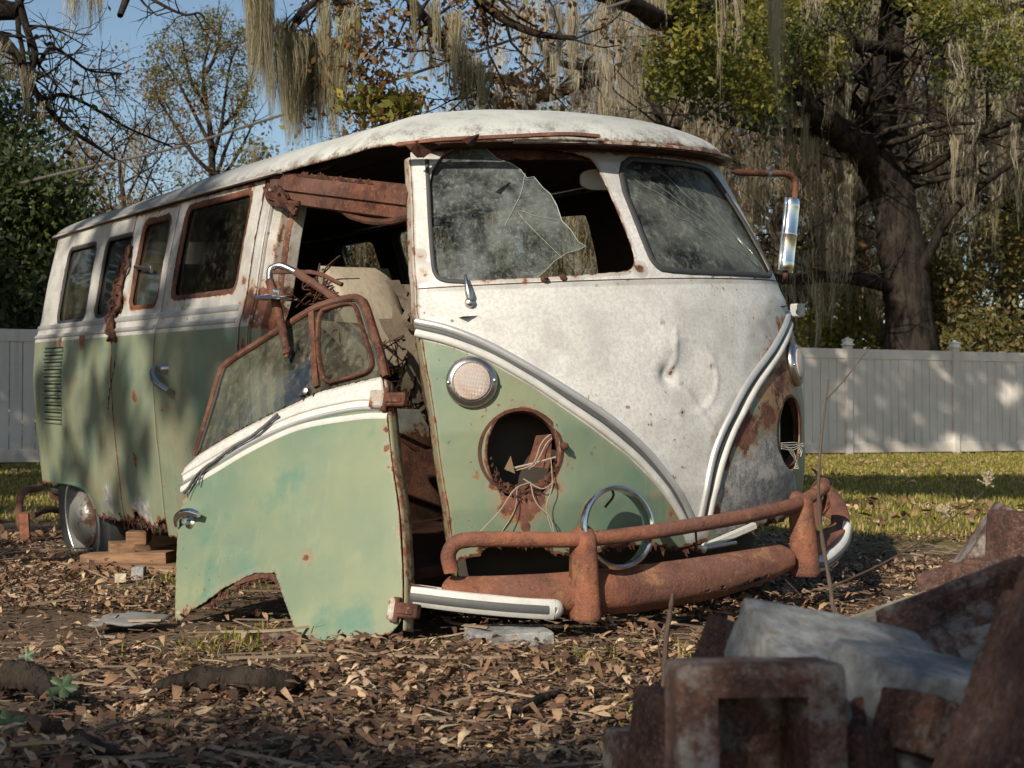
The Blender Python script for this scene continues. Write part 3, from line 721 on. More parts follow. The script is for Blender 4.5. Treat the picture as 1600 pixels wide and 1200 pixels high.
# belt trims: two round beads with a dark groove between, on every panel of the near side
def belt(P, s0, s1, par, sg=1, z0=1.243, z1=1.176, name='belt_trim'):
    for z, w in ((z0 - .012, .026), (z1 + .01, .022)):
        mb = MB(); n = max(4, int(abs(s1 - s0) * 30)); path = np.c_[np.linspace(s0, s1, n), np.full(n, z)]
        ribbon(mb, P, path, w, .011 * sg, .001 * sg, n, smoothp=False); mb.build(name, M['alu'], par)
    mb = MB(); ribbon(mb, P, np.c_[np.linspace(s0, s1, n), np.full(n, (z0 + z1) / 2)], .022, .003 * sg, .001 * sg, n, smoothp=False); mb.build('trim_groove', M['rubber_grey'], par)
for a, b in ((-4.0, SA - .01), (SA + .012, SB - .01), (SB + .012, SC_ - .03)):
    belt(PSR, a, b, van, 1)
# nose mouldings
def off_path(path, d):      # shift a path sideways (positive: to its left)
    p = spline(path, 60); T = np.gradient(p, axis=0); T /= np.linalg.norm(T, axis=1)[:, None]; return p + np.c_[-T[:, 1], T[:, 0]] * d
Lmid = (spline(VLi, 60) + spline(VLo, 60)) / 2; Rmid = (spline(VRi, 60) + spline(VRo[1:] if 0 else np.vstack([[.79, 1.075], VRo[1:]]), 60)) / 2
def moulding(outer, inner_, sgn):
    a = spline(outer, 60); b = spline(inner_, 60)
    for k, w, h, mat, nm in ((.25, .024, .012, 'trim_white', 'nose_trim'), (.83, .022, .012, 'alu', 'nose_trim'), (.56, .014, .006, 'rubber_grey', 'trim_groove')):
        mb = MB(); ribbon(mb, PF, a + (b - a) * k, w, h, .001, 60, smoothp=False); mb.build(nm, M[mat], van)
moulding(VLo[:-1], VLi, 1)
moulding(np.vstack([[.80, 1.07], [.715, 1.045], VRo[1:-1]]), np.vstack([[.80, 1.135], VRi[1:]]), -1)
# seams in the nose skin: thin dark line under the screen
mb = MB(); ribbon(mb, PF, [(-.945, 1.236), (-.5, 1.24), (0, 1.243), (.5, 1.24), (.93, 1.236)], .003, .0012, 0.0005, 60); mb.build('scuttle_seam', M['rust_dark'], van)
# windscreen glass
g_l = mat_glass('dusty_laminated_glass', (.75, .8, .78), .86, (.185, .205, .20), 5.0, thru=.75)
g_r = mat_glass('cracked_laminated_glass', (.72, .78, .74), .95, (.155, .17, .155), 2.4, streak=((0, 0, 0), (4, 26, 26), .3), thru=.6)
g_f = mat_glass('far_window_glass', (.8, .82, .78), .25, (.12, .11, .08), 2.0, thru=.95, gl=.3)
g_s = mat_glass('dusty_side_glass', (.6, .65, .6), .50, (.085, .08, .055), 2.0, thru=.55)
g_d = mat_glass('dusty_door_glass', (.66, .7, .64), .55, (.16, .155, .115), 3.0, streak=((0, 35, 20), (6, 50, 14), .7), thru=.72, gl=.16)
shard = F([(655, 228), (760, 228), (778, 245), (800, 252), (815, 262), (825, 275), (836, 273), (850, 290), (862, 300), (872, 318), (880, 342), (893, 355), (906, 375), (918, 382), (905, 388), (888, 392), (868, 405), (856, 418), (838, 434), (838, 450), (650, 450)])
Pg = off(PF, -.012)
glass_l = sheet('windscreen_pane', Pg, np.arange(-.90, -.05, .012), np.arange(1.22, 1.69, .012), [lambda uv: sd_poly(uv, shard) + J(uv, .004, 60, 2), lambda uv: sd_poly(uv, rr(WL, 2)) + .012], g_l, van, 0, {'rust': lambda uv, X: uv[:, 0] * 0})
glass_l['label'] = 'broken half of the windscreen, jagged at its right edge'
glass_r = sheet('windscreen_pane', Pg, np.arange(-.05, .84, .012), np.arange(1.22, 1.67, .012), [lambda uv: sd_poly(uv, rr(WR, 2)) + .012], g_r, van, 0)
glass_r['label'] = 'whole but cracked windscreen pane'
# cracks in the right pane: fine raised scratches running to the lower outer corner
mb = MB()
tip = F([(1190, 415)])[0]
for (x, y) in ((965, 262), (1000, 268), (1030, 262), (985, 300), (1070, 270)):
    a = F([(x, y)])[0]; p = np.linspace(0, 1, 14)[:, None]; q = a + (tip - a) * p; q[1:-1] += (RNG.random((12, 2)) - .5) * .014
    ribbon(mb, off(PF, -.010), q, .0016, .0008, 0, 40)
mb.build('glass_crack', mat_flat('crack_white', (.20, .23, .20), .5), glass_r)
mb = MB()
cr = F([(822, 268), (815, 300), (800, 330), (790, 350)]); ribbon(mb, off(PF, -.010), cr, .0018, .0008, 0, 20)
cr = F([(880, 342), (840, 335), (812, 330), (880, 400)]); ribbon(mb, off(PF, -.010), cr, .0014, .0008, 0, 20)
mb.build('glass_crack', mat_flat('crack_film', (.30, .31, .27), .7, 0, .5, 60), glass_l)
mb = MB(); edge = shard[1:19]; ribbon(mb, off(PF, -.011), edge, .0022, .002, 0, 80, smoothp=False); mb.build('glass_edge', mat_flat('glass_edge', (.30, .36, .31), .25), glass_l)
# rubber seals
mb = MB(); c = np.vstack([rr(WR, 2), rr(WR, 2)[:1]]); c = c + 0; ribbon(mb, PF, c, .020, .008, .0, len(c), smoothp=False); mb.build('window_seal', M['rubber'], van)
mb = MB(); c = rr(WL, 2); m = (c[:, 0] < -.62) & (c[:, 1] < 1.62); i0 = np.argmax(c[:, 0] * 0 + m); 
cc = F([(667, 250), (671, 330), (676, 405), (681, 428), (694, 438), (727, 441)]); ribbon(mb, PF, cc, .013, .006, 0, 50); mb.build('window_seal', M['rubber'], van)
# side window seals, panes
for k, (w, par) in enumerate(zip(WIN, (quarter, quarter, doorA, doorB))):
    c = np.vstack([w, w[:1]])
    mb = MB(); cen = w.mean(0); c2 = cen + (c - cen) * [.965, .965]
    ribbon(mb, off(PSR, -.004), c2, .026 if k > 1 else .020, .009, 0, len(c), smoothp=False); mb.build('window_frame', M['rust'] if k > 1 else M['rubber'], van)
    ss = np.arange(w[:, 0].min(), w[:, 0].max() + .03, .03); zz = np.arange(w[:, 1].min(), w[:, 1].max() + .03, .03)
    o = sheet('window_pane', off(PSR, -.012), ss, zz, [lambda uv, w=w: sd_poly(uv, w)], g_s, van, 0, flip=True)
for w in WINL + [cabw]:
    ss = np.arange(w[:, 0].min(), w[:, 0].max() + .05, .05); zz = np.arange(w[:, 1].min(), w[:, 1].max() + .05, .05)
    sheet('window_pane', off(PSL, .01), ss, zz, [lambda uv, w=w: sd_poly(uv, w)], g_f, van, 0)
# black peeling sealant strip between the second and third side windows
mb = MB()
for j in range(7):
    q = S([(207 + RNG.normal() * 2, 385), (200 + RNG.normal() * 4, 415), (192 + RNG.normal() * 4, 445), (184 + RNG.normal() * 4, 475), (180 + RNG.normal() * 3, 500), (181 + RNG.normal() * 3, 530)])
    X = spline(PSR(q), 26); X[:, 1] -= .012 + .010 * RNG.random(26); mb.tube(X + RNG.normal(size=X.shape) * .004, .0065 + .004 * RNG.random(26), 6, wob=.9)
mb.build('peeling_sealant', M['rust_dark'], van)
mb = MB(); q = S([(181, 505), (182, 560), (174, 610), (170, 640)]); X = spline(PSR(q), 30); X[:, 1] -= .004; mb.tube(X + RNG.normal(size=X.shape) * .002, .003, 5, wob=.9); mb.build('hanging_root', M['rust_dark'], van)
# window catch
mb = MB(); a = SP((215, 417)); b = SP((242, 421)); mb.tube([a + [0, -.01, 0], b + [0, -.012, 0]], .008, 8); mb.box(b + np.array([0, -.015, 0]), (.012, .012, .03), bev=.002); mb.build('window_catch', M['dull_chrome'], van)
# louvres
for i in range(11):
    z = 1.118 - i * .0335; mb = MB()
    ribbon(mb, PSR, [(-3.565 - .002 * i, z), (-3.40, z), (-3.27 - .004 * i, z)], .018, .011, .0005, 14); mb.build('louvre', M['green'], quarter)
    o = COL.objects[-1]
    mb = MB(); ribbon(mb, PSR, [(-3.56 - .002 * i, z + .012), (-3.40, z + .012), (-3.275 - .004 * i, z + .012)], .010, .004, .0015, 14); mb.build('louvre_slot', M['black'], quarter)
# filler flap outline
mb = MB(); fl = S([(103, 572), (117, 572), (119, 600), (117, 632), (104, 632)]); ribbon(mb, PSR, fl, .004, .0015, 0, 40, smoothp=False); mb.build('fuel_flap_seam', M['rust_dark'], quarter)
# door handles on the cargo doors
def swept_handle(P3s, r, nm, mat, par):
    mb = MB(); q = spline(P3s, 18); rad = r * (.55 + .65 * np.sin(np.linspace(.15, 1, 18) * math.pi * .75)); mb.tube(q, rad, 10); mb.build(nm, mat, par)
hs = PSR(S([(250, 572), (253, 583), (262, 597), (277, 611)])); hs[:, 1] += [-.02, -.035, -.04, -.03]
swept_handle(hs, .013, 'door_handle', M['dull_chrome'], van)
mb = MB(); hc = SP((262, 576)); mb.lathe([(.0, -.0), (.022, 0), (.02, .012), (.01, .03), (0, .032)], hc, (0, -1, 0), 16); mb.build('door_handle_boss', M['dull_chrome'], van)
# rear wheel arch lip
mb = MB(); ribbon(mb, PSR, arch_poly[(arch_poly[:, 1] > .40) & (arch_poly[:, 0] > -3.6)], .016, .008, 0, 60, smoothp=False); mb.build('wheel_arch_lip', M['green'], van)
# ---- lamps
def lamp(c, nm_par=van, notch=False):
    P = P3(PF, c); N = nrm(PF, c); U = np.array([0, 0, 1.0]); 
    body = MB(); body.lathe([(.052, -.012), (.070, -.004), (.074, .004), (.073, .012), (.067, .020), (.057, .0235), (.052, .020)], P, N, 40)
    o = body.build('indicator_lamp', M['dull_chrome'], van)
    l = MB(); l.lathe([(.0535, .018), (.052, .027), (.042, .031), (.02, .0335), (.0, .034)], P, N, 32)
    t = NT('ribbed_amber_pink_lens'); w = t.n('ShaderNodeTexWave', wave_type='BANDS', bands_direction='Y'); t.l(t.co, w.inputs[0]); w.inputs['Scale'].default_value = 85
    w2 = t.n('ShaderNodeTexWave', wave_type='BANDS', bands_direction='Z'); t.l(t.co, w2.inputs[0]); w2.inputs['Scale'].default_value = 85
    ww = t.math('ADD', w.outputs['Fac'], w2.outputs['Fac'])
    m = t.set(color=t.mix(t.st(t.noise(18, 4), .35, .7), (.43, .37, .35), (.36, .26, .20)), rough=.3, spec=.6, normal=t.bump(ww, .5, .002))
    l.build('lamp_lens', m, o)
    for a in (-1, 1):
        s = MB(); T = np.cross(N, U); T /= np.linalg.norm(T); s.lathe([(.0055, 0), (.0055, .0045), (.003, .006), (0, .006)], P + T * a * .0655 + N * .018, N, 10); s.build('lamp_screw', M['dull_chrome'], o)
lamp(SL); lamp(SR_)
# headlamp bowls, wires
for c, rad in ((HL + [0, .002], .116), (HR_, .112)):
    P = P3(PF, c); N = nrm(PF, c)
    mb = MB(); mb.lathe([(rad + .010, -.006), (rad + .001, -.004), (rad - .004, -.020), (rad - .008, -.030)], P, N, 48); mb.build('headlamp_ring', M['rust_dark'], van)
mb = MB()
P = P3(PF, HL); N = nrm(PF, HL); T = np.cross([0, 0, 1], N)
def hw(a, b, d): return P + T * a + np.array([0, 0, 1]) * b + N * d
# collapsed bowl: torn rusty crescent at the bottom and flap at the right
for k in range(9):
    a0 = -.085 + k * .02
    q = [hw(a0 + .012 * math.sin(i * 1.7 + k), -.086 - .02 * math.cos(a0 * 14) + .012 * RNG.normal() * .5, -.02 - .015 * i) for i in range(3)]
    mb.tube(spline(q, 8), .006 + .006 * RNG.random(8), 7, wob=1.2)
mb.build('headlamp_debris', M['rust'], van)
mb = MB()
pl = np.array([hw(.028, -.045, -.06), hw(.088, -.055, -.03), hw(.098, .045, -.03), hw(.06, .04, -.07)]); mb.add(np.vstack([pl, pl - N * .004]), [(0, 1, 2, 3), (7, 6, 5, 4), (0, 4, 5, 1), (1, 5, 6, 2), (2, 6, 7, 3), (3, 7, 4, 0)])
mb.build('headlamp_flap', M['rust'], van, smooth=False)
mb = MB(); pl = np.array([hw(-.05, -.045, -.01), hw(-.02, -.06, -.008), hw(-.028, -.01, -.02)]); mb.add(np.vstack([pl, pl - N * .003]), [(0, 1, 2), (5, 4, 3), (0, 3, 4, 1), (1, 4, 5, 2), (2, 5, 3, 0)]); mb.build('headlamp_tab', mat_flat('tan_tab', (.16, .11, .06), .8), van, smooth=False)
wirem = mat_flat('old_wire', (.30, .24, .19), .7)
def wire(pts, r=.0017, m=None, par=van, nm='wire'):
    mb = MB(); mb.tube(spline(pts, 30), r, 5); mb.build(nm, m or wirem, par)
wire([hw(-.02, -.055, -.03), hw(.03, -.035, .0), (hw(.06, .02, -.01)), hw(.088, .045, -.01), hw(.095, .03, -.02)])
wire([hw(-.04, -.05, -.03), hw(.05, -.03, 0), hw(.1, -.02, -.005)], .0032)
wire([hw(.02, -.05, -.01), hw(.04, -.03, .01), hw(.07, .02, .01), hw(.09, .035, 0)])
wire([hw(.02, -.085, .01), hw(-.03, -.10, .03), hw(-.08, -.16, .035), hw(-.15, -.23, .02)])
wire([hw(.02, -.09, .01), hw(.03, -.14, .02), hw(.07, -.19, .02), hw(.08, -.23, .02)])
wire([hw(.0, -.075, .005), hw(.05, -.105, .02), hw(.09, -.09, .0)])
wire([hw(.085, -.02, .0), hw(.08, -.10, .02), hw(.06, -.16, .02), hw(.075, -.23, .02)], .0013)
wire([hw(-.02, -.10, .01), hw(-.03, -.16, .015), hw(-.07, -.22, .015)], .0013)
mb = MB(); mb.lathe([(.011, -.004), (.011, .018), (.007, .022), (0, .022)], hw(.124, .012, 0), N, 12); mb.lathe([(.005, 0), (.005, .03), (0, .031)], hw(.124, .012, 0), N, 8); mb.build('headlamp_screw', M['rust_dark'], van)
P = P3(PF, HR_); N = nrm(PF, HR_); T = np.cross([0, 0, 1], N)
wm = mat_flat('pale_wire', (.55, .52, .46), .6)
for e in range(4): wire([hw(-.105, -.03 - .006 * e, 0), hw(-.02, -.035 - .008 * e, .012), hw(.04 + .01 * e, -.045, .015), hw(.06 + .006 * e, -.055 - .012 * e, .0)], .0013, wm)
for e in range(3): wire([hw(-.07, -.04, 0), hw(-.03, -.06 - .01 * e, .012), hw(-.0 + .01 * e, -.10 - .01 * e, .012), hw(.01, -.125, 0)], .0013, wm)
# wiper stub, bolt
q = PF(F([(727, 432), (729, 447), (732, 462), (734, 474)])); N = nrm(PF, F([(730, 455)])[0]); mb = MB(); mb.tube(q + N * np.array([.012, .022, .022, .012])[:, None], [.004, .007, .011, .008], 10); mb.lathe([(.016, 0), (.014, .014), (.006, .02), (0, .02)], q[3], N, 14); mb.build('wiper_stub', M['dull_chrome'], van)
mb = MB(); N = nrm(PF, F([(850, 438)])[0]); mb.lathe([(.011, 0), (.011, .01), (.005, .014), (.005, .02), (0, .02)], FP((850, 437)), N, 12); mb.build('wiper_spindle', M['rust_dark'], van); mb = MB(); mb.lathe([(.011, 0), (.009, .006), (0, .007)], FP((880, 434)), N, 12); mb.build('wiper_spindle', M['rust_dark'], van)
# ---- interior mirror
def van_pt(px, x=None, y=None, z=None):
    r = rays(px)[0] @ VR; c = (CAM - VT) @ VR
    t = ((x - c[0]) / r[0]) if x is not None else ((y - c[1]) / r[1]) if y is not None else (z - c[2]) / r[2]
    return c + r * t
mc = van_pt((952, 281), x=-.36)
mb = MB(); T = np.array([.25, 1, 0]); T /= np.linalg.norm(T)
a = np.linspace(0, 2 * math.pi, 33)[:-1]; o_ = np.array([mc + T * .105 * np.sign(math.cos(t)) * abs(math.cos(t)) ** .55 + np.array([0, 0, 1]) * .034 * np.sign(math.sin(t)) * abs(math.sin(t)) ** .6 for t in a])
nx = np.array([1, -.25, 0]) / 1.03
V = np.vstack([o_, o_ + nx * .012, [mc + nx * .018]]); mb.add(V, [(i, (i + 1) % 32, 32 + (i + 1) % 32, 32 + i) for i in range(32)] + [(32 + i, 32 + (i + 1) % 32, 64) for i in range(32)] + [tuple(range(31, -1, -1))])
mb.tube([mc + nx * .015, mc + [.03, 0, .04], mc + [.05, 0, .11]], .006, 8); im = mb.build('interior_mirror', mat_flat('mirror_back', (.62, .62, .60), .35, .2, .1), van)  # pale colour stands for the white glare on the chrome back
# curved grab rail / cable seen under the roof
# ---- fallen header beam above the cab door opening
mb = MB(); A_ = van_pt((432, 292), y=-.69); B_ = van_pt((645, 318), y=-.64)
n = 40; X = A_ + (B_ - A_) * np.linspace(0, 1, n)[:, None]
prof = [(-.055, 0), (-.05, .012), (-.012, .016), (-.008, .026), (.02, .026), (.05, .012), (.056, 0), (.05, -.006), (-.05, -.006)]
N = np.tile(np.array([.0, -1, .12]), (n, 1)); N /= np.linalg.norm(N, axis=1)[:, None]
sweep(mb, X, N, 1.0, 1.0, 0, [(a, b) for a, b in prof]); hb = mb.build('roof_beam', M['rust'], van)
mb = MB()
for k in range(26):
    c = A_ + (B_ - A_) * RNG.random() * .75 + np.array([0, -.012, .052]); h = .004 + .014 * RNG.random() ** 2; w = .012 + .03 * RNG.random()
    V = np.array([c + [-w, 0, -.01], c + [w, 0, -.01], c + [w * .6 * RNG.normal(), .004 * RNG.normal(), h], c + [-w * .5, 0, h * .7]]); mb.add(V, [(0, 1, 2, 3)])
mb.build('rust_flake', M['rust_dark'], van, smooth=False)
mb = MB(); q = [van_pt(p, y=-.66) for p in [(440, 318), (480, 318), (525, 325), (550, 338), (580, 346), (612, 346), (645, 338)]]; mb.tube(spline(q, 40), .011, 8, wob=.15); mb.build('roof_rail_pipe', M['rust_dark'], van)
mb = MB()
for k in range(12):
    q = [van_pt((432 + 8 * RNG.normal(), 290 + 10 * RNG.random()), y=-.72), van_pt((436 + 14 * RNG.normal() * .6, 312 + 4 * RNG.normal()), y=-.73), van_pt((450 + 22 * RNG.random(), 322 + 6 * RNG.normal()), y=-.72)]
    mb.tube(spline(q, 10), .004 + .004 * RNG.random(10), 6, wob=1)
mb.build('torn_metal_shreds', M['rust_dark'], van)
# torn A pillar top
mb = MB()
for px in ([(636, 222), (650, 225), (662, 240), (655, 248), (641, 236)], [(648, 222), (690, 226), (662, 250)], [(720, 214), (750, 212), (748, 222), (738, 234), (726, 226)]):
    q = np.array([van_pt(p, x=-.36 if px[0][0] < 700 else -.20) for p in px]) + RNG.normal(size=(len(px), 3)) * .006; k = len(px)
    mb = MB(); mb.add(np.vstack([q, q + [-.004, 0, 0]]), [tuple(range(k)), tuple(range(2 * k - 1, k - 1, -1))] + [(i, (i + 1) % k, k + (i + 1) % k, k + i) for i in range(k)]); mb.build('rust_flake', M['rust_dark'], van, smooth=False)
# door-post edge of the nose (inner return) and clutter behind it
def Pret(uv):
    z = uv[:, 1]; e = edge_interp(z); X = PF(np.c_[e, z]); d = uv[:, 0]
    return X + np.c_[-d, d * .25, 0 * d]
sheet('door_post', Pret, np.linspace(.0015, .055, 6), np.arange(.40, 1.66, .02), [], M['paint'], van, .004, {'white': lambda uv, X: X[:, 2] - 1.1, 'rust': lambda uv, X: .32 + .3 * fbm(uv, 14, 4)})
q = [van_pt(p, x=-.48) for p in [(655, 450), (662, 540), (668, 610), (680, 680), (692, 715)]]
mb = MB(); mb.tube(spline(q, 30), .018, 8, wob=.2); mb.build('door_post_tube', M['rust_dark'], van)
# ---- seat
seat = None
mb = MB(); cc = [van_pt(p, x=xx) for p, xx in [((498, 416), -1.02), ((608, 421), -1.02), ((650, 470), -.93), ((655, 575), -.82), ((575, 600), -.80), ((548, 470), -.93)]]
pan = np.array([van_pt((500, 416), x=-1.05), van_pt((607, 420), x=-1.05), van_pt((652, 562), x=-.86), van_pt((572, 585), x=-.86)])
us = np.linspace(0, 1, 16); V = []; 
for a in us:
    for b in us:
        p = (pan[0] * (1 - a) + pan[1] * a) * (1 - b) + (pan[3] * (1 - a) + pan[2] * a) * b
        bul = .03 * (1 - (2 * a - 1) ** 6) * (1 - (2 * b - 1) ** 4) + .008 * (vnoise(np.array([[a * 3, b * 3]]), 1, 3)[0]); V.append(p + np.array([.9, -.3, .35]) * bul)
V = np.array(V); bk = V - np.array([.09, -.03, .03]); F_ = [(i * 16 + j, (i + 1) * 16 + j, (i + 1) * 16 + j + 1, i * 16 + j + 1) for i in range(15) for j in range(15)]
F_ = F_ + [tuple(256 + k for k in f[::-1]) for f in F_]
rim = [i * 16 for i in range(16)] + [240 + j for j in range(1, 16)] + [i * 16 + 15 for i in range(14, -1, -1)] + [j for j in range(14, 0, -1)]
F_ += [(rim[i], rim[(i + 1) % len(rim)], 256 + rim[(i + 1) % len(rim)], 256 + rim[i]) for i in range(len(rim))]
t = NT('tan_seat_vinyl'); wv = t.noise(1, 3, .6, co=t.scale((60, 60, 5))); sc_ = t.mix(t.st(t.noise(4, 6), .3, .7), (.25, .205, .155), (.34, .29, .22)); sc_ = t.mix(t.math('MULTIPLY', t.st(wv, .4, .7), .35), sc_, (.15, .12, .09))
M['vinyl'] = t.set(color=sc_, rough=.75, normal=t.bump(wv, .4, .004))
mb.add(np.vstack([V, bk]), F_); fix_normals(mb.build('seat_back', M['vinyl'], van))
# tattered edges and hanging lining beside the seat
mb = MB()
for k in range(26):
    x0 = 612 + 60 * RNG.random(); y0 = 430 + 90 * RNG.random(); L = 60 + 130 * RNG.random(); xx = -.62 - .2 * RNG.random()
    q = np.array([van_pt((x0 + (640 + 40 * RNG.random() - x0) * f_ + 6 * RNG.normal(), y0 + L * f_), x=xx) for f_ in np.linspace(0, 1, 6)]); w = .008 + .02 * RNG.random()
    s = spline(q, 14); d = np.array([.25, .9, 0]) * w; V = np.vstack([s - d, s + d * (1 + .5 * RNG.normal(size=(14, 1)))]); mb.add(V, [(i, i + 1, 15 + i, 14 + i) for i in range(13)])
mb.build('torn_lining', mat_flat('torn_lining_cloth', (.17, .135, .10), .95, 0, .5, 25, .4), van)
mb = MB()
for k in range(34):
    c0 = van_pt((600 + 60 * RNG.random(), 520 + 120 * RNG.random()), x=-.7 - .1 * RNG.random()); q = [c0, c0 + RNG.normal(size=3) * .025, c0 + RNG.normal(size=3) * .03 - [0, 0, .04], c0 + RNG.normal(size=3) * .05 - [0, 0, .10]]
    mb.tube(spline(q, 16), .0022, 5)
for k in range(16):
    c0 = van_pt((478 + 40 * RNG.random(), 435 + 45 * RNG.random()), x=-.98 - .08 * RNG.random()); q = [c0, c0 + RNG.normal(size=3) * .025, c0 + RNG.normal(size=3) * .035, c0 + RNG.normal(size=3) * .03]
    mb.tube(spline(q, 16), .0026, 5)
mb.build('seat_spring', M['rust_dark'], van)
# sinuous springs behind the fallen door's glass + pale pad
mb = MB()
for j, (x0, y0) in enumerate(((505, 515), (530, 520), (505, 545), (530, 545), (512, 570), (540, 575))):
    q = [van_pt((x0, y0), x=-.80), van_pt((x0 + 3, y0 + 18), x=-.80), van_pt((x0 + 10, y0 + 22), x=-.80), van_pt((x0 + 14, y0 + 4), x=-.80), van_pt((x0 + 22, y0), x=-.80)]; mb.tube(spline(q, 20), .0025, 5)
mb.build('seat_spring', M['rust_dark'], van)
mb = MB(); q = np.array([van_pt(p, x=-.86) for p in [(492, 500), (560, 505), (585, 600), (495, 620)]]); mb.add(np.vstack([q, q - [.05, 0, 0]]), [(0, 1, 2, 3), (7, 6, 5, 4), (0, 4, 5, 1), (1, 5, 6, 2), (2, 6, 7, 3), (3, 7, 4, 0)]); mb.build('seat_pad', M['vinyl'], van)
# pale sheet-metal inner panel low in the opening
mb = MB(); q = np.array([van_pt(p, x=-.62) for p in [(612, 638), (655, 640), (668, 665), (678, 700), (650, 706), (630, 690), (618, 692)]]); k = len(q)
mb.add(np.vstack([q, q + [-.01, 0, 0]]), [tuple(range(k)), tuple(range(2 * k - 1, k - 1, -1))] + [(i, (i + 1) % k, k + (i + 1) % k, k + i) for i in range(k)]); o = mb.build('inner_panel', M['white'], van, smooth=False)
at = o.data.attributes.new('rust', 'FLOAT', 'POINT'); at.data.foreach_set('value', np.array([.1, .1, .3, .9, .95, .8, .6] * 2, np.float32))
# ---- bumper
def PB(uv):          # vertical sheet following the bumper's plan; u along, v = z
    u, z = uv[:, 0], uv[:, 1]; ph = u / .88
    return np.c_[.155 - .46 * (1 - np.cos(ph)), .90 * np.sin(ph), z]
def Bq(px): return solve_on(PB, px, (0, .4))
bl = Bq([(695, 905), (760, 898), (890, 897), (935, 898), (1020, 884), (1100, 870), (1180, 856), (1232, 852)]); bb = Bq([(700, 940), (760, 955), (890, 962), (935, 966), (1020, 958), (1100, 944), (1180, 922), (1232, 902)])
zt = np.poly1d(np.polyfit(bl[:, 0], bl[:, 1], 2)); zb = np.poly1d(np.polyfit(bb[:, 0], bb[:, 1], 2))
def blade(u0, u1, nm):
    us = np.linspace(u0, u1, 60); prof_n = 11; a = np.linspace(-1, 1, prof_n)
    V = []; 
    for i, u in enumerate(us):
        zc = (zt(u) + zb(u)) / 2; h = (zt(u) - zb(u)) / 2
        N = nrm(PB, (u, zc)); endr = min(1, (min(u - u0, u1 - u) / .03 + .02)) ** .5
        for t_ in a:
            hh = h * (.75 + .25 * endr) * t_; bulge = .055 * (1 - abs(t_) ** 2.6) * endr - .035
            V.append(P3(PB, (u, zc + hh)) + N * bulge)
    V = np.array(V); F_ = [(i * prof_n + j, (i + 1) * prof_n + j, (i + 1) * prof_n + j + 1, i * prof_n + j + 1) for i in range(59) for j in range(prof_n - 1)]
    F_ += [tuple(range(prof_n)), tuple(59 * prof_n + j for j in range(prof_n - 1, -1, -1))]
    o = mk(nm, V, F_, M['bumper_rust'], van); m = o.modifiers.new('t', 'SOLIDIFY'); m.thickness = .004; return o
def eaten(uv): return J(uv, .03, 30, 3)
def PBb(uv):         # blade surface: v = -1..1 across
    u, a = uv[:, 0], uv[:, 1]; zc = (zt(u) + zb(u)) / 2; h = (zt(u) - zb(u)) / 2
    e = 1e-3; B0 = PB(np.c_[u, zc]); T = PB(np.c_[u + e, zc]) - B0; N = np.c_[T[:, 1], -T[:, 0], 0 * u]; N /= np.linalg.norm(N, axis=1)[:, None]
    aa = np.clip(a, -1, 1); X = B0 + N * (.058 * (1 - np.abs(aa) ** 2.6) - .035 + .006 * (vnoise(np.c_[u, a * .1], 9, 5) - .5))[:, None]; X[:, 2] = zc + h * aa * 1.0
    return X
holes = lambda uv: .52 - (fbm(np.c_[uv[:, 0], uv[:, 1] * .085], 30, 44, 4) + .10) * np.exp(-((uv[:, 1] + .42) / .26) ** 4) * np.exp(-((uv[:, 0] - .06) / .17) ** 6)
u0 = Bq([(693, 920)])[0][0]; u1 = Bq([(1234, 870)])[0][0]
sheet('bumper_blade', PBb, np.arange(u0, u1, .006), np.linspace(-1, 1, 70), [lambda uv: np.minimum(uv[:, 0] - u0 - .02 * uv[:, 1] ** 4, u1 - uv[:, 0] - .02 * uv[:, 1] ** 4), holes], M['bumper_rust'], van, .004)
sheet('bumper_blade', PBb, np.arange(u1 + .03, 1.36, .012), np.linspace(-1, 1, 14), [], M['bumper_rust'], van, .004)
sheet('bumper_blade', PBb, np.arange(-1.25, u0 - .02, .012), np.linspace(-.9, .2, 14), [], M['rust_dark'], van, .004)
# top tube
tp = [(702, 893), (697, 868), (706, 850), (728, 843), (780, 842), (890, 843), (935, 840), (1010, 831), (1080, 820), (1160, 806), (1230, 790), (1262, 776), (1282, 762)]
tq = np.array([van_pt(p, x=.165 - .12 * ((i / 12 - .5) * 2) ** 4 * .6) for i, p in enumerate(tp)])
X = PB(Bq(tp)); X = X + np.array([.012, 0, 0])
mb = MB(); mb.tube(spline(X, 110), .0215, 14, wob=.03); mb.build('bumper_tube', M['bumper_rust'], van)
e1 = X[-1]; mb = MB(); q = [e1, e1 + [-.03, .035, .008], e1 + [-.07, .055, -.005], e1 + [-.09, .06, -.04], e1 + [-.095, .06, -.13]]; mb.tube(spline(q, 26), .0215, 14); mb.build('bumper_tube', M['bumper_rust'], van)
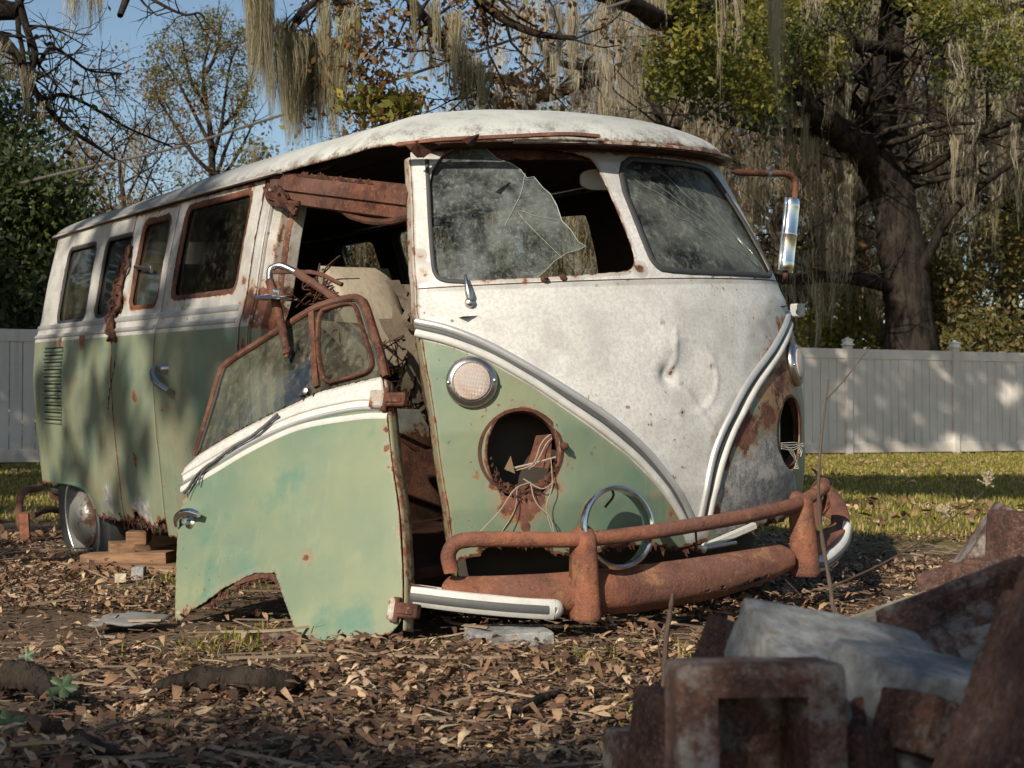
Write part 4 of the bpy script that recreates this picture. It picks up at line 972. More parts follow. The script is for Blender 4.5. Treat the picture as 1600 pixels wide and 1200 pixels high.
# overriders
def overrider(px_top, px_bot, wpx, nm):
    a = Bq([px_top])[0]; b = Bq([px_bot])[0]; n = 22; zz = np.linspace(b[1], a[1], n); k = 12; V = []
    for i, z in enumerate(zz):
        f_ = i / (n - 1); u = b[0] + (a[0] - b[0]) * f_; P_ = P3(PB, (u, z)); N = nrm(PB, (u, z)); T = np.cross([0, 0, 1], N)
        w = wpx * (1.08 - .22 * f_) * (1 if f_ < .9 else (1 - ((f_ - .9) / .1) ** 2 * .55)); d = .075 * (1 - .25 * f_) * (1 if f_ < .88 else max(.12, 1 - ((f_ - .88) / .12) ** 2))
        for j in range(k):
            t_ = j / (k - 1) * 2 - 1; V.append(P_ + T * (w * t_ * (1 if abs(t_) < .8 else .98)) + N * (d * (1 - abs(t_) ** 3.5) - .045 + .032))
    F_ = [(i * k + j, i * k + j + 1, (i + 1) * k + j + 1, (i + 1) * k + j) for i in range(n - 1) for j in range(k - 1)] + [tuple((n - 1) * k + j for j in range(k))]
    o = mk(nm, V, F_, M['bumper_rust'], van, auto=50); m = o.modifiers.new('t', 'SOLIDIFY'); m.thickness = .004; return o
overrider((912, 822), (915, 966), .044, 'bumper_overrider'); overrider((1247, 768), (1252, 898), .040, 'bumper_overrider')
# pale rubber-centred impact strips
def strip(px, wid, nm='bumper_strip'):
    q = Bq(px); q = spline(q, 50); N_ = np.array([nrm(PB, a) for a in q]); X = PB(q) + N_ * .012
    o_ = MB(); sweep(o_, X, N_, wid, .026, 0, None); a = o_.build(nm, M['trim_white'], van)
    o2 = MB(); sweep(o2, X[:-2] + N_[:-2] * .022, N_[:-2], wid * .40, .008, 0, None); o2.build('rubber_insert', M['rubber_grey'], a)
    e = MB(); e.lathe([(.0, .0)] + [(wid * .5 * math.sin(t_), .026 * math.cos(t_)) for t_ in np.linspace(.3, 1.57, 5)], X[-1], N_[-1], 16); e.build('strip_end', M['trim_white'], a)
strip([(628, 928), (660, 930), (720, 938), (800, 946), (862, 950)], .062)
strip([(1262, 882), (1275, 880), (1292, 868), (1308, 848), (1313, 825)], .05)
# ---- right-hand mirror on its bracket
Xm = -.30
q = [van_pt(p, x=Xm) for p in [(1140, 268), (1165, 270), (1200, 271), (1228, 272), (1240, 279), (1243, 292), (1242, 312)]]
mb = MB(); mb.tube(spline(q, 40), [.006] * 3 + [.0115] * 37, 10, wob=.06); ma = mb.build('mirror_arm', M['rust'], van)
mb = MB(); c = van_pt((1200, 271), x=Xm); mb.tube([c - [0, .008, 0], c + [0, .008, 0]], .014, 12); mb.build('arm_clamp', M['dull_chrome'], ma)
top = van_pt((1238, 311), x=Xm); bot = van_pt((1227, 424), x=Xm); ax = (top - bot); Lm = np.linalg.norm(ax); ax /= Lm; sd = np.cross(ax, [1, 0, 0]); sd /= np.linalg.norm(sd); fw = np.cross(sd, ax)
mb = MB(); k = 20; V = []
zz_ = [0, .006, .02, .03, .034, .125, .129, .135, .139, Lm - .03, Lm - .026, Lm - .012, Lm]
sc_ = [.80, .93, .93, 1, .97, .97, 1.03, 1.03, .97, .97, 1, .95, .82]
for z, s_ in zip(zz_, sc_):
    for j in range(k):
        t_ = 2 * math.pi * j / k; V.append(bot + ax * z + sd * math.cos(t_) * .031 * s_ + (-fw if fw[0] < 0 else fw) * (math.sin(t_) * .026 * s_ if math.sin(t_) > 0 else math.sin(t_) * .008))
n = len(zz_); mb.add(V, [(i * k + j, i * k + (j + 1) % k, (i + 1) * k + (j + 1) % k, (i + 1) * k + j) for i in range(n - 1) for j in range(k)] + [tuple(range(k - 1, -1, -1)), tuple((n - 1) * k + j for j in range(k))])
mh = mb.build('mirror_housing', M['chrome'], van); fix_normals(mh)
mb = MB(); e = bot - sd * .033; e2 = top - sd * .033; mb.tube([e, e2], .0035, 8); mb.tube([bot + sd * .033, top + sd * .033], .0025, 8); mb.build('mirror_bead', M['chrome'], mh)
mb = MB(); q = [bot, bot - ax * .02 + sd * .004, van_pt((1226, 440), x=Xm - .03)]; mb.tube(spline(q, 10), .010, 8); mb.build('mirror_arm', M['rust_dark'], van)
mb = MB(); c = van_pt((1246, 485), x=-.42); mb.box(c, (.05, .035, .05), bev=.006); mb.build('hinge_bracket', M['trim_white'], van)
# ---- rear: wheel, bumper
wc = np.array([-3.25, -.745, .335])
t = NT('rusty_hubcap'); rc_h, rn_h = rust_color(t); fh = t.st(t.noise(11, 6, .7), .47, .6); hubm = t.set(color=t.mix(fh, (.36, .36, .33), rc_h), rough=t.math('ADD', .36, t.math('MULTIPLY', fh, .4)), metal=t.math('SUBTRACT', .6, t.math('MULTIPLY', fh, .6)), normal=t.bump(rn_h, .3, .003))
def wheel(c, ax, par):
    t = MB(); c = np.asarray(c); prof = [(.20, -.07), (.27, -.075), (.315, -.062), (.325, -.03), (.325, .03), (.315, .062), (.27, .072), (.205, .066)]
    t.lathe(prof, c, ax, 48); w = t.build('wheel', M['rubber'], par)
    t = MB(); t.lathe([(.196, -.06), (.203, .066), (.196, .070), (.188, .05), (.17, .03), (.15, .045), (.135, .05), (0, .05)], c, ax, 40); t.build('rim', M['rubber_grey'], w); t = MB(); t.lathe([(.196, .066), (.200, .072), (.206, .072), (.209, .066)], c, ax, 48); t.build('rim_edge', M['alu'], w)
    t = MB(); t.lathe([(.132, .052), (.128, .060), (.118, .064), (.112, .075), (.09, .095), (.05, .108), (0, .112)], c, ax, 36); t.build('hubcap', hubm, w)
    return w
wheel(wc, np.array([.05, -1, -.05]), van)
mb = MB(); q = [van_pt(p, x=xx) for p, xx in [((150, 835), -3.6), ((70, 800), -4.0), ((40, 805), -4.12)]]
# rusty rear bumper and hanging bracket
rb = [van_pt((33, 822), y=-.78), van_pt((30, 790), y=-.70), van_pt((38, 768), y=-.60), van_pt((62, 762), y=-.45)]
mb = MB(); mb.tube(spline(rb, 30), .022, 12); mb.build('rear_bumper', M['bumper_rust'], van)
mb = MB()
c = van_pt((46, 822), y=-.80); w_ = [(-.065, -.0), (-.055, .03), (.0, .045), (.055, .03), (.065, 0)]
sweep(mb, np.array([c + [0, 0, z] for z in np.linspace(-.075, .07, 8)]), np.tile([-.35, -1, 0], (8, 1)) / 1.06, .12, .05, 0, None); mb.build('rear_bumper', M['bumper_rust'], van)
mb = MB(); q = [van_pt((50, 806), y=-.75), van_pt((75, 797), y=-.6), van_pt((105, 797), y=-.45), van_pt((150, 790), y=-.3)]; mb.tube(spline(q, 14), .016, 8, wob=.5); mb.build('rear_bumper_iron', M['rust_dark'], van)
mb = MB()
for k in range(22):
    c = van_pt((168 + 66 * RNG.random(), 800 + 22 * RNG.random()), y=-.80 + .04 * RNG.random()); w = .012 + .02 * RNG.random(); V = np.array([c + [-w, .003 * RNG.normal(), .03], c + [w, 0, .03], c + [w * .5 * RNG.normal(), -.01 * RNG.random(), -.03 * RNG.random() - .01]]); mb.add(V, [(0, 1, 2)])
mb.build('rust_flake', M['rust_dark'], van, smooth=False)
# silver strut and pipe lying behind the bumper
mb = MB(); mb.tube([van_pt((1095, 858), x=.10), van_pt((1150, 848), x=.10)], .006, 8); mb.lathe([(.011, -.012), (.011, .012), (0, .014)], van_pt((1096, 858), x=.10), (1, 0, 0), 10); mb.build('steel_rod', M['dull_chrome'], van)
mb = MB(); mb.box(van_pt((1140, 838), x=.08), (.02, .22, .02), rotm('X', 11), .003); mb.build('number_plate_bracket', M['trim_white'], van)
mb = MB(); mb.tube([van_pt((1086, 815), x=.12), van_pt((1089, 860), x=.12)], .0035, 6); mb.build('steel_rod', M['rust_dark'], van)
# ---- loose chrome headlamp rim caught behind the bumper tube
rc_ = van_pt((966, 824), x=.115); rim_n = np.array([.98, -.10, .16]); rim_n /= np.linalg.norm(rim_n)
rb_ = van_pt((985, 888), x=.115)
ringo = root('headlamp_rim', 'loose chrome headlamp rim propped between the rusty bumper tube and the nose', 'headlamp rim', v2w(rb_)[0])
W_c = v2w(rc_)[0] - np.array(ringo.location); Wn = rim_n @ VR.T
mb = MB(); mb.lathe([(.112, -.040), (.119, -.018), (.1205, .0), (.117, .009), (.111, .011), (.105, .007), (.1055, .0), (.109, -.008), (.108, -.038)], W_c, Wn, 72, close=True); mb.build('rim_ring', M['chrome'], ringo)
mb = MB(); U = np.cross(Wn, [0, 0, 1.]); U /= np.linalg.norm(U); Zz = np.cross(U, Wn)
mb.tube(spline([W_c + Zz * .112 - Wn * .02, W_c + Zz * .09 - Wn * .03 - U * .01, W_c + Zz * .06 - Wn * .03 + U * .02], 12), .004, 6); mb.build('spring_clip', M['rust_dark'], ringo)

# ragged flakes along the rotten lower edge of the nose
uu = np.linspace(EDGE[-1, 0] + .01, 1.0, 160); pth = PF(np.c_[uu, np.interp(uu, BOT[:, 0], BOT[:, 1]) + .004]); flakes(pth, np.array([1., 0, 0]), 170, .016, 3).build('rust_flake', M['rust_dark'], van, smooth=False)
a_ = np.linspace(math.pi * 1.05, math.pi * 1.95, 60); pth = PF(np.c_[HL[0] + .106 * np.cos(a_), HL[1] - .004 + .122 * np.sin(a_)]); flakes(pth, np.array([1., 0, 0]), 70, .012, 4, .005).build('rust_flake', M['rust'], van, smooth=False)
ss_ = np.linspace(-2.9, SB, 90); pth = PSR(np.c_[ss_, np.full(90, .395)]); flakes(pth, np.array([0, -1., 0]), 110, .022, 5, .009).build('rust_flake', M['rust_dark'], van, smooth=False)
# ---------------------------------------------------------------- the fallen cab door, leaning on the van
dA = np.array([-.235, 3.80, 0.0]); dB = np.array([-1.03, 4.31, 0.0]); dL = np.linalg.norm(dB - dA); dd = (dB - dA) / dL
nh = np.array([dd[1], -dd[0], 0]); nh = nh if nh[1] < 0 else -nh                   # horizontal normal, towards the camera
lean = math.radians(14); eup = math.cos(lean) * np.array([0, 0, 1]) - math.sin(lean) * nh; dn = np.cross(eup, dd); dn = dn if dn @ nh > 0 else -dn
door = root('cab_door', 'fallen green cab door leaning on the ground against the van front', 'van door', (dA + dB) / 2)
DO = (dA + dB) / 2
def PD(uv):          # a along from the hinge edge (0) to the lock edge, b up the panel; local to the door root
    a, b = uv[:, 0], uv[:, 1]
    bow = .050 * (1 - ((a - .45) / .50) ** 2) + .055 * (1 - ((b - .38) / .55) ** 2) * (b < 2) - .06 * sstep(b, .55, 1.2) * 0
    bow = .045 * (1 - ((a - .45) / .50) ** 2) - .05 * np.clip(b - .45, 0, 1) ** 1.5
    return (dA - DO) + a[:, None] * dd + b[:, None] * eup + bow[:, None] * dn + (.004 * (vnoise(uv, 5, 3) - .5))[:, None] * dn
def Dq(px): return solve_on(PD, px, (.4, .4), pre=lambda X: X + DO)
d_out = Dq([(285, 742), (289, 732), (312, 711), (370, 676), (440, 641), (500, 613), (560, 597), (598, 589), (604, 640), (613, 720), (624, 800), (629, 880), (630, 930), (628, 985), (618, 1000), (590, 1006), (540, 1014), (475, 1012), (462, 985), (450, 950), (437, 915), (425, 902), (398, 904), (372, 918), (345, 930), (322, 950), (300, 962), (278, 974), (275, 963), (276, 900), (279, 830), (285, 790), (290, 765)])
rag = chaikin(d_out[13:19], 1, False); 
botpath = Dq([(628, 990), (590, 1003), (540, 1010), (475, 1010)]); archpath = Dq([(425, 902), (398, 905), (372, 918), (345, 930), (322, 950), (300, 962)])
def df(uv):
    s = sd_poly(uv, d_out); n1 = np.exp(-(d_line(uv, botpath) / .03) ** 2); n2 = np.exp(-(d_line(uv, archpath) / .03) ** 2)
    return s - n1 * (.020 * fbm(uv, 60, 3) * 2 + .010 * (vnoise(uv, 150, 9) - .3)) - n2 * (.020 * fbm(uv, 70, 5) * 2 + .012 * (vnoise(uv, 160, 7) - .3))
d_wl = Dq([(284, 765), (293, 757), (330, 733), (370, 707), (440, 672), (500, 653), (560, 642), (606, 642)])
wpoly = np.vstack([d_wl, [(-.3, .9), (-.3, 1.8), (1.4, 1.8), (1.4, d_wl[0, 1])]])
dP = lambda px: P3(PD, Dq([px])[0])
dblobs = [(dP(p), r, s) for p, r, s in [((480, 872), .020, .78), ((604, 672), .014, .8), ((606, 700), .016, .85), ((608, 730), .010, .7), ((595, 640), .012, .8), ((290, 960), .035, .62), ((282, 800), .02, .8), ((290, 775), .018, .7), ((540, 1005), .03, .45), ((625, 830), .02, .5)]]
dr_ = rustfun(dblobs, .03, [(lambda uv: d_line(uv, botpath), .020, 1.0), (lambda uv: d_line(uv, archpath), .016, .95), (lambda uv: sd_poly(uv, d_out), .004, .5)])
ua = np.arange(-.08, dL + .15, .009)
panel = sheet('door_panel', PD, ua, np.arange(-.06, .95, .009), [df], M['paint'], door, .004, {'white': lambda uv, X: sd_poly(uv, wpoly), 'rust': dr_})
# inner skin
def PDi(uv): return PD(uv) - dn * .045
sheet('inner_skin', PDi, np.arange(-.06, dL + .12, .03), np.arange(-.0, .9, .03), [lambda uv: sd_poly(uv, d_out) - .035], M['rust_dark'], door, .004)
# hinge-side return edge
re = Dq([(600, 592), (606, 640), (614, 720), (626, 800), (631, 880), (632, 930), (630, 985)])
def Pre(uv):
    i = np.clip(uv[:, 0], 0, 1); p = spline(re, 60); q = np.c_[np.interp(i, np.linspace(0, 1, 60), p[:, 0]), np.interp(i, np.linspace(0, 1, 60), p[:, 1])]
    return PD(q) - dn * uv[:, 1:2] - dd * .002
sheet('door_edge', Pre, np.linspace(0, 1, 60), np.linspace(0, .045, 4), [], M['paint'], door, .003, {'white': lambda uv, X: .08 - uv[:, 0], 'rust': lambda uv, X: .3 + .35 * fbm(uv, 9, 4)})
# trims on the door
for px, w, h, mat in (([(287, 742), (330, 716), (400, 676), (470, 645), (550, 626), (585, 624)], .011, .009, 'trim_white'), ([(291, 754), (335, 728), (400, 690), (470, 660), (550, 641), (600, 639)], .014, .012, 'alu'),
                      ([(289, 748), (332, 722), (400, 683), (470, 653), (550, 632), (580, 630)], .012, .004, 'rubber_grey')):
    mb = MB(); q = Dq(px); ribbon(mb, PD, q[::-1], w, h if (np.cross(P3(PD, q[0] + [.01, 0]) - P3(PD, q[0]), P3(PD, q[0] + [0, .01]) - P3(PD, q[0])) @ dn) > 0 else -h, .0, 60); mb.build('door_trim', M[mat], door)
SGN = 1 if (np.cross(dd, eup) @ dn) > 0 else -1
mb = MB(); ribbon(mb, PD, Dq([(284, 765), (330, 740), (400, 699), (470, 668), (560, 652), (606, 650)]), .022, .006 * SGN, 0, 60); mb.build('door_trim', M['trim_white'], door)
# window frame
outer = Dq([(303, 712), (310, 690), (326, 640), (342, 585), (352, 568), (400, 536), (445, 508), (487, 482), (520, 470), (549, 464), (561, 467), (569, 478), (580, 512), (592, 550), (601, 588)])
mb = MB(); q = spline(outer, 90); X = PD(q) - dn * .012; sweep(mb, X, np.tile(dn, (90, 1)), .022, .020, -.004, [(-.5, 0), (-.5, .7), (-.3, 1), (.3, 1), (.5, .7), (.5, 0)]); fr_ = mb.build('window_frame', M['rust'], door, auto=30)
mb = MB(); q = spline(outer + 0, 90); c0 = q.mean(0); q2 = c0 + (q - c0) * .955; X = PD(q2) - dn * .010; sweep(mb, X, np.tile(dn, (90, 1)), .010, .010, 0); mb.build('glass_channel', M['rubber'], fr_)
mb = MB(); q = spline(Dq([(486, 486), (488, 530), (491, 575), (494, 604)]), 20); sweep(mb, PD(q) - dn * .01, np.tile(dn, (20, 1)), .020, .018, -.003, [(-.5, 0), (-.5, .8), (.5, .8), (.5, 0)]); mb.build('window_divider', M['rust'], fr_, auto=30)
vent = Dq([(494, 488), (520, 479), (548, 473), (556, 480), (566, 515), (580, 556), (582, 572), (572, 583), (540, 592), (500, 602)])
mb = MB(); q = np.vstack([chaikin(vent, 2), chaikin(vent, 2)[:1]]); sweep(mb, PD(q) - dn * .006, np.tile(dn, (len(q), 1)), .012, .014, 0); mb.build('vent_window_frame', M['rust'], door)
gpoly = np.vstack([outer, Dq([(560, 600), (500, 616), (440, 645), (370, 680), (310, 712)])])
glass_d = sheet('door_glass', lambda uv: PD(uv) - dn * .008, np.arange(-.05, dL + .2, .02), np.arange(.3, 1.3, .02), [lambda uv: sd_poly(uv, gpoly) - .004], g_d, door, 0)
# dust line on the sill, window winder stub, holes
mb = MB()
for k in range(60):
    px = (330 + 250 * RNG.random(), 0); f_ = (px[0] - 310) / 280; y = np.interp(px[0], [310, 370, 440, 500, 560, 598], [711, 676, 641, 613, 598, 590]) - 2
    c = dP((px[0], y)) + dn * .004; mb.box(c, (.012 * RNG.random() + .004, .006, .005), rotm('Z', RNG.random() * 180), .001)
mb.build('moss_debris', mat_flat('debris', (.06, .055, .04), .9), door)
mb = MB()
for p in ((388, 636), (403, 630)): mb.box(dP((p[0] + 90, p[1] - 12)) + dn * .001, (.016, .004, .012), bev=.001)
mb.build('trim_clip_hole', M['black'], door)
mb = MB(); c = dP((479, 612)); mb.lathe([(.014, -.004), (.013, .012), (.006, .016), (0, .016)], c, dn, 10); mb.tube([c, c + dd * .025 - eup * .012], .006, 8); mb.build('mirror_mount', M['dull_chrome'], door)
# loose rubber strip hanging over the waist trim
for px, r in (([(440, 650), (400, 684), (372, 700), (345, 720), (318, 740), (298, 768), (294, 772)], .0055), ([(372, 702), (340, 724), (322, 740), (316, 760)], .003), ([(318, 745), (305, 765), (299, 780)], .002)):
    mb = MB(); q = spline(PD(Dq(px)) + dn * .018, 40); mb.tube(q, r, 7, wob=.3); mb.build('loose_strip', M['rubber_grey'], door)
# handle
q = PD(Dq([(281, 822), (288, 812), (300, 806), (314, 804), (325, 808)])) + np.outer([.012, .03, .042, .045, .040], dn); mb = MB(); mb.tube(spline(q, 24), .011 * (.7 + .5 * np.sin(np.linspace(.1, .95, 24) * math.pi)), 12); hd = mb.build('door_handle', M['chrome'], door)
mb = MB(); c = dP((300, 817)); mb.lathe([(.022, -.002), (.020, .01), (.011, .016), (.011, .035), (0, .036)], c, dn, 16); mb.build('handle_boss', M['dull_chrome'], hd)
# hinges
def hinge(px, w, px2, nm):
    mb = MB(); c = dP(px) + dn * .012; R_ = np.c_[dd, eup, dn]; mb.box(c, (w[0], w[1], .03), R_, .005); o = mb.build(nm, M['white'], door)
    at = o.data.attributes.new('rust', 'FLOAT', 'POINT'); at.data.foreach_set('value', (np.full(len(o.data.vertices), .42)).astype(np.float32))
    c2 = c - dd * (w[0] / 2 + .035) + dn * -.006; mb = MB(); mb.box(c2, (.075, .040, .026), R_, .004); mb.box(c2 + dn * .013 - eup * .0, (.055, .022, .008), R_, .002)
    mb.tube([c - dd * w[0] * .5 + eup * .034, c - dd * w[0] * .5 - eup * .034], .010, 10); mb.build('hinge_arm', M['rust'], o)
hinge((595, 626), (.050, .052), None, 'hinge'); hinge((618, 953), (.022, .062), None, 'hinge')
# chrome paint chips near the hinge edge
mb = MB()
for k in range(60):
    px = (598 + 9 * RNG.normal(), 812 + 38 * RNG.normal()); c = P3(PD, Dq([px])[0]) + dn * .0012; s_ = .001 + .0035 * RNG.random() ** 2
    V = [c + dd * s_ * 2.2 * math.cos(a) * 1 + eup * s_ * math.sin(a) for a in (0, 1.3, 2.4, 3.6, 5)]; mb.add(V, [(0, 1, 2, 3, 4)])
mb.build('paint_chips', mat_flat('white_chips', (.72, .74, .7), .5, 0, .1), door, smooth=False)
# mirror arm with a round mirror seen edge-on
o0 = lambda px, h=.04: dP(px) + dn * h
mb = MB(); q = [o0((455, 556), .02), o0((453, 520), .035), o0((450, 478), .06), o0((444, 450), .07), o0((446, 432), .07), o0((458, 425), .06), o0((472, 430), .03), o0((500, 450), .0), o0((524, 466), -.01)]
mb.tube(spline(q[:4], 24), [.013] * 12 + [.0145] * 12, 10, wob=.08); mb.tube([q[0] + eup * .02, q[0] - eup * .012], [.013, .006], 8); ar = mb.build('mirror_arm', M['rust'], door)
mb = MB(); mb.tube(spline(q[3:7], 24), .0105, 12); mb.build('arm_elbow', M['dull_chrome'], ar)
mb = MB(); mb.tube(spline(q[6:], 14), .013, 8, wob=.2); mb.tube(spline([q[4] - eup * .01 + dn * .0, o0((490, 426), .0), o0((525, 440), -.03)], 12), .007, 8, wob=.3); mb.build('arm_stay', M['rust'], ar)
mc2 = o0((448, 474), .055); axm = eup * .96 + np.array([.05, 0, .12]); axm = np.array([.02, -.03, 1.0]); axm /= np.linalg.norm(axm)
mb = MB(); mb.lathe([(0, .011), (.035, .009), (.066, .002), (.071, -.003), (.068, -.007), (.064, -.006), (0, -.006)], mc2, axm, 40); mb.lathe([(.016, .0), (.016, .024), (.010, .030), (0, .03)], mc2, axm, 6); mb.build('round_mirror', M['chrome'], ar)

for pth_, n_, sd_ in ((archpath[:-1], 90, 6), (botpath, 80, 7)):
    q = spline(pth_, 80); flakes(PD(q) - dn * .006, dn, n_, .013, sd_, .004).build('rust_flake', M['rust_dark'], door, smooth=False)
mb = MB(); q = spline(Dq([(366, 912), (385, 905), (412, 899), (428, 903), (438, 918)]), 30); sweep(mb, PD(q) - dn * .012, np.tile(dn, (30, 1)), .016, .012, 0, [(-.5, 0), (-.5, 1), (.5, 1), (.5, 0)]); mb.build('arch_flange', M['rust'], door, auto=30)
# ---------------------------------------------------------------- ground, litter, grass
FP0 = np.array([-6.87, 18.76]); FDIR = np.array([.9215, .3884]); FNRM = np.array([.3884, -.9215])     # fence line and its normal towards the camera
def gheight(x, y):
    P = np.c_[np.atleast_1d(x), np.atleast_1d(y)]
    h = .05 * (fbm(P, .9, 3, 3) - .5) + .018 * (fbm(P, 5, 8, 3) - .5)
    near = sstep(-P[:, 1], -3.1, -1.9)
    h += near * .05 * sstep(-P[:, 0], .2, .9)                      # rooty bank at the lower left
    h *= 1 - .75 * sstep(P[:, 1], 8, 14)
    return h - .008
def terrain(xs, ys, nm, mat):
    X, Y = np.meshgrid(xs, ys, indexing='ij'); V = np.c_[X.ravel(), Y.ravel(), gheight(X.ravel(), Y.ravel())]
    a, b = len(xs), len(ys); i, j = np.meshgrid(np.arange(a - 1), np.arange(b - 1), indexing='ij'); i = i.ravel(); j = j.ravel()
    F_ = np.c_[i * b + j, (i + 1) * b + j, (i + 1) * b + j + 1, i * b + j + 1]
    o = mk(nm, V, F_, mat); o['kind'] = 'structure'; return o
t = NT('soil_and_lawn')
n1 = t.noise(1.3, 6, .6); n2 = t.noise(14, 6, .7); n3 = t.noise(60, 5, .7)
soil = t.mix(t.st(n1, .3, .7), (.075, .052, .037), (.145, .100, .066)); soil = t.mix(t.math('MULTIPLY', t.st(n3, .45, .7), .6), soil, (.19, .13, .085)); soil = t.mix(t.math('MULTIPLY', t.st(n2, .5, .7), .45), soil, (.035, .022, .015))
lawn = t.mix(t.st(t.noise(.9, 6, .65, off=(3, 3, 0)), .38, .62), (.10, .10, .025), (.24, .165, .08)); lawn = t.mix(t.st(n2, .4, .75), lawn, (.12, .13, .03))
sx = t.n('ShaderNodeSeparateXYZ'); t.l(t.co, sx.inputs[0])
yy = t.math('ADD', t.math('ADD', sx.outputs[1], t.math('MULTIPLY', sx.outputs[0], .8)), t.math('MULTIPLY', t.math('SUBTRACT', n1, .5), 4.0))
M['ground'] = t.set(color=t.mix(t.st(yy, 7.2, 9.5), soil, lawn), rough=.95, spec=.15, normal=t.bump(t.math('ADD', n3, n2), .8, .012))
xs = np.unique(np.r_[-90, -60, -40, -25, np.linspace(-16, -3, 40), np.arange(-3, 4, .035), np.linspace(4, 18, 40), 25, 40, 60, 90]); ys = np.unique(np.r_[-30, -12, -4, np.arange(0, 7.5, .035), np.linspace(7.5, 28, 90), np.linspace(30, 60, 10), 90, 140, 260, 500])
terrain(xs, ys, 'ground', M['ground'])
# bus-hidden and lit areas do not matter for scattering: scatter everywhere the camera could look
def scatter(n, y0, y1, seed, pad=.6, pw=1.0):
    r = np.random.default_rng(seed); y = y0 + (y1 - y0) * r.random(n) ** pw; x = (r.random(n) * 2 - 1) * (y * .385 + pad); return x, y, r
def leafbatch(x, y, z, r, L, nm, mat, tilt=.45, curl=.35, label=None, wd=(.17, .24)):
    """curled dead leaves: 6-vertex blades, random turn, tilt and colour number"""
    n = len(x); a = r.random(n) * 2 * math.pi; th = r.normal(size=n) * tilt; ro = r.normal(size=n) * tilt
    W_ = L * (wd[0] + wd[1] * r.random(n)); cu = (r.random(n) - .25) * curl * L
    loc = np.zeros((n, 8, 3)); sx_ = np.array([-.5, -.22, -.22, .12, .12, .36, .36, .5]); sy = np.array([0, -.5, .5, -.55, .55, -.28, .28, 0]); 
    loc[:, :, 0] = sx_ * L[:, None]; loc[:, :, 1] = sy * W_[:, None]
    loc[:, :, 2] = cu[:, None] * (np.abs(sy) * 2.0) ** 2 + (cu * (r.random(n) - .3) * 2)[:, None] * (sx_ * 2) ** 2
    ct, st_ = np.cos(th), np.sin(th); x1 = loc[:, :, 0] * ct[:, None] - loc[:, :, 2] * st_[:, None]; z1 = loc[:, :, 0] * st_[:, None] + loc[:, :, 2] * ct[:, None]
    cr, sr = np.cos(ro), np.sin(ro); y1_ = loc[:, :, 1] * cr[:, None] - z1 * sr[:, None]; z2 = loc[:, :, 1] * sr[:, None] + z1 * cr[:, None]
    ca, sa = np.cos(a), np.sin(a); V = np.stack([x[:, None] + x1 * ca[:, None] - y1_ * sa[:, None], y[:, None] + x1 * sa[:, None] + y1_ * ca[:, None], z[:, None] + z2], 2).reshape(-1, 3)
    base = np.arange(n)[:, None, None] * 8; T = np.array([[0, 1, 2, 2], [1, 3, 4, 2], [3, 5, 6, 4], [5, 7, 6, 6]])
    quads = (base + np.array([[1, 3, 4, 2], [3, 5, 6, 4]])).reshape(-1, 4); tris = (base + np.array([[0, 1, 2], [5, 7, 6]])).reshape(-1, 3)
    me = bpy.data.meshes.new(nm); me.vertices.add(len(V)); me.vertices.foreach_set('co', V.ravel())
    li = np.concatenate([quads.ravel(), tris.ravel()]).astype(np.int32); me.loops.add(len(li)); me.loops.foreach_set('vertex_index', li)
    ls = np.concatenate([np.arange(0, len(quads) * 4, 4), len(quads) * 4 + np.arange(0, len(tris) * 3, 3)]).astype(np.int32)
    me.polygons.add(len(ls)); me.polygons.foreach_set('loop_start', ls); me.update(calc_edges=True)
    at = me.attributes.new('rnd', 'FLOAT', 'POINT'); at.data.foreach_set('value', np.repeat(r.random(n), 8).astype(np.float32))
    me.materials.append(mat); o = bpy.data.objects.new(nm, me); COL.objects.link(o); o['kind'] = 'stuff'
    if label: o['label'] = label
    return o
t = NT('dead_leaf'); rd = t.attr('rnd'); cr_ = t.n('ShaderNodeValToRGB'); t.l(rd, cr_.inputs[0])
cols = [(0, (.050, .027, .018)), (.22, (.10, .054, .033)), (.46, (.17, .092, .053)), (.68, (.26, .152, .088)), (.85, (.37, .245, .145)), (.96, (.54, .41, .26)), (1, (.30, .21, .16))]
while len(cr_.color_ramp.elements) < len(cols): cr_.color_ramp.elements.new(.5)
for e, (p, c) in zip(cr_.color_ramp.elements, cols): e.position = p; e.color = (*c, 1)
lc = t.mix(t.math('MULTIPLY', t.st(t.noise(120, 3, .6), .45, .7), .45), cr_.outputs[0], (.08, .045, .028))
M['deadleaf'] = t.set(color=lc, rough=.62, spec=.3)
def dens(x, y, thr, sc, seed): return fbm(np.c_[x, y], sc, seed, 3) > thr
x, y, r = scatter(80000, 1.7, 7.6, 1, .4, .95); k = dens(x, y, .50, 1.5, 4) | (r.random(len(x)) < .16) | ((np.abs(y - 3.5) < .35) & (r.random(len(x)) < .7)); x, y = x[k], y[k]
leafbatch(x, y, gheight(x, y) + .003 + .020 * r.random(len(x)) ** 1.5, r, .011 + .032 * r.random(len(x)) ** 1.6, 'leaf_litter', M['deadleaf'], .26)
x, y, r = scatter(13500, 1.8, 6.0, 2, .3, .9); k = dens(x, y, .49, 1.5, 4) | (r.random(len(x)) < .14); x, y = x[k], y[k]
leafbatch(x, y, gheight(x, y) + .010 + .03 * r.random(len(x)), r, .024 + .036 * r.random(len(x)) ** 1.8, 'leaf_litter', M['deadleaf'], .26, .6, wd=(.20, .20))
x, y, r = scatter(9000, 6.0, 22, 3, 1, 1.3); k = dens(x, y, .54, .8, 9); x, y = x[k], y[k]
leafbatch(x, y, gheight(x, y) + .01 + .03 * r.random(len(x)), r, .05 + .05 * r.random(len(x)), 'leaf_litter', M['deadleaf'], .4)
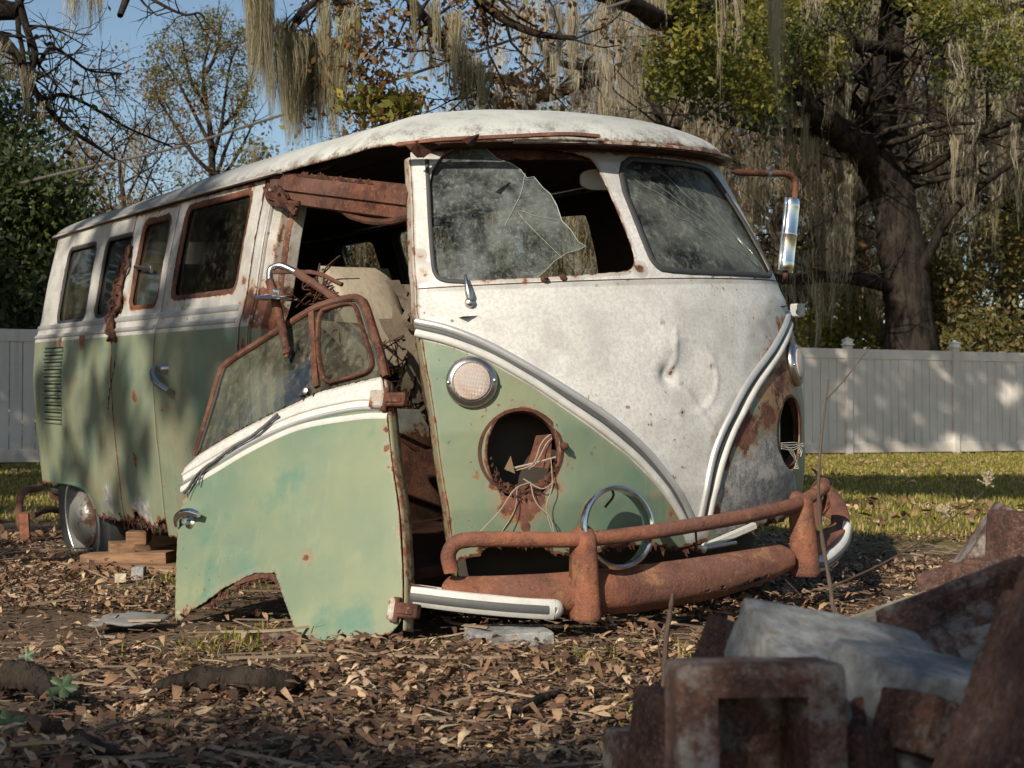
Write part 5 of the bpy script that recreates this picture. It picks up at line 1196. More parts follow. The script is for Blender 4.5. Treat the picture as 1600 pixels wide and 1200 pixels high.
# twigs and bark crumbs in the litter
def twigs(n, y0, y1, seed, Lr, rr0):
    x, y, r = scatter(n, y0, y1, seed, .3); L = Lr[0] + (Lr[1] - Lr[0]) * r.random(n) ** 2; a = r.random(n) * math.pi; z = gheight(x, y) + .012 + .02 * r.random(n)
    m = 5; tt = np.linspace(-.5, .5, m); bend = r.normal(size=n) * .12; C = np.zeros((n, m, 3))
    C[:, :, 0] = x[:, None] + np.cos(a)[:, None] * tt * L[:, None] - np.sin(a)[:, None] * (bend * L)[:, None] * (tt * 2) ** 2
    C[:, :, 1] = y[:, None] + np.sin(a)[:, None] * tt * L[:, None] + np.cos(a)[:, None] * (bend * L)[:, None] * (tt * 2) ** 2
    C[:, :, 2] = z[:, None] + r.normal(size=n)[:, None] * .06 * tt * L[:, None]
    rad = rr0 * (.4 + r.random(n)); D = np.stack([-np.sin(a), np.cos(a), 0 * a], 1)[:, None, :]
    V = np.zeros((n, m, 3, 3)); V[:, :, 0] = C + D * rad[:, None, None]; V[:, :, 1] = C + np.array([0, 0, 1.2]) * rad[:, None, None]; V[:, :, 2] = C - D * rad[:, None, None]
    b = np.arange(n)[:, None, None, None] * m * 3; i = np.arange(m - 1)[None, :, None, None] * 3; q = np.array([[0, 1, 4, 3], [1, 2, 5, 4]])[None, None]
    o = mk('twig_litter', V.reshape(-1, 3), (b + i + q).reshape(-1, 4), M['bark_dry'], attrs={'rnd': np.repeat(r.random(n), m * 3)}); o['kind'] = 'stuff'
t = NT('dry_twig'); M['bark_dry'] = t.set(color=t.mix(t.attr('rnd'), (.06, .04, .028), (.30, .22, .15)), rough=.9)
twigs(3000, 1.8, 7.0, 5, (.015, .11), .0018); twigs(420, 1.9, 7.0, 6, (.12, .5), .0045)
# grass
t = NT('grass_blade'); gc = t.mix(t.attr('rnd'), (.14, .15, .020), (.34, .29, .06)); gc = t.mix(t.st(t.attr('rnd'), .68, .8), gc, (.42, .31, .14))
M['grass'] = t.set(color=gc, rough=.55, spec=.3)
tr = t.n('ShaderNodeBsdfTranslucent'); t.l(gc, tr.inputs[0]); ms = t.n('ShaderNodeMixShader'); ms.inputs[0].default_value = .35; t.l(t.bs.outputs[0], ms.inputs[1]); t.l(tr.outputs[0], ms.inputs[2]); t.l(ms.outputs[0], t.out.inputs[0])
def blades(x, y, r, H, w, nm, lean=.5):
    n = len(x); a = r.random(n) * 2 * math.pi; le = r.random(n) * lean * H; z = gheight(x, y); d = np.stack([np.cos(a), np.sin(a)], 1); s = np.stack([-np.sin(a), np.cos(a)], 1)
    V = np.zeros((n, 5, 3))
    for j, (f_, wf) in enumerate(((0, 1), (0, -1), (.55, .8), (.55, -.8), (1, 0))):
        V[:, j, :2] = np.c_[x, y] + d * (le * f_ ** 2)[:, None] + s * (w * wf * .5)[:, None]; V[:, j, 2] = z + H * f_ * (1 - .25 * f_ * lean)
    b = np.arange(n)[:, None] * 5; me = bpy.data.meshes.new(nm); me.vertices.add(n * 5); me.vertices.foreach_set('co', V.reshape(-1))
    q = (b + np.array([[0, 1, 3, 2]])); tr_ = (b + np.array([[2, 3, 4]])); li = np.concatenate([q.ravel(), tr_.ravel()]).astype(np.int32); me.loops.add(len(li)); me.loops.foreach_set('vertex_index', li)
    ls = np.concatenate([np.arange(0, n * 4, 4), n * 4 + np.arange(0, n * 3, 3)]).astype(np.int32); me.polygons.add(len(ls)); me.polygons.foreach_set('loop_start', ls); me.update(calc_edges=True)
    at = me.attributes.new('rnd', 'FLOAT', 'POINT'); at.data.foreach_set('value', np.repeat(r.random(n), 5).astype(np.float32)); me.materials.append(M['grass'])
    o = bpy.data.objects.new(nm, me); COL.objects.link(o); o['kind'] = 'stuff'; return o
x, y, r = scatter(220000, 4.9, 27, 11, 1.5, .8); k = (fbm(np.c_[x, y], .8, 31, 4) + .10 * sstep(y, 7, 12) + .09 * sstep(x, .6, 1.8) > .52 + .13 * (y < 7.3)); x, y = x[k], y[k]
blades(x, y, r, .02 + .045 * r.random(len(x)) ** 2, .006 + .0005 * y, 'lawn_grass', .8)
for (px, py, n, rad, H) in ((350, 1012, 150, .13, .05), (385, 1000, 60, .06, .07), (960, 1033, 110, .09, .045), (1110, 1025, 60, .06, .06), (1000, 1118, 40, .06, .05), (290, 1045, 20, .05, .04), (1075, 1030, 30, .1, .03), (900, 1040, 30, .1, .03), (240, 1150, 14, .03, .08)):
    c = gnd(px, py); r = np.random.default_rng(px); x = c[0] + r.normal(size=n) * rad * .8; y = c[1] + r.normal(size=n) * rad
    o = blades(x, y, r, H * (.4 + r.random(n)), .005 + 0 * x, 'grass_tuft', 1.3)
# fence ------------------------------------------------------------------
t = NT('weathered_vinyl'); fc = t.mix(t.st(t.noise(.8, 5, .6), .3, .7), (.54, .50, .46), (.66, .62, .58)); fc = t.mix(t.math('MULTIPLY', t.st(t.noise(1, 5, .6, co=t.scale((8, 8, .6))), .5, .75), .35), fc, (.28, .25, .22))
sz = t.n('ShaderNodeSeparateXYZ'); t.l(t.co, sz.inputs[0]); fc = t.mix(t.math('MULTIPLY', t.math('SUBTRACT', 1.0, t.st(t.math('ADD', sz.outputs[2], t.math('MULTIPLY', t.noise(3, 4), .3)), .1, .5)), .5), fc, (.24, .20, .15))
M['fence'] = t.set(color=fc, rough=.7)
M['cap'] = mat_flat('white_vinyl_cap', (.78, .76, .72), .5, 0, .06)
fence = root('privacy_fence', 'long pale board fence with white capped posts across the back of the yard', 'fence', (*(FP0 + FDIR * 8), 0))
FO = np.array(fence.location); FR = np.array([[FDIR[0], -FNRM[0], 0], [FDIR[1], -FNRM[1], 0], [0, 0, 1]])
def fpt(s, d, z): return np.array([*(FP0 + FDIR * s + FNRM * d), z]) - FO
for k in range(-10, 8):
    s0 = 13.74 + 2.31 * k; mb = MB(); mb.box(fpt(s0, .0, .93), (.13, .13, 1.90), FR, .008); p_ = mb.build('fence_post', M['fence'], fence)
    mb = MB(); c = fpt(s0, 0, 1.885); mb.box(c + [0, 0, .012], (.165, .165, .024), FR, .004); mb.box(c + [0, 0, .05], (.135, .135, .052), FR, .01); mb.box(c + [0, 0, .088], (.165, .165, .026), FR, .01); mb.box(c + [0, 0, .118], (.12, .12, .04), FR, .018, taper=.4); mb.build('post_cap', M['cap'], p_)
    mb = MB(); m = s0 + 1.155; mb.box(fpt(m, .0, 1.74), (2.18, .05, .17), FR, .006); mb.build('fence_rail', M['fence'], fence); mb = MB(); mb.box(fpt(m, 0, .12), (2.18, .05, .18), FR, .006); mb.build('fence_rail', M['fence'], fence)
    mb = MB(); nb = 13
    for j in range(nb): mb.box(fpt(s0 + .065 + (j + .5) * 2.18 / nb, -.004 * (j % 2), .93), (2.18 / nb - .007, .022, 1.46), FR, .005)
    mb.build('fence_boards', M['fence'], fence)
# ---------------------------------------------------------------- trees, Spanish moss
t = NT('oak_bark'); v = t.noise(1, 6, .7, co=t.scale((7, 7, 1.6))); n = t.noise(3, 5, .6)
bc = t.mix(t.st(v, .35, .65), (.007, .0055, .005), (.036, .028, .022)); bc = t.mix(t.math('MULTIPLY', t.st(n, .55, .7), .25), bc, (.085, .07, .055)); M['bark'] = t.set(color=bc, rough=.95, spec=.15, normal=t.bump(v, 1.0, .05))
def mat_leaf(name, ca, cb, tl=.35, cc=None):
    t = NT(name); c = t.mix(t.attr('rnd'), ca, cb)
    if cc: c = t.mix(t.st(t.attr('rnd'), .78, .86), c, cc)
    t.set(color=c, rough=.5, spec=.3); tr = t.n('ShaderNodeBsdfTranslucent'); t.l(c, tr.inputs[0]); ms = t.n('ShaderNodeMixShader'); ms.inputs[0].default_value = tl
    t.l(t.bs.outputs[0], ms.inputs[1]); t.l(tr.outputs[0], ms.inputs[2]); t.l(ms.outputs[0], t.out.inputs[0]); return t.m
M['leaf_oak'] = mat_leaf('oak_leaf', (.06, .078, .014), (.21, .195, .035), .4, (.34, .28, .06))
M['leaf_dark'] = mat_leaf('evergreen_leaf', (.018, .032, .012), (.065, .088, .024), .32, (.10, .12, .025))
M['leaf_brown'] = mat_leaf('browning_leaf', (.10, .045, .022), (.26, .15, .06), .4, (.20, .20, .045))
M['leaf_olive'] = mat_leaf('olive_leaf', (.06, .07, .02), (.20, .16, .055), .4, (.28, .17, .07))
M['moss'] = mat_leaf('spanish_moss', (.15, .125, .085), (.40, .345, .24), .3, (.52, .46, .34))
M['moss_near'] = mat_leaf('spanish_moss_near', (.18, .155, .09), (.39, .35, .225), .35, (.50, .46, .33))  # slightly yellower moss for most of the near curtains
def moss(C, L, W_, ns, nm, mat, par, r, wr=(.005, .020), org=None, zj=.06):
    """hanging clumps: at each point C a bundle of curly tapering strands of length L and bundle width W_"""
    n = len(C); m = 9; N = n * ns; tt = np.linspace(0, 1, m)[None]
    c = np.repeat(C, ns, 0); l = np.repeat(L, ns) * (.06 + .94 * r.random(N) ** 1.35); w = np.repeat(W_, ns); a = r.random(N) * 6.283; rad = w * r.random(N) ** .5
    ox = (np.cos(a) * rad)[:, None]; oy = (np.sin(a) * rad)[:, None]; p1 = r.random((N, 1)) * 6.283; p2 = r.random((N, 1)) * 6.283; am = (w * .26 * (r.random(N) + .2))[:, None]; L_ = l[:, None]
    cph = np.repeat(r.random(n) * 6.28, ns)[:, None]; cx = np.repeat(W_, ns)[:, None] * .55 * np.sin(cph + tt * L_ * 3.3); cy = np.repeat(W_, ns)[:, None] * .5 * np.cos(cph + tt * L_ * 2.7)
    f1 = 4 + 5 * r.random((N, 1)); f2 = 13 + 9 * r.random((N, 1)); tp = 1 - .55 * tt * L_ / np.repeat(L, ns)[:, None]
    X = c[:, None, 0] + ox * tp + cx * tt + am * (np.sin(p1 + tt * L_ * f1) + .5 * np.sin(p2 + tt * L_ * f2)) * (.3 + .7 * tt)
    Y = c[:, None, 1] + oy * tp + cy * tt + am * (np.cos(p1 * 1.7 + tt * L_ * f1) + .5 * np.cos(p2 + tt * L_ * f2)) * (.3 + .7 * tt)
    Z = c[:, None, 2] + (np.repeat(L, ns) * zj * (r.random(N) - .7))[:, None] - L_ * tt
    sw = (wr[0] + (wr[1] - wr[0]) * r.random(N) ** 2)[:, None] * (1 - .8 * tt ** 2) * .5; b = r.random(N) * 3.14; dx = np.cos(b)[:, None] * sw; dy = np.sin(b)[:, None] * sw
    V = np.stack([np.stack([X - dx, Y - dy, Z], 2), np.stack([X + dx, Y + dy, Z], 2)], 2).reshape(-1, 3)
    if org is not None: V = V - org
    q = (np.arange(N)[:, None, None] * (2 * m) + np.arange(m - 1)[None, :, None] * 2 + np.array([0, 1, 3, 2])).reshape(-1, 4)
    rv = np.clip(np.repeat(r.random(n), ns) * .6 + r.random(N) * .45, 0, 1)
    return mk(nm, V, q, mat, par, False, attrs={'rnd': np.repeat(rv, 2 * m)})
def leaves(C, R_, per, size, nm, mat, par, r, org=None, flat=1.0):
    """leaf faces scattered in little clusters around the points C"""
    n = len(C); N = n * per; c = np.repeat(C, per, 0); d = r.normal(size=(N, 3)); d /= np.linalg.norm(d, axis=1)[:, None]; c = c + d * (np.repeat(R_, per) * r.random(N) ** .5)[:, None] * [1, 1, flat]
    u = r.normal(size=(N, 3)); u /= np.linalg.norm(u, axis=1)[:, None]; v = np.cross(u, r.normal(size=(N, 3))); v /= np.linalg.norm(v, axis=1)[:, None]; s = size * (.5 + r.random(N)); 
    V = np.stack([c - u * s[:, None] * .5, c + v * s[:, None] * .26, c + u * s[:, None] * .5, c - v * s[:, None] * .26], 1).reshape(-1, 3)
    if org is not None: V = V - org
    rv = np.clip(np.repeat(r.random(n), per) * .55 + r.random(N) * .5, 0, 1)
    return mk(nm, V, np.arange(N * 4).reshape(-1, 4), mat, par, False, attrs={'rnd': np.repeat(rv, 4)})
def grow(p, d, L, rad, lev, maxlev, r, out, tips, spread=.6, up=.12, nseg=6, kids=(3, 4), shrink=.66, wig=.16):
    pts = [p]; dr = d / np.linalg.norm(d)
    for i in range(nseg):
        dr = dr + r.normal(size=3) * wig + np.array([0, 0, up]); dr /= np.linalg.norm(dr); pts.append(pts[-1] + dr * L / nseg)
    pts = np.array(pts); rr_ = rad * np.linspace(1, .38 if lev < maxlev else .2, nseg + 1); out.append((pts, rr_, lev))
    if lev >= maxlev: tips.extend(pts[2:]); return
    k = r.integers(kids[0], kids[1] + 1)
    for j in range(k):
        f_ = .35 + .65 * (j + r.random()) / k; i = min(int(f_ * nseg), nseg - 1); b = pts[i] + (pts[i + 1] - pts[i]) * (f_ * nseg - i) if i < nseg else pts[-1]
        a = r.normal(size=3); a -= dr * (a @ dr); a /= np.linalg.norm(a); nd = dr * (1 - spread * .6) + a * spread
        grow(b, nd, L * shrink * (.75 + .5 * r.random()), max(rr_[i] * .62, .004), lev + 1, maxlev, r, out, tips, spread, up, nseg, kids, shrink, wig)
    tips.append(pts[-1])
def tubes(out, nm, mat, par, org, kmax=10):
    mb = MB()
    for pts, rad, lev in out: mb.tube(pts - org, rad, max(3, kmax - 3 * lev), cap=False)
    return mb.build(nm, mat, par, auto=None)
def lodtree(nm, lab, base, H, seed, leafm, nleaf, lsize, lrad, mossn=0, mossL=(.5, 1.6), group='trees beyond the fence', maxlev=4, spread=.62, up=.08, tr=.018, crown_from=.35, lean=(0, 0), mossw=.16, mossmat='moss', cat='tree', kids=(3, 4)):
    r = np.random.default_rng(seed); base = np.array(base, float); rt = root(nm, lab, cat, base, group); out = []; tips = []
    pts = [base - [0, 0, .3]]; d = np.array([lean[0], lean[1], 1.0])
    for i in range(9):
        d = d + r.normal(size=3) * .06 * [1, 1, .3]; d /= np.linalg.norm(d); pts.append(pts[-1] + d * H * .85 / 9)
    pts = np.array(pts); rad = H * tr * np.linspace(1.15, .3, 10); out.append((pts, rad, 0))
    for j in range(11):
        f_ = crown_from + (1 - crown_from) * j / 10; i = min(int(f_ * 9), 8); b = pts[i] + (pts[i + 1] - pts[i]) * (f_ * 9 - i); a = r.random() * 6.283
        nd = np.array([math.cos(a), math.sin(a), .35 + .5 * f_]); grow(b, nd, H * .30 * (1.15 - .5 * f_), rad[i] * .55, 1, maxlev - 1, r, out, tips, spread, up, kids=kids)
    tips = np.array(tips); tubes(out, 'trunk', M['bark'], rt, base)
    if nleaf:
        c = tips[r.integers(0, len(tips), nleaf)] + r.normal(size=(nleaf, 3)) * lrad * .5; leaves(c, np.full(nleaf, lrad), 9, lsize, 'crown', M[leafm], rt, r, base)
    if mossn:
        allp = np.vstack([p for p, _, l in out if l >= 1]); c = allp[r.integers(0, len(allp), mossn)]
        moss(c, mossL[0] + (mossL[1] - mossL[0]) * r.random(mossn) ** 1.5, np.full(mossn, mossw) * (.5 + r.random(mossn)), 22, 'moss', M[mossmat], rt, r, org=base)
    return rt
# the great oak on the right
OAKY = 29.5
def AP(px, y=OAKY): return at_depth(px[0], px[1], y)
pr = OAKY / F_PX
r = np.random.default_rng(42)
ob = AP((1428, 655 + .61 * F_PX / OAKY)); ob[2] = 0
oak = root('live_oak', 'massive live oak with thick dark trunk and mossy limbs behind the right fence', 'tree', ob)
limbs = [([(1432, 700, 62, 0), (1428, 600, 54, 0), (1422, 520, 48, 0), (1415, 440, 44, 0), (1402, 350, 44, 0), (1392, 280, 40, 0), (1390, 200, 34, .2), (1388, 120, 30, .4), (1394, 40, 27, .5), (1402, -60, 24, .8), (1405, -200, 18, 1)], 0),
    ([(1392, 300, 34, 0), (1360, 245, 30, -.5), (1325, 218, 24, -1.2), (1285, 185, 20, -2), (1240, 148, 17, -2.6), (1220, 122, 14, -3)], 1), ([(1335, 215, 9, -1), (1280, 208, 7, -1.5), (1210, 205, 6, -2.4), (1160, 195, 5, -3), (1108, 172, 4, -3.4), (1080, 190, 3, -3.8)], 1),
    ([(1385, 235, 18, 0), (1352, 190, 15, .2), (1330, 158, 13, .3), (1308, 128, 11, .5)], 1), ([(1378, 200, 14, -.6), (1372, 150, 13, -.9), (1374, 90, 11, -1)], 1),
    ([(1400, 78, 12, 0), (1340, 72, 9, -1), (1280, 80, 8, -2), (1225, 76, 6, -3), (1180, 60, 5, -3.5)], 1), ([(1402, -20, 22, .5), (1300, -70, 18, -2), (1180, -40, 15, -5), (1090, 20, 13, -7), (1035, 32, 12, -8), (990, 8, 10, -9), (930, -12, 8, -9.5)], 1),
    ([(1398, 120, 16, 0), (1250, 110, 13, 2), (1110, 118, 12, 3), (1030, 108, 11, 3), (985, 106, 10, 2), (945, 122, 10, 1.6), (900, 134, 9, 1), (850, 150, 10, 1), (800, 126, 8, 1), (740, 118, 6, 1)], 1), ([(960, 112, 8, 1.8), (930, 102, 7, 1.5), (898, 104, 6, 1), (860, 90, 5, 1), (835, 55, 5, 1), (800, 38, 4, 1)], 1),
    ([(1405, 262, 12, 0), (1450, 262, 7, -.5), (1500, 228, 6, -1), (1545, 205, 5, -1.5), (1620, 178, 4, -2)], 1), ([(1418, 440, 13, 0), (1450, 400, 8, -.4), (1478, 345, 7, -.8), (1530, 292, 6, -1.2), (1610, 235, 4, -1.8)], 1),
    ([(1405, 450, 13, 0), (1350, 438, 10, -.6), (1290, 432, 9, -1), (1240, 438, 8, -1.5), (1190, 430, 5, -2)], 1), ([(1400, 20, 18, 0), (1480, -30, 14, 1), (1560, 10, 12, 1), (1640, 20, 8, 1)], 1), ([(1130, 190, 5, -3), (1080, 170, 5, -3), (1045, 210, 8, -3), (1020, 150, 6, -3), (1000, 130, 4, -3)], 1)]
out = []; tips = []
for L_, lev in limbs:
    p = np.array([AP((x, y), OAKY + dz) for x, y, w, dz in L_]); s = spline(p, 6 * len(L_)); w = np.interp(np.linspace(0, 1, len(s)), np.linspace(0, 1, len(L_)), [a[2] for a in L_]) * pr * (.80 if lev == 0 else 1)
    out.append((s, w * (1 + .12 * (r.random(len(s)) - .5)), 0 if lev == 0 else 1))
    if lev:
        for j in range(len(s)):
            if r.random() < .30: a = r.normal(size=3) * [1, .6, 1]; a[2] = abs(a[2]) * .4; grow(s[j], a, 1.2 + 1.5 * r.random(), max(w[j] * .22, .02), 2, 4, r, out, tips, .7, .05, 5, (2, 3))
tips = np.array(tips); tubes(out, 'trunk', M['bark'], oak, ob, 16)
tp = project(tips); allp = np.vstack([p for p, _, l in out if l >= 1])
sel = tips[((tp[:, 1] < 150) & (tp[:, 0] > 1020))]
def pxcloud(n, x0, x1, y0, y1, d0, d1, r): return np.array([at_depth(x0 + (x1 - x0) * r.random(), y0 + (y1 - y0) * r.random(), d0 + (d1 - d0) * r.random()) for _ in range(n)])
def ellcloud(n, cx, cy, rx, ry, d0, d1, r):
    a = r.random(n) * 6.283; q = r.random(n) ** .5; return np.array([at_depth(cx + rx * b * math.cos(c), cy + ry * b * math.sin(c), d0 + (d1 - d0) * e) for b, c, e in zip(q, a, r.random(n))])
cl = [ellcloud(70, *e, r) for e in ((1110, 40, 95, 60, 21, 24), (1080, 110, 70, 40, 21, 24), (1170, 90, 70, 50, 22, 25), (1060, 40, 50, 50, 21, 23), (1170, 10, 80, 40, 22, 25), (1150, 150, 55, 25, 22, 24), (1300, 20, 90, 40, 26, 30), (1420, 0, 120, 30, 27, 31), (1560, 60, 50, 60, 26, 30), (1480, 20, 60, 30, 27, 30), (1270, 85, 50, 30, 26, 29))]
cl = np.vstack(cl + [sel[r.integers(0, len(sel), 150)]] ); cl = cl[fbm(project(cl) / 100, 2.6, 5, 2) > .44]; pc_ = project(cl); cl = cl[~((pc_[:, 0] > 1335) & (pc_[:, 0] < 1445) & (pc_[:, 1] > 10))]; leaves(cl, np.full(len(cl), .36), 36, .10, 'crown', M['leaf_oak'], oak, r, ob); c2_ = cl[::3] + [.2, .5, -.3]; leaves(c2_, np.full(len(c2_), .40), 26, .10, 'crown', M['leaf_dark'], oak, r, ob)
c = allp[r.integers(0, len(allp), 620)]; q_ = project(c); c = c[(q_[:, 1] > -60) & ~((q_[:, 0] > 1335) & (q_[:, 0] < 1480) & (q_[:, 1] > -60))]; moss(c, .5 + 1.8 * r.random(len(c)) ** 1.4, .06 + .16 * r.random(len(c)), 44, 'moss', M['moss'], oak, r, org=ob)
# wood of mossy trees behind the oak: each its own trunk, limbs and hanging moss
r = np.random.default_rng(5)
kinds = [('grey bare mossy oak in the wood', 'leaf_olive', 300, 800), ('brown leaved mossy oak in the wood', 'leaf_brown', 560, 640), ('green bushy tree low in the wood', 'leaf_dark', 900, 60)]
ORD = 'first second third fourth fifth sixth seventh eighth ninth tenth eleventh twelfth thirteenth fourteenth fifteenth sixteenth seventeenth eighteenth nineteenth twentieth'.split()
wood = [(1015, 34, 9.5, 0), (1120, 38, 16, 0), (1250, 36, 17, 0), (1560, 35, 16, 0), (880, 40, 9.5, 0), (1330, 46, 20, 1), (1480, 44, 18, 0), (960, 48, 12.5, 1), (1180, 50, 20, 0), (1640, 42, 18, 1), (760, 46, 10, 1), (680, 52, 10.5, 0), (1400, 54, 22, 0), (1070, 56, 22, 0), (830, 58, 13.5, 0), (600, 50, 9.5, 1), (540, 60, 11.5, 2), (1290, 33, 12, 1), (1700, 50, 22, 0), (1530, 58, 24, 1)]
RK = {i: j for j, i in enumerate(sorted(range(len(wood)), key=lambda q: wood[q][0]))}
for i, (px, d, H, k) in enumerate(wood):
    p = at_depth(px, 655, d); lodtree('mossy_tree', kinds[k][0] + ', %s from the left of its row' % ORD[RK[i]], (p[0], d, 0), H, 100 + i, kinds[k][1], kinds[k][2], .13, .5, kinds[k][3], (.6, 2.6), maxlev=4, crown_from=.22, up=.03, mossw=.26, lean=(r.normal() * .1, 0))
# dark trees along the left side of the yard, mostly out of view (they show in the van's windows)
for i, (x, y, H) in enumerate([(-12, 17, 7), (-12, 13, 8), (-14, 10.5, 9.5), (-17, 16, 11), (-17, 8, 10), (-17, 25, 9)]): lodtree('evergreen_tree', 'dark evergreen along the left side of the yard, %s of its row outside the view' % ORD[i], (x, y, 0), H, 900 + i, 'leaf_dark', 1500, .18, .6, 10, (.5, 1.5), maxlev=3, crown_from=.08, up=.10, group='trees along the left side')
# undergrowth just beyond the fence
for i, (px, d, H) in enumerate([(1300, 31, 3.2), (1500, 33, 4.5), (1590, 31, 5.5), (1180, 33, 3.5), (1560, 29, 2.6), (1395, 35, 3.5), (1240, 40, 5), (1440, 42, 6), (1100, 42, 5), (1000, 44, 5), (1640, 36, 6), (1480, 30, 2.4)]):
    p = at_depth(px, 655, d); lodtree('shrub', 'low green shrub above the fence, %s of the shrub row from the left' % ORD[sorted([1300, 1500, 1590, 1180, 1560, 1395, 1240, 1440, 1100, 1000, 1640, 1480]).index(px)], (p[0], d, 0), H, 300 + i, 'leaf_olive' if i % 3 else 'leaf_oak', 700, .13, .45, 10 if i % 2 else 25, (.5, 1.5), maxlev=3, crown_from=.08, cat='shrub', group='shrubs beyond the fence')
# left of the van: dark evergreens, the airy tree, hazy twiggy trees
def P0(px, d): return (at_depth(px, 655, d)[0], d, 0)
for i, (px, d, H, lab) in enumerate([(20, 24, 4.9, 'dark evergreen at the far left edge, nearest the fence corner'), (-70, 27, 7.0, 'tall dark evergreen cut by the left edge of the view'), (75, 30, 4.2, 'dark evergreen behind the rear of the van'), (-30, 33, 7.4, 'dark evergreen behind the leftmost trees'), (150, 36, 4.9, 'dark evergreen rising over the van rear'), (240, 44, 6.6, 'pointed dark green tree left of the airy tree'), (395, 46, 8.6, 'bushy green tree right of the airy tree')]):
    lodtree('evergreen_tree', lab, P0(px, d), H, 500 + i, 'leaf_dark' if i < 5 else 'leaf_olive', 1700 if i < 5 else 1300, .15, .55, 16, (.5, 1.8), maxlev=4, crown_from=.12, up=.10, group=None)
r = np.random.default_rng(61); ab = np.array(P0(334, 46), float); airy = root('airy_tree', 'slender tree with airy olive brown rounded crown against the sky above the van rear', 'tree', ab)
A_ = lambda x, y, dz=0: at_depth(x, y, 46 + dz); out = []; tips = []
tk = spline(np.array([ab - [0, 0, .3], A_(334, 500), A_(333, 380), A_(332, 290), A_(330, 220), A_(322, 160), A_(318, 110), A_(330, 60)]), 50); out.append((tk, np.linspace(.20, .03, 50), 0))
for L_ in ([(331, 250), (345, 200), (352, 150), (360, 100), (372, 70)], [(331, 230), (310, 190), (290, 150), (268, 110), (255, 90)], [(322, 165), (300, 130), (290, 90), (285, 60)], [(346, 200), (372, 170), (390, 130), (398, 100)], [(330, 270), (300, 240), (270, 190), (250, 160), (240, 130)], [(332, 290), (360, 260), (385, 215), (400, 180)], [(318, 120), (335, 90), (345, 50), (340, 25)], [(333, 300), (350, 240), (366, 200), (372, 150)]):
    s_ = spline(np.array([A_(x, y, .8 * r.normal()) for x, y in L_]), 24); out.append((s_, np.linspace(.08, .02, 24), 1))
    for j in range(4, 24):
        if r.random() < .6: v_ = r.normal(size=3); v_[2] = abs(v_[2]); grow(s_[j], v_, .8, .02, 3, 4, r, out, tips, .6, .12, 4, (2, 3))
tubes(out, 'trunk', M['bark'], airy, ab, 10)
c = np.vstack([ellcloud(n, x, y, a, b, 45, 47.5, r) for x, y, a, b, n in ((262, 100, 36, 42, 46), (300, 60, 45, 34, 50), (350, 50, 42, 34, 50), (378, 95, 28, 48, 44), (318, 105, 50, 40, 40), (275, 150, 50, 32, 40), (345, 150, 45, 40, 28), (250, 130, 30, 30, 26), (310, 190, 60, 26, 18), (385, 160, 20, 40, 16))])
leaves(c, np.full(len(c), .34), 26, .10, 'crown', M['leaf_olive'], airy, r, ab)
for i, (px, d, H, lm) in enumerate([(190, 38, 9.4, 'leaf_brown'), (90, 34, 7.2, 'leaf_brown'), (270, 50, 10.5, 'leaf_olive'), (440, 44, 8.5, 'leaf_olive'), (130, 48, 9.5, 'leaf_olive'), (500, 55, 11, 'leaf_brown')]):
    lodtree('twiggy_tree', ['thin twiggy brown tree left of the airy tree', 'low twiggy tree with moss at the far left', 'twiggy tree just left of the airy crown', 'twiggy tree behind the near moss curtain', 'hazy twiggy tree above the van rear windows', 'twiggy brown tree above the torn roof edge'][i], P0(px, d), H, 700 + i, lm, 420, .10, .45, 34, (.6, 2.4), maxlev=5, crown_from=.3, up=.07, group='bare twiggy trees on the left', mossw=.2)
# the near tree whose branches hang into the top of the view ------------
r = np.random.default_rng(9)
nb_ = np.array([-8.5, 9.5, 0]); near = root('overhanging_oak', 'near oak whose mossy branches hang into the top of the view over the van', 'tree', nb_)
out = []; tips = []
def brl(L_, kid=.5, ln=.9, maxl=3, key=1, up=0.0, moss_=True):
    p = np.array([at_depth(x, y, d) for x, y, w, d in L_]); s = spline(p, 5 * len(L_)); w = np.interp(np.linspace(0, 1, len(s)), np.linspace(0, 1, len(L_)), [a[2] for a in L_]) * np.interp(np.linspace(0, 1, len(s)), np.linspace(0, 1, len(L_)), [a[3] for a in L_]) / F_PX
    out.append((s, w, key)); tl = []
    for j in range(len(s)):
        if r.random() < kid: a = r.normal(size=3) * [1, .6, 1]; grow(s[j], a, ln * (.5 + r.random()), max(w[j] * .4, .006), 2, maxl, r, out, tl, .7, up, 5, (2, 3), wig=.25)
    return s, np.array(tl)
trk = np.array([nb_ - [0, 0, .3], nb_ + [.2, 0, 2], nb_ + [.5, .3, 4.2], nb_ + [1, .4, 6.5], nb_ + [1.2, 0, 9]]); out.append((spline(trk, 24), np.linspace(.62, .30, 24), 0))
a1, t1 = brl([(-900, -500, 60, 9.5), (-400, -350, 45, 10), (0, -160, 32, 10.5), (300, -130, 26, 10.5), (480, -70, 18, 10.5), (620, -60, 14, 10.5), (800, -70, 10, 10.5)], .5, 1.0)
a2, t2 = brl([(480, -70, 12, 10.5), (520, -10, 8, 10.5), (540, 30, 6, 10.6), (545, 80, 4, 10.6), (530, 110, 3, 10.6)], .55, .55)
a3, t3 = brl([(600, -60, 10, 10.5), (650, 10, 8, 10.4), (690, 60, 7, 10.4), (730, 120, 5, 10.4), (770, 150, 4, 10.4)], .6, .5)
a4, t4 = brl([(700, -60, 10, 10.5), (760, 10, 8, 10.5), (830, 50, 6, 10.5), (900, 60, 4, 10.5)], .6, .7)
a5, t5 = brl([(520, -10, 6, 10.6), (470, 20, 5, 10.7), (450, 60, 4, 10.8), (425, 40, 3, 10.9)], .5, .4)
a6, t6 = brl([(520, 100, 4, 10.6), (570, 120, 4, 10.5), (600, 150, 3, 10.5), (635, 170, 3, 10.5)], .6, .35)
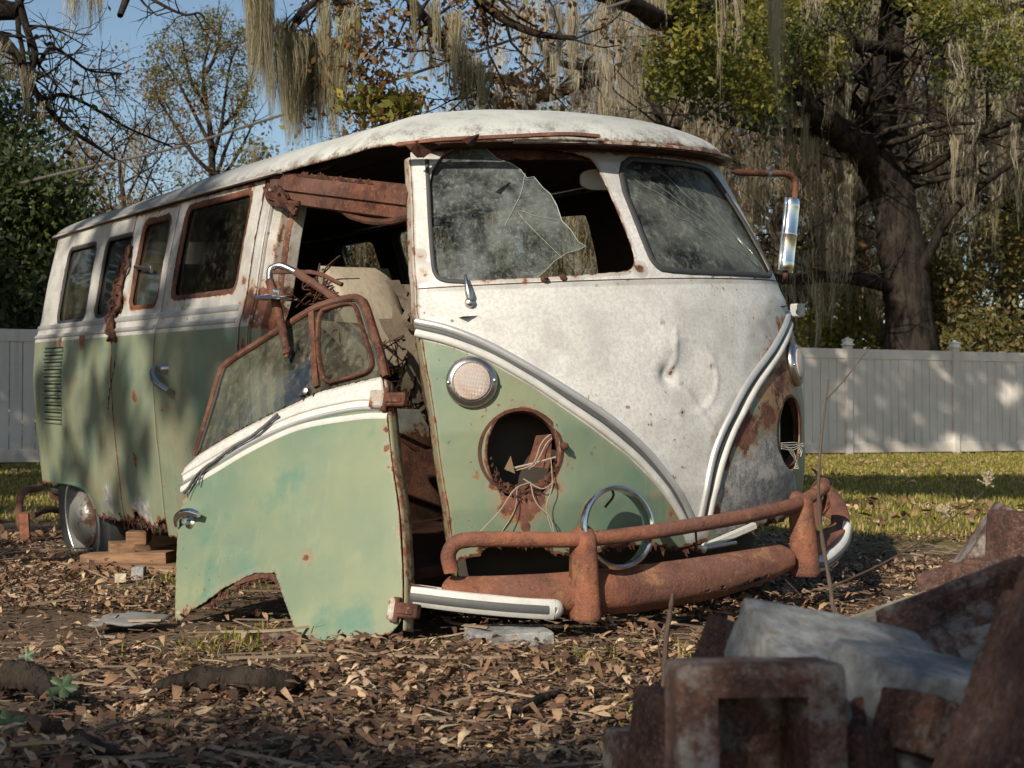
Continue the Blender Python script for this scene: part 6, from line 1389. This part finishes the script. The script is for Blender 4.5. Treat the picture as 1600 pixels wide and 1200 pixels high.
b1, u1_ = brl([(-300, -60, 40, 10), (-80, 10, 26, 10), (0, 15, 17, 10), (28, 20, 12, 10)], .2, .5)
b2, u2_ = brl([(30, 5, 7, 10), (42, 45, 6, 10), (55, 85, 5.5, 10), (48, 125, 5, 10), (72, 165, 4.5, 10.1), (105, 200, 4, 10.2), (145, 225, 3, 10.3), (180, 250, 2, 10.4)], .85, .42, 3)
b3, u3_ = brl([(60, 100, 4, 10), (80, 75, 3, 10.1), (110, 90, 2.5, 10.2), (140, 110, 2, 10.3), (190, 115, 1.5, 10.4)], .9, .3, 3)
b4, u4_ = brl([(-30, 40, 9, 10), (5, 60, 7, 10), (30, 90, 6, 10), (45, 120, 5, 10)], .4, .4)
b5, u5_ = brl([(70, 155, 4, 10.1), (100, 148, 3, 10.2), (140, 165, 2.5, 10.4), (200, 200, 2, 10.8), (270, 230, 1.5, 11)], .8, .32, 3)
b6, u6_ = brl([(180, -40, 6, 10), (240, 0, 3, 10), (285, 22, 2, 10), (310, 20, 1.5, 10)], .6, .25, 3)
tubes(out, 'trunk', M['bark'], near, nb_, 12)
brn = np.vstack([t2, t3, t4, t6]); brn = brn[project(brn)[:, 1] > -60]; leaves(brn[r.integers(0, len(brn), 200)], np.full(200, .16), 9, .055, 'crown', M['leaf_brown'], near, r, nb_)
c = np.vstack([ellcloud(26, 700, 30, 70, 50, 10.2, 10.8, r), ellcloud(38, 790, 140, 80, 34, 10.2, 10.8, r), ellcloud(10, 580, 175, 50, 24, 10.2, 10.8, r), ellcloud(25, 600, 165, 45, 22, 10.2, 10.8, r), ellcloud(20, 560, 20, 50, 30, 10.3, 10.8, r), ellcloud(12, 810, 30, 70, 40, 10.3, 10.9, r)])
leaves(c, np.full(len(c), .17), 13, .052, 'crown', M['leaf_brown'], near, r, nb_)
c = ellcloud(40, 590, 165, 55, 20, 10.2, 10.6, r); leaves(c, np.full(40, .12), 7, .09, 'crown', M['leaf_oak'], near, r, nb_)
c = u2_[r.integers(0, len(u2_), 60)]; leaves(c, np.full(60, .05), 2, .06, 'crown', M['leaf_dark'], near, r, nb_)
def curtain(segs, n, L, W_, mat='moss_near', ns=150, wr=(.0016, .005)):
    C_ = []
    for (x0, y0, x1, y1, d) in segs:
        f_ = r.random(n); C_.append(np.array([at_depth(x0 + (x1 - x0) * a + 3 * r.normal(), y0 + (y1 - y0) * a, d + .25 * r.normal()) for a in f_]))
        c_ = C_[-1]; moss(c_, L[0] + (L[1] - L[0]) * r.random(len(c_)), W_ * (.4 + .8 * r.random(len(c_))), ns, 'moss', M[mat], near, r, wr, nb_, .35)
curtain([(398, -40, 415, -30, 10.6)], 12, (.7, .95), .09, ns=240)
curtain([(428, 30, 470, 60, 10.8)], 14, (.45, .85), .09, ns=150); curtain([(440, 60, 535, 70, 10.8)], 46, (.30, .85), .075, ns=190)
curtain([(425, 100, 540, 110, 10.8)], 16, (.35, .62), .09, ns=60)
curtain([(500, 0, 560, 20, 10.6), (640, -10, 720, 30, 10.5), (700, 60, 760, 110, 10.5)], 9, (.3, .7), .07)
curtain([(780, 10, 950, 20, 12), (760, 140, 860, 150, 12)], 8, (.3, .7), .07, 'moss')
curtain([(92, -30, 160, -20, 10)], 9, (.22, .42), .06, 'moss', 60); curtain([(2, 60, 45, 110, 10)], 9, (.2, .35), .07, 'moss', 50); curtain([(55, 150, 120, 210, 10.2)], 6, (.1, .22), .03, 'moss', 25)
curtain([(1208, -40, 1214, -40, 8.5)], 7, (.5, .78), .05, 'moss_near', 110, (.0012, .004))
# added shading crown, unseen: leaf masses placed to shade the yard and fence
SR_R = SUN_DIR[:2] / SUN_DIR[2]
def shade_pts(fn, x0, x1, y0, y1, step, H, r):
    gx, gy = np.meshgrid(np.arange(x0, x1, step), np.arange(y0, y1, step)); g = np.c_[gx.ravel(), gy.ravel()]; g = g + (r.random(g.shape) - .5) * step; k = r.random(len(g)) < fn(g[:, 0], g[:, 1]); g = g[k]
    h = H + (r.random(len(g)) - .5) * .8; return np.c_[g + SR_R * h[:, None], h]
def f_near(x, y):
    n = fbm(np.c_[x, y], 1.1, 71, 3); edge = 2.75 + .9 * (n - .5)
    a = (y < edge) * (.97 - .35 * (n > .60)) * (np.hypot(x - .74, (y - 2.12) / .8) > .17) * ((np.abs(x - 1.25) > .42) | (y < 2.65))
    side_ = ((x < .2) & (y > 5.8) & (y < 10.5)) * (.38 * sstep(fbm(np.c_[x, y], 1.7, 5, 3), .40, .56)) * sstep(-x + .22 * (y - 5.6), -.3, .5)
    door_ = ((y > 4.15) & (y < 5.6) & (x < -.1)) * .0
    return np.maximum(np.maximum(a, side_), door_)
r = np.random.default_rng(77); sp_ = shade_pts(f_near, -4.5, 4.5, -1.0, 10.5, .16, 5.6, r)
sn = np.array([-9.5, -7.5, 0]); shd = root('unseen_shade_oak', 'unseen oak added behind the camera, its leaf masses shaped to shade yard and fence', 'tree', sn)
leaves(sp_, np.full(len(sp_), .13), 22, .14, 'crown', M['leaf_dark'], shd, r, sn)
def f_far(x, y):
    s = (x - FP0[0]) * FDIR[0] + (y - FP0[1]) * FDIR[1]; d = (x - FP0[0]) * FNRM[0] + (y - FP0[1]) * FNRM[1]        # d>0: in front of the fence
    n = fbm(np.c_[x * .5, y], .8, 33, 3)
    a = ((d < -.12) & (d > -3.0 + .0 * n)) * .96
    b = ((y > 11.3 + .8 * (n - .5)) & (y < 15.2 + 1.2 * (n - .5))) * .93 * (d > .8)
    c = ((y > 5) & (y < 11.3) & (d > .5)) * .3 * sstep(fbm(np.c_[x * .6, y * 1.5], .9, 44, 3), .54, .62)
    e = ((x < -3.0) & (d > .3)) * .9 * sstep(fbm(np.c_[x * .4, y], .7, 3, 2), .42, .5)
    return np.maximum.reduce([a, b, c, e]) * ((x > 2.0) | (x < -3.6))
sf = shade_pts(f_far, -12, 16, 10.0, 32, .30, 8.6, r); leaves(sf, np.full(len(sf), .26), 20, .26, 'crown', M['leaf_dark'], shd, r, sn)
out = []; tt_ = []
trk = np.array([sn - [0, 0, .3], sn + [.2, 0, 2], sn + [.6, .3, 4]]); out.append((spline(trk, 16), np.linspace(.6, .45, 16), 0))
for q in (lambda P: P[r.integers(0, len(P), 14)])(sp_[(sp_[:, 1] - SR_R[1] * sp_[:, 2]) < 2.4]): out.append((spline(np.array([trk[-1], (trk[-1] + q) / 2 + [0, 0, .6], q]), 12), np.linspace(.16, .03, 12), 1))
for q in (lambda P: P[r.integers(0, len(P), 5)])(sf[sf[:, 0] < -8.5]): out.append((spline(np.array([trk[-1], (trk[-1] + q) / 2 + [0, 0, 1.6], q]), 14), np.linspace(.2, .04, 14), 1))
tubes(out, 'trunk', M['bark'], shd, sn, 10)
# overhead cable
cp = [(-20, 300), (90, 272), (270, 232), (420, 186), (600, 130), (800, 62), (990, -2), (1150, -60)]
mb = MB(); q = spline(np.array([at_depth(x, y, 24 - i * 1.6) for i, (x, y) in enumerate(cp)]), 60); mb.tube(q, .018 * np.linspace(1.3, .8, 60), 6)
tag(mb.build('power_cable', mat_flat('cable', (.10, .09, .08), .8)), 'long dark overhead cable crossing the sky above the van', 'cable')
# ---------------------------------------------------------------- things on the ground
def T2(o, lab, cat, grp=None): tag(o, lab, cat, grp); return o
t = NT('red_brick'); n1 = t.noise(19, 6, .65); n2 = t.noise(95, 5, .7); bc = t.mix(t.st(n1, .3, .7), (.075, .036, .029), (.155, .078, .056)); bc = t.mix(t.math('MULTIPLY', t.st(n2, .42, .62), .8), bc, (.045, .028, .024)); bc = t.mix(t.math('MULTIPLY', t.st(t.noise(200, 5, .75, off=(2, 5, 1)), .52, .66), .5), bc, (.26, .23, .21))
bc = t.mix(t.math('MULTIPLY', t.st(t.math('ADD', t.noise(17, 8, .75, off=(4, 4, 4)), t.math('MULTIPLY', t.attr('mort'), .34)), .62, .80), .85), bc, (.27, .255, .24))
M['brick'] = t.set(color=bc, rough=.92, spec=.2, normal=t.bump(t.math('ADD', n2, t.noise(120, 4, .7)), .7, .006))
t = NT('grey_stone'); n1 = t.noise(20, 7, .65); bc = t.mix(t.st(n1, .3, .7), (.12, .125, .13), (.33, .335, .33)); bc = t.mix(t.math('MULTIPLY', t.st(t.noise(48, 6, .7), .50, .66), .7), bc, (.17, .13, .09)); bc = t.mix(t.math('MULTIPLY', t.st(t.noise(90, 5, .7), .5, .66), .5), bc, (.09, .085, .08)); M['stone'] = t.set(color=bc, rough=.9, normal=t.bump(t.noise(50, 6, .7), .6, .006))
t = NT('sandy_mortar'); bc = t.mix(t.st(t.noise(30, 6, .7), .35, .7), (.30, .25, .17), (.50, .44, .33)); M['sand'] = t.set(color=bc, rough=.95, normal=t.bump(t.noise(90, 5, .7), .6, .005))
t = NT('old_timber'); g = t.noise(1, 5, .6, co=t.scale((3, 60, 60))); bc = t.mix(t.st(g, .3, .7), (.12, .065, .035), (.27, .155, .085)); M['timber'] = t.set(color=bc, rough=.9, normal=t.bump(g, .5, .004))
def euler(rx, ry, rz): return np.array(Matrix.Rotation(math.radians(rz), 3, 'Z') @ Matrix.Rotation(math.radians(ry), 3, 'Y') @ Matrix.Rotation(math.radians(rx), 3, 'X'))
def brick(c, size, rot, lab, mat='brick', pocket=None, seed=0, cat='brick', nm='brick', grp='bricks in the pile', mort=.3, chip=.012):
    """rough block: dense box, worn edges; pocket = (half x, half z, depth) recess in the -Y face"""
    n = 18; sx, sy, sz = [v / 2 for v in size]; g = np.linspace(-1, 1, n); V = []; idx = {}; F_ = []
    def vid(i, j, k):
        key = (i, j, k)
        if key not in idx: idx[key] = len(V); V.append((g[i], g[j], g[k]))
        return idx[key]
    for a in range(n - 1):
        for b in range(n - 1):
            for k in (0, n - 1):
                F_.append((vid(a, b, k), vid(a + 1, b, k), vid(a + 1, b + 1, k), vid(a, b + 1, k))); F_.append((vid(a, k, b), vid(a + 1, k, b), vid(a + 1, k, b + 1), vid(a, k, b + 1))); F_.append((vid(k, a, b), vid(k, a + 1, b), vid(k, a + 1, b + 1), vid(k, a, b + 1)))
    V = np.array(V) * [sx, sy, sz]; 
    inn = V.copy(); R_ = min(sx, sy, sz) * .16
    cl_ = np.clip(V, -np.array([sx, sy, sz]) + R_, np.array([sx, sy, sz]) - R_); dv = V - cl_; L = np.linalg.norm(dv, axis=1)[:, None]; V = cl_ + np.where(L > 1e-9, dv / np.maximum(L, 1e-9) * np.minimum(L, R_), 0)
    nz = fbm(V + seed * 3.1, 18, seed, 4) - .5; nz2 = fbm(V + seed, 7, seed + 4, 2) - .5; nz = nz + .5 * (fbm(V + seed * 2.2, 60, seed + 9, 2) - .5); V = V + V / (np.linalg.norm(V, axis=1)[:, None] + 1e-6) * (np.clip(nz * chip * 6 + nz2 * chip * 10, -.25, .12) * .55 * min(sx, sy, sz) * 2)[:, None]
    front_m = None
    if pocket:
        m = (inn[:, 1] < -sy + 1e-6) & (np.abs(inn[:, 0] - pocket[3]) < pocket[0]) & (np.abs(inn[:, 2] - pocket[4]) < pocket[1]); V[m, 1] += pocket[2]
    V = V @ rot.T; o = mk(nm, V, F_, M[mat], None, True, attrs={'mort': np.full(len(V), mort)}, auto=35); fix_normals(o); o.location = c; return T2(o, lab, cat, grp)
def dp(px, py, d): return at_depth(px, py, d)
G = 'bricks in the pile'
brick(dp(1178, 1142, 1.36), (.162, .09, .135), euler(-6, 0, 2), 'whitish mortar stained brick with a square hole, front of the pile', pocket=(.037, .045, .08, 0, -.012), seed=1, mort=.48)
brick(dp(1180, 1310, 1.40), (.20, .10, .10), euler(0, 0, -8), 'brick under the holed brick at the front of the pile', seed=2)
brick(dp(1092, 1190, 1.56), (.10, .16, .14), euler(0, 8, 24), 'red brick tilted against the left of the holed brick', seed=3, mort=.1)
brick(dp(1195, 1035, 1.95), (.12, .16, .07), euler(8, 20, 30), 'small red brick corner behind the grey slab', seed=4, mort=.15)
brick(dp(1330, 1075, 1.62), (.235, .21, .085), euler(22, 12, 14), 'smooth grey slab lying on top of the pile', 'stone', seed=5, cat='stone slab', nm='stone_slab', grp=None, chip=.020)
brick(dp(1430, 1110, 1.52), (.16, .14, .11), euler(10, 10, 35), 'dark block under the grey slab', 'stone', seed=6, cat='stone', nm='stone_block', grp=None, chip=.03)
brick(dp(1415, 1005, 2.15), (.26, .22, .05), euler(6, -14, 20), 'sandy sunlit paving piece behind the grey slab', 'sand', seed=7, cat='paving piece', nm='paving_piece', grp=None)
brick(dp(1520, 990, 1.78), (.21, .085, .12), euler(-54, -20, 4), 'red brick with a sunken panel on its upper face, right of the slab', pocket=(.055, .030, .03, .02, .004), seed=8, mort=.45)
brick(dp(1530, 1085, 1.70), (.22, .14, .07), euler(0, -10, -12), 'shaded brick beneath the panelled brick', seed=9)
brick(dp(1530, 872, 2.55), (.055, .10, .21), euler(0, 34, -10), 'lichen edged brick leaning upright at the top of the pile', seed=10, mort=.6)
brick(dp(1590, 862, 2.45), (.075, .10, .14), euler(0, 3, 8), 'square dark red brick standing at the right edge', seed=11, mort=.05)
brick(dp(1565, 940, 2.25), (.16, .12, .10), euler(0, 10, 30), 'half hidden brick behind the panelled brick', seed=12)
brick(dp(1580, 1100, 1.22), (.026, .16, .28), euler(0, 25, -2), 'blurred leaning slab of brick nearest the camera at the right edge', seed=13, mort=.2)
brick(dp(1660, 1130, 1.25), (.12, .14, .20), euler(0, 20, 10), 'dark brick cut by the right edge of the view', seed=14, mort=0)
for k, (px, py, d, a) in enumerate([(1130, 1190, 1.75, 10), (1260, 1170, 1.75, -25), (1380, 1190, 1.7, 40), (1500, 1180, 1.75, -10), (1420, 1080, 2.15, 15), (1560, 1030, 2.3, -30), (1290, 1280, 1.5, 5), (1450, 1300, 1.45, 60), (1200, 1090, 2.0, 50), (1590, 960, 2.6, 12)]):
    brick(dp(px, py, d), (.21, .11, .08), euler(RNG.normal() * 6, RNG.normal() * 6, a), 'shaded brick low in the heart of the pile, %s placed' % ORD[k], seed=20 + k, mort=.1)
for k, (px, py, d, s, a, m) in enumerate([(1010, 1170, 1.75, (.09, .07, .05), 20, .5), (1090, 1110, 1.75, (.07, .06, .05), 60, .2), (1240, 1020, 2.0, (.10, .05, .05), 10, .3), (1440, 1040, 1.85, (.12, .06, .06), -30, .1), (1480, 1150, 1.45, (.15, .07, .06), 35, .4), (1385, 1150, 1.5, (.09, .06, .07), 10, .3), (1470, 960, 2.3, (.12, .10, .05), 25, .5), (1500, 915, 2.5, (.14, .06, .06), -15, .1), (1540, 900, 2.4, (.10, .05, .06), 50, .3), (1590, 1010, 1.6, (.12, .06, .05), -20, .7), (1330, 1180, 1.4, (.08, .06, .05), 50, .1)]):
    brick(dp(px, py, d), s, euler(RNG.normal() * 14, RNG.normal() * 14, a), 'broken brick piece wedged among the whole bricks, %s placed' % ORD[k], seed=50 + k, mort=m, chip=.03, cat='brick piece', nm='brick_piece', grp='broken pieces in the pile', pocket=(s[0] * .22, s[2] * .2, .012, 0, 0) if k % 3 == 0 else None)
# timbers chocking the van behind the rear wheel
def timber(px, py, d, size, rot, lab, s): return brick(dp(px, py, d), size, rot, lab, 'timber', seed=s, cat='timber', nm='timber_block', grp='timbers stacked under the van', chip=.006)
timber(200, 898, 5.75, (.46, .14, .09), euler(0, 1, 4), 'dark rotten timber at the bottom of the stack', 31)
timber(200, 873, 5.85, (.37, .12, .055), euler(0, -2, -6), 'long pale timber second from the bottom', 32)
timber(190, 855, 5.9, (.10, .14, .045), euler(0, 0, 20), 'short block on the left of the long timber', 33)
timber(217, 838, 5.95, (.085, .20, .055), euler(0, 0, 8), 'square ended block on top of the timber stack', 34)
timber(250, 868, 6.1, (.26, .10, .06), euler(0, -12, 30), 'slanting timber at the back of the stack', 35)
timber(255, 852, 6.3, (.30, .12, .10), euler(0, 0, 10), 'dark timber hard under the sill', 36)
def rock(px, py, size, lab, mat='stone', s=1, rot=(0, 0, 0), dz=.0):
    c = gnd(px, py); c = c + [0, 0, size[2] * .12 + dz]; return brick(c, size, euler(*rot), lab, mat, seed=s, cat='stone', nm='stone', grp=None, chip=.09)
rock(795, 1000, (.22, .16, .05), 'flat rough grey stone on the litter under the bumper', s=41, rot=(0, 0, 12)); rock(1222, 927, (.06, .05, .045), 'small pale stone by the right end of the bumper', s=42); rock(217, 898, (.045, .045, .05), 'small bluish stone beside the timber stack', s=43); rock(190, 905, (.05, .04, .04), 'small brown stone beside the timber stack', 'sand', s=44)
rock(440, 1002, (.10, .045, .035), 'red broken clay piece by the fallen door', 'brick', s=45)
# crumpled grey roofing scrap
g0 = gnd(205, 978); us = np.linspace(-1, 1, 14); V = []
for a in us:
    for b in us: V.append(g0 + [a * .10, b * .09, .018 + .022 * (1 - abs(b)) * (1 - a * a) + .03 * (fbm(np.array([[a * 1.3, b * 1.3]]), 2, 6)[0] - .5)])
o = mk('roofing_scrap', np.array(V), [(i * 14 + j, (i + 1) * 14 + j, (i + 1) * 14 + j + 1, i * 14 + j + 1) for i in range(13) for j in range(13)], mat_flat('grey_felt', (.17, .165, .16), .8, 0, .3, 30, .4)); o.modifiers.new('t', 'SOLIDIFY').thickness = .006; T2(o, 'crumpled grey scrap lying on the leaves left of the fallen door', 'scrap')
# dead sticks and roots
def stick(nm, P_, rad, lab, cat='stick', mat='bark', kids=()):
    rt = root(nm, lab, cat, P_[0]); b = np.array(P_[0]); mb = MB(); mb.tube(spline(np.array(P_) - b, 40), np.interp(np.linspace(0, 1, 40), np.linspace(0, 1, len(rad)), rad), 9, wob=.35); mb.build('stem', M[mat], rt)
    for K, r0 in kids: mb = MB(); mb.tube(spline(np.array(K) - b, 20), np.linspace(r0, r0 * .4, 20), 6, wob=.2); mb.build('twig', M[mat], rt)
    return rt
gp = lambda px, py, dz=0.01: gnd(px, py) + [0, 0, dz]
stick('fallen_branch', [gp(245, 1084, .015), gp(300, 1082, .03), gp(370, 1086, .035), gp(440, 1088, .03), gp(475, 1082, .015)], [.012, .024, .03, .026, .010], 'thick dark rotten branch lying across the leaves in front of the door', 'branch')
stick('root', [gp(-20, 1125, .01), gp(40, 1150, .03), gp(110, 1178, .035), gp(190, 1215, .03)], [.012, .014, .015, .013], 'brown root arching out of the ground at the lower left', 'root')
stick('root', [gp(-20, 1088, .02), gp(30, 1092, .05), gp(70, 1100, .04), gp(90, 1118, .0)], [.03, .034, .026, .012], 'stubby thick root at the left edge', 'root')
stick('fallen_branch', [gp(740, 1122, .01), gp(800, 1128, .02), gp(850, 1112, .03), gp(885, 1098, .02)], [.006, .010, .010, .006], 'short crooked stick on the leaves below the bumper', 'branch')
stick('fallen_branch', [gp(60, 1105, .03), gp(55, 1085, .05), gp(85, 1095, .03)], [.012, .016, .006], 'short dark stub beside the green leaf at the lower left', 'branch')
ds = lambda px, py, d: at_depth(px, py, d)
WA = [gnd(1215 + 60 * RNG.random(), 905 + 30 * RNG.random()) for _ in range(12)]; WK = {i: j for j, i in enumerate(sorted(range(12), key=lambda q: WA[q][1]))}
for k in range(12):
    a = WA[k]; b = a + [RNG.normal() * .12, RNG.normal() * .1, .05 + .1 * RNG.random()]; c = b + [RNG.normal() * .1, RNG.normal() * .1, -.05]
    stick('dry_weed', [a, b, c], [.003, .0025, .0015], 'dry weed stalk by the right end of the bumper, %s nearest' % ORD[WK[k]], 'weed', 'bark_dry')['group'] = 'dry weeds by the bumper'
M['stem'] = mat_flat('sapling_bark', (.085, .06, .045), .8, 0, .3, 40)
sb_ = ds(1318, 995, 3.3); sb_[2] = 0
stick('bare_sapling', [sb_, ds(1312, 975, 3.3), ds(1302, 950, 3.3), ds(1297, 915, 3.3), ds(1286, 850, 3.3), ds(1279, 780, 3.3), ds(1282, 700, 3.3), ds(1290, 630, 3.3), ds(1294, 592, 3.3)], [.008, .006, .0055, .005, .0045, .004, .0032, .0024, .0012], 'leafless sapling standing in front of the right headlamp hole', 'sapling', 'stem',
      [([ds(1290, 625, 3.3), ds(1318, 595, 3.32), ds(1345, 560, 3.35), ds(1360, 542, 3.38)], .0022), ([ds(1299, 917, 3.3), ds(1370, 885, 3.1), ds(1440, 845, 2.95), ds(1500, 800, 2.85), ds(1538, 768, 2.8)], .0024)])
sw_ = gnd(1036, 1112)
sr_ = stick('dead_stem', [sw_, ds(1037, 1070, 2.95), ds(1041, 1000, 2.95), ds(1046, 965, 2.96), ds(1051, 928, 2.96)], [.007, .006, .006, .005, .004], 'thin dead stem with a side shoot in front of the bumper', 'dead stem', 'bark_dry', [([ds(1037, 1040, 2.95), ds(1030, 1025, 2.95), ds(1029, 995, 2.95)], .003)])
# little flower heads on the sapling's side branch
mb = MB()
for (x, y, d) in ((1544, 748, 2.8), (1480, 795, 2.88)):
    for k in range(30): c = ds(x, y, d) + RNG.normal(size=3) * .008; mb.tube([ds(x, y + 10, d), c], .0008, 4); mb.box(c, (.004, .004, .004), bev=.001)
tag(mb.build('seed_head', mat_flat('seed', (.30, .24, .17), .8)), 'dry fluffy seed heads on a thin stalk at the right', 'seed head')
# lobed green plants at the lower left
t = NT('geranium_leaf'); M['green_leaf'] = t.set(color=t.mix(t.noise(30, 4), (.028, .050, .022), (.058, .090, .036)), rough=.55, normal=t.bump(t.noise(60, 4), .4, .004))
def lobed(c, R_, tilt, lab, seed, turn=0):
    r = np.random.default_rng(seed); V = [(0, 0, 0)]; n = 70
    for i in range(n):
        a = 2 * math.pi * i / n; lob = abs(math.cos(a * 2.5)) ** .6; rad = R_ * (.45 + .55 * lob) * (1 + .08 * math.sin(a * 23)) * (.35 if abs(a - math.pi) < .12 else 1); V.append((rad * math.cos(a), rad * math.sin(a), .12 * R_ * math.cos(5 * a)))
    mid = [(x * .55, y * .55, z * .2 + R_ * .06) for x, y, z in V[1:]]; V = np.array([V[0]] + mid + V[1:]) @ euler(*tilt).T
    F_ = [(0, 1 + i, 1 + (i + 1) % n) for i in range(n)] + [(1 + i, 1 + n + i, 1 + n + (i + 1) % n, 1 + (i + 1) % n) for i in range(n)]
    rt = root('weed_plant', lab, 'plant', c); mk('leaf', V + [0, 0, .05], F_, M['green_leaf'], rt); mb = MB(); mb.tube([np.zeros(3), np.array([.005, .004, .03]), np.array([0, 0, .05])], .0015, 5); mb.build('stalk', M['green_leaf'], rt); return rt
lobed(gnd(98, 1110), .030, (48, 8, 10), 'lobed green leaf above the roots at the lower left', 1); lobed(gnd(15, 1172), .032, (35, -5, 60), 'lobed green leaf at the lower left corner', 2); lobed(gnd(42, 1058), .020, (60, 30, -20), 'small narrow green leaf high on the left bank', 3); lobed(gnd(80, 1125), .014, (50, -20, 70), 'tiny green leaf under the largest one at the lower left', 4)
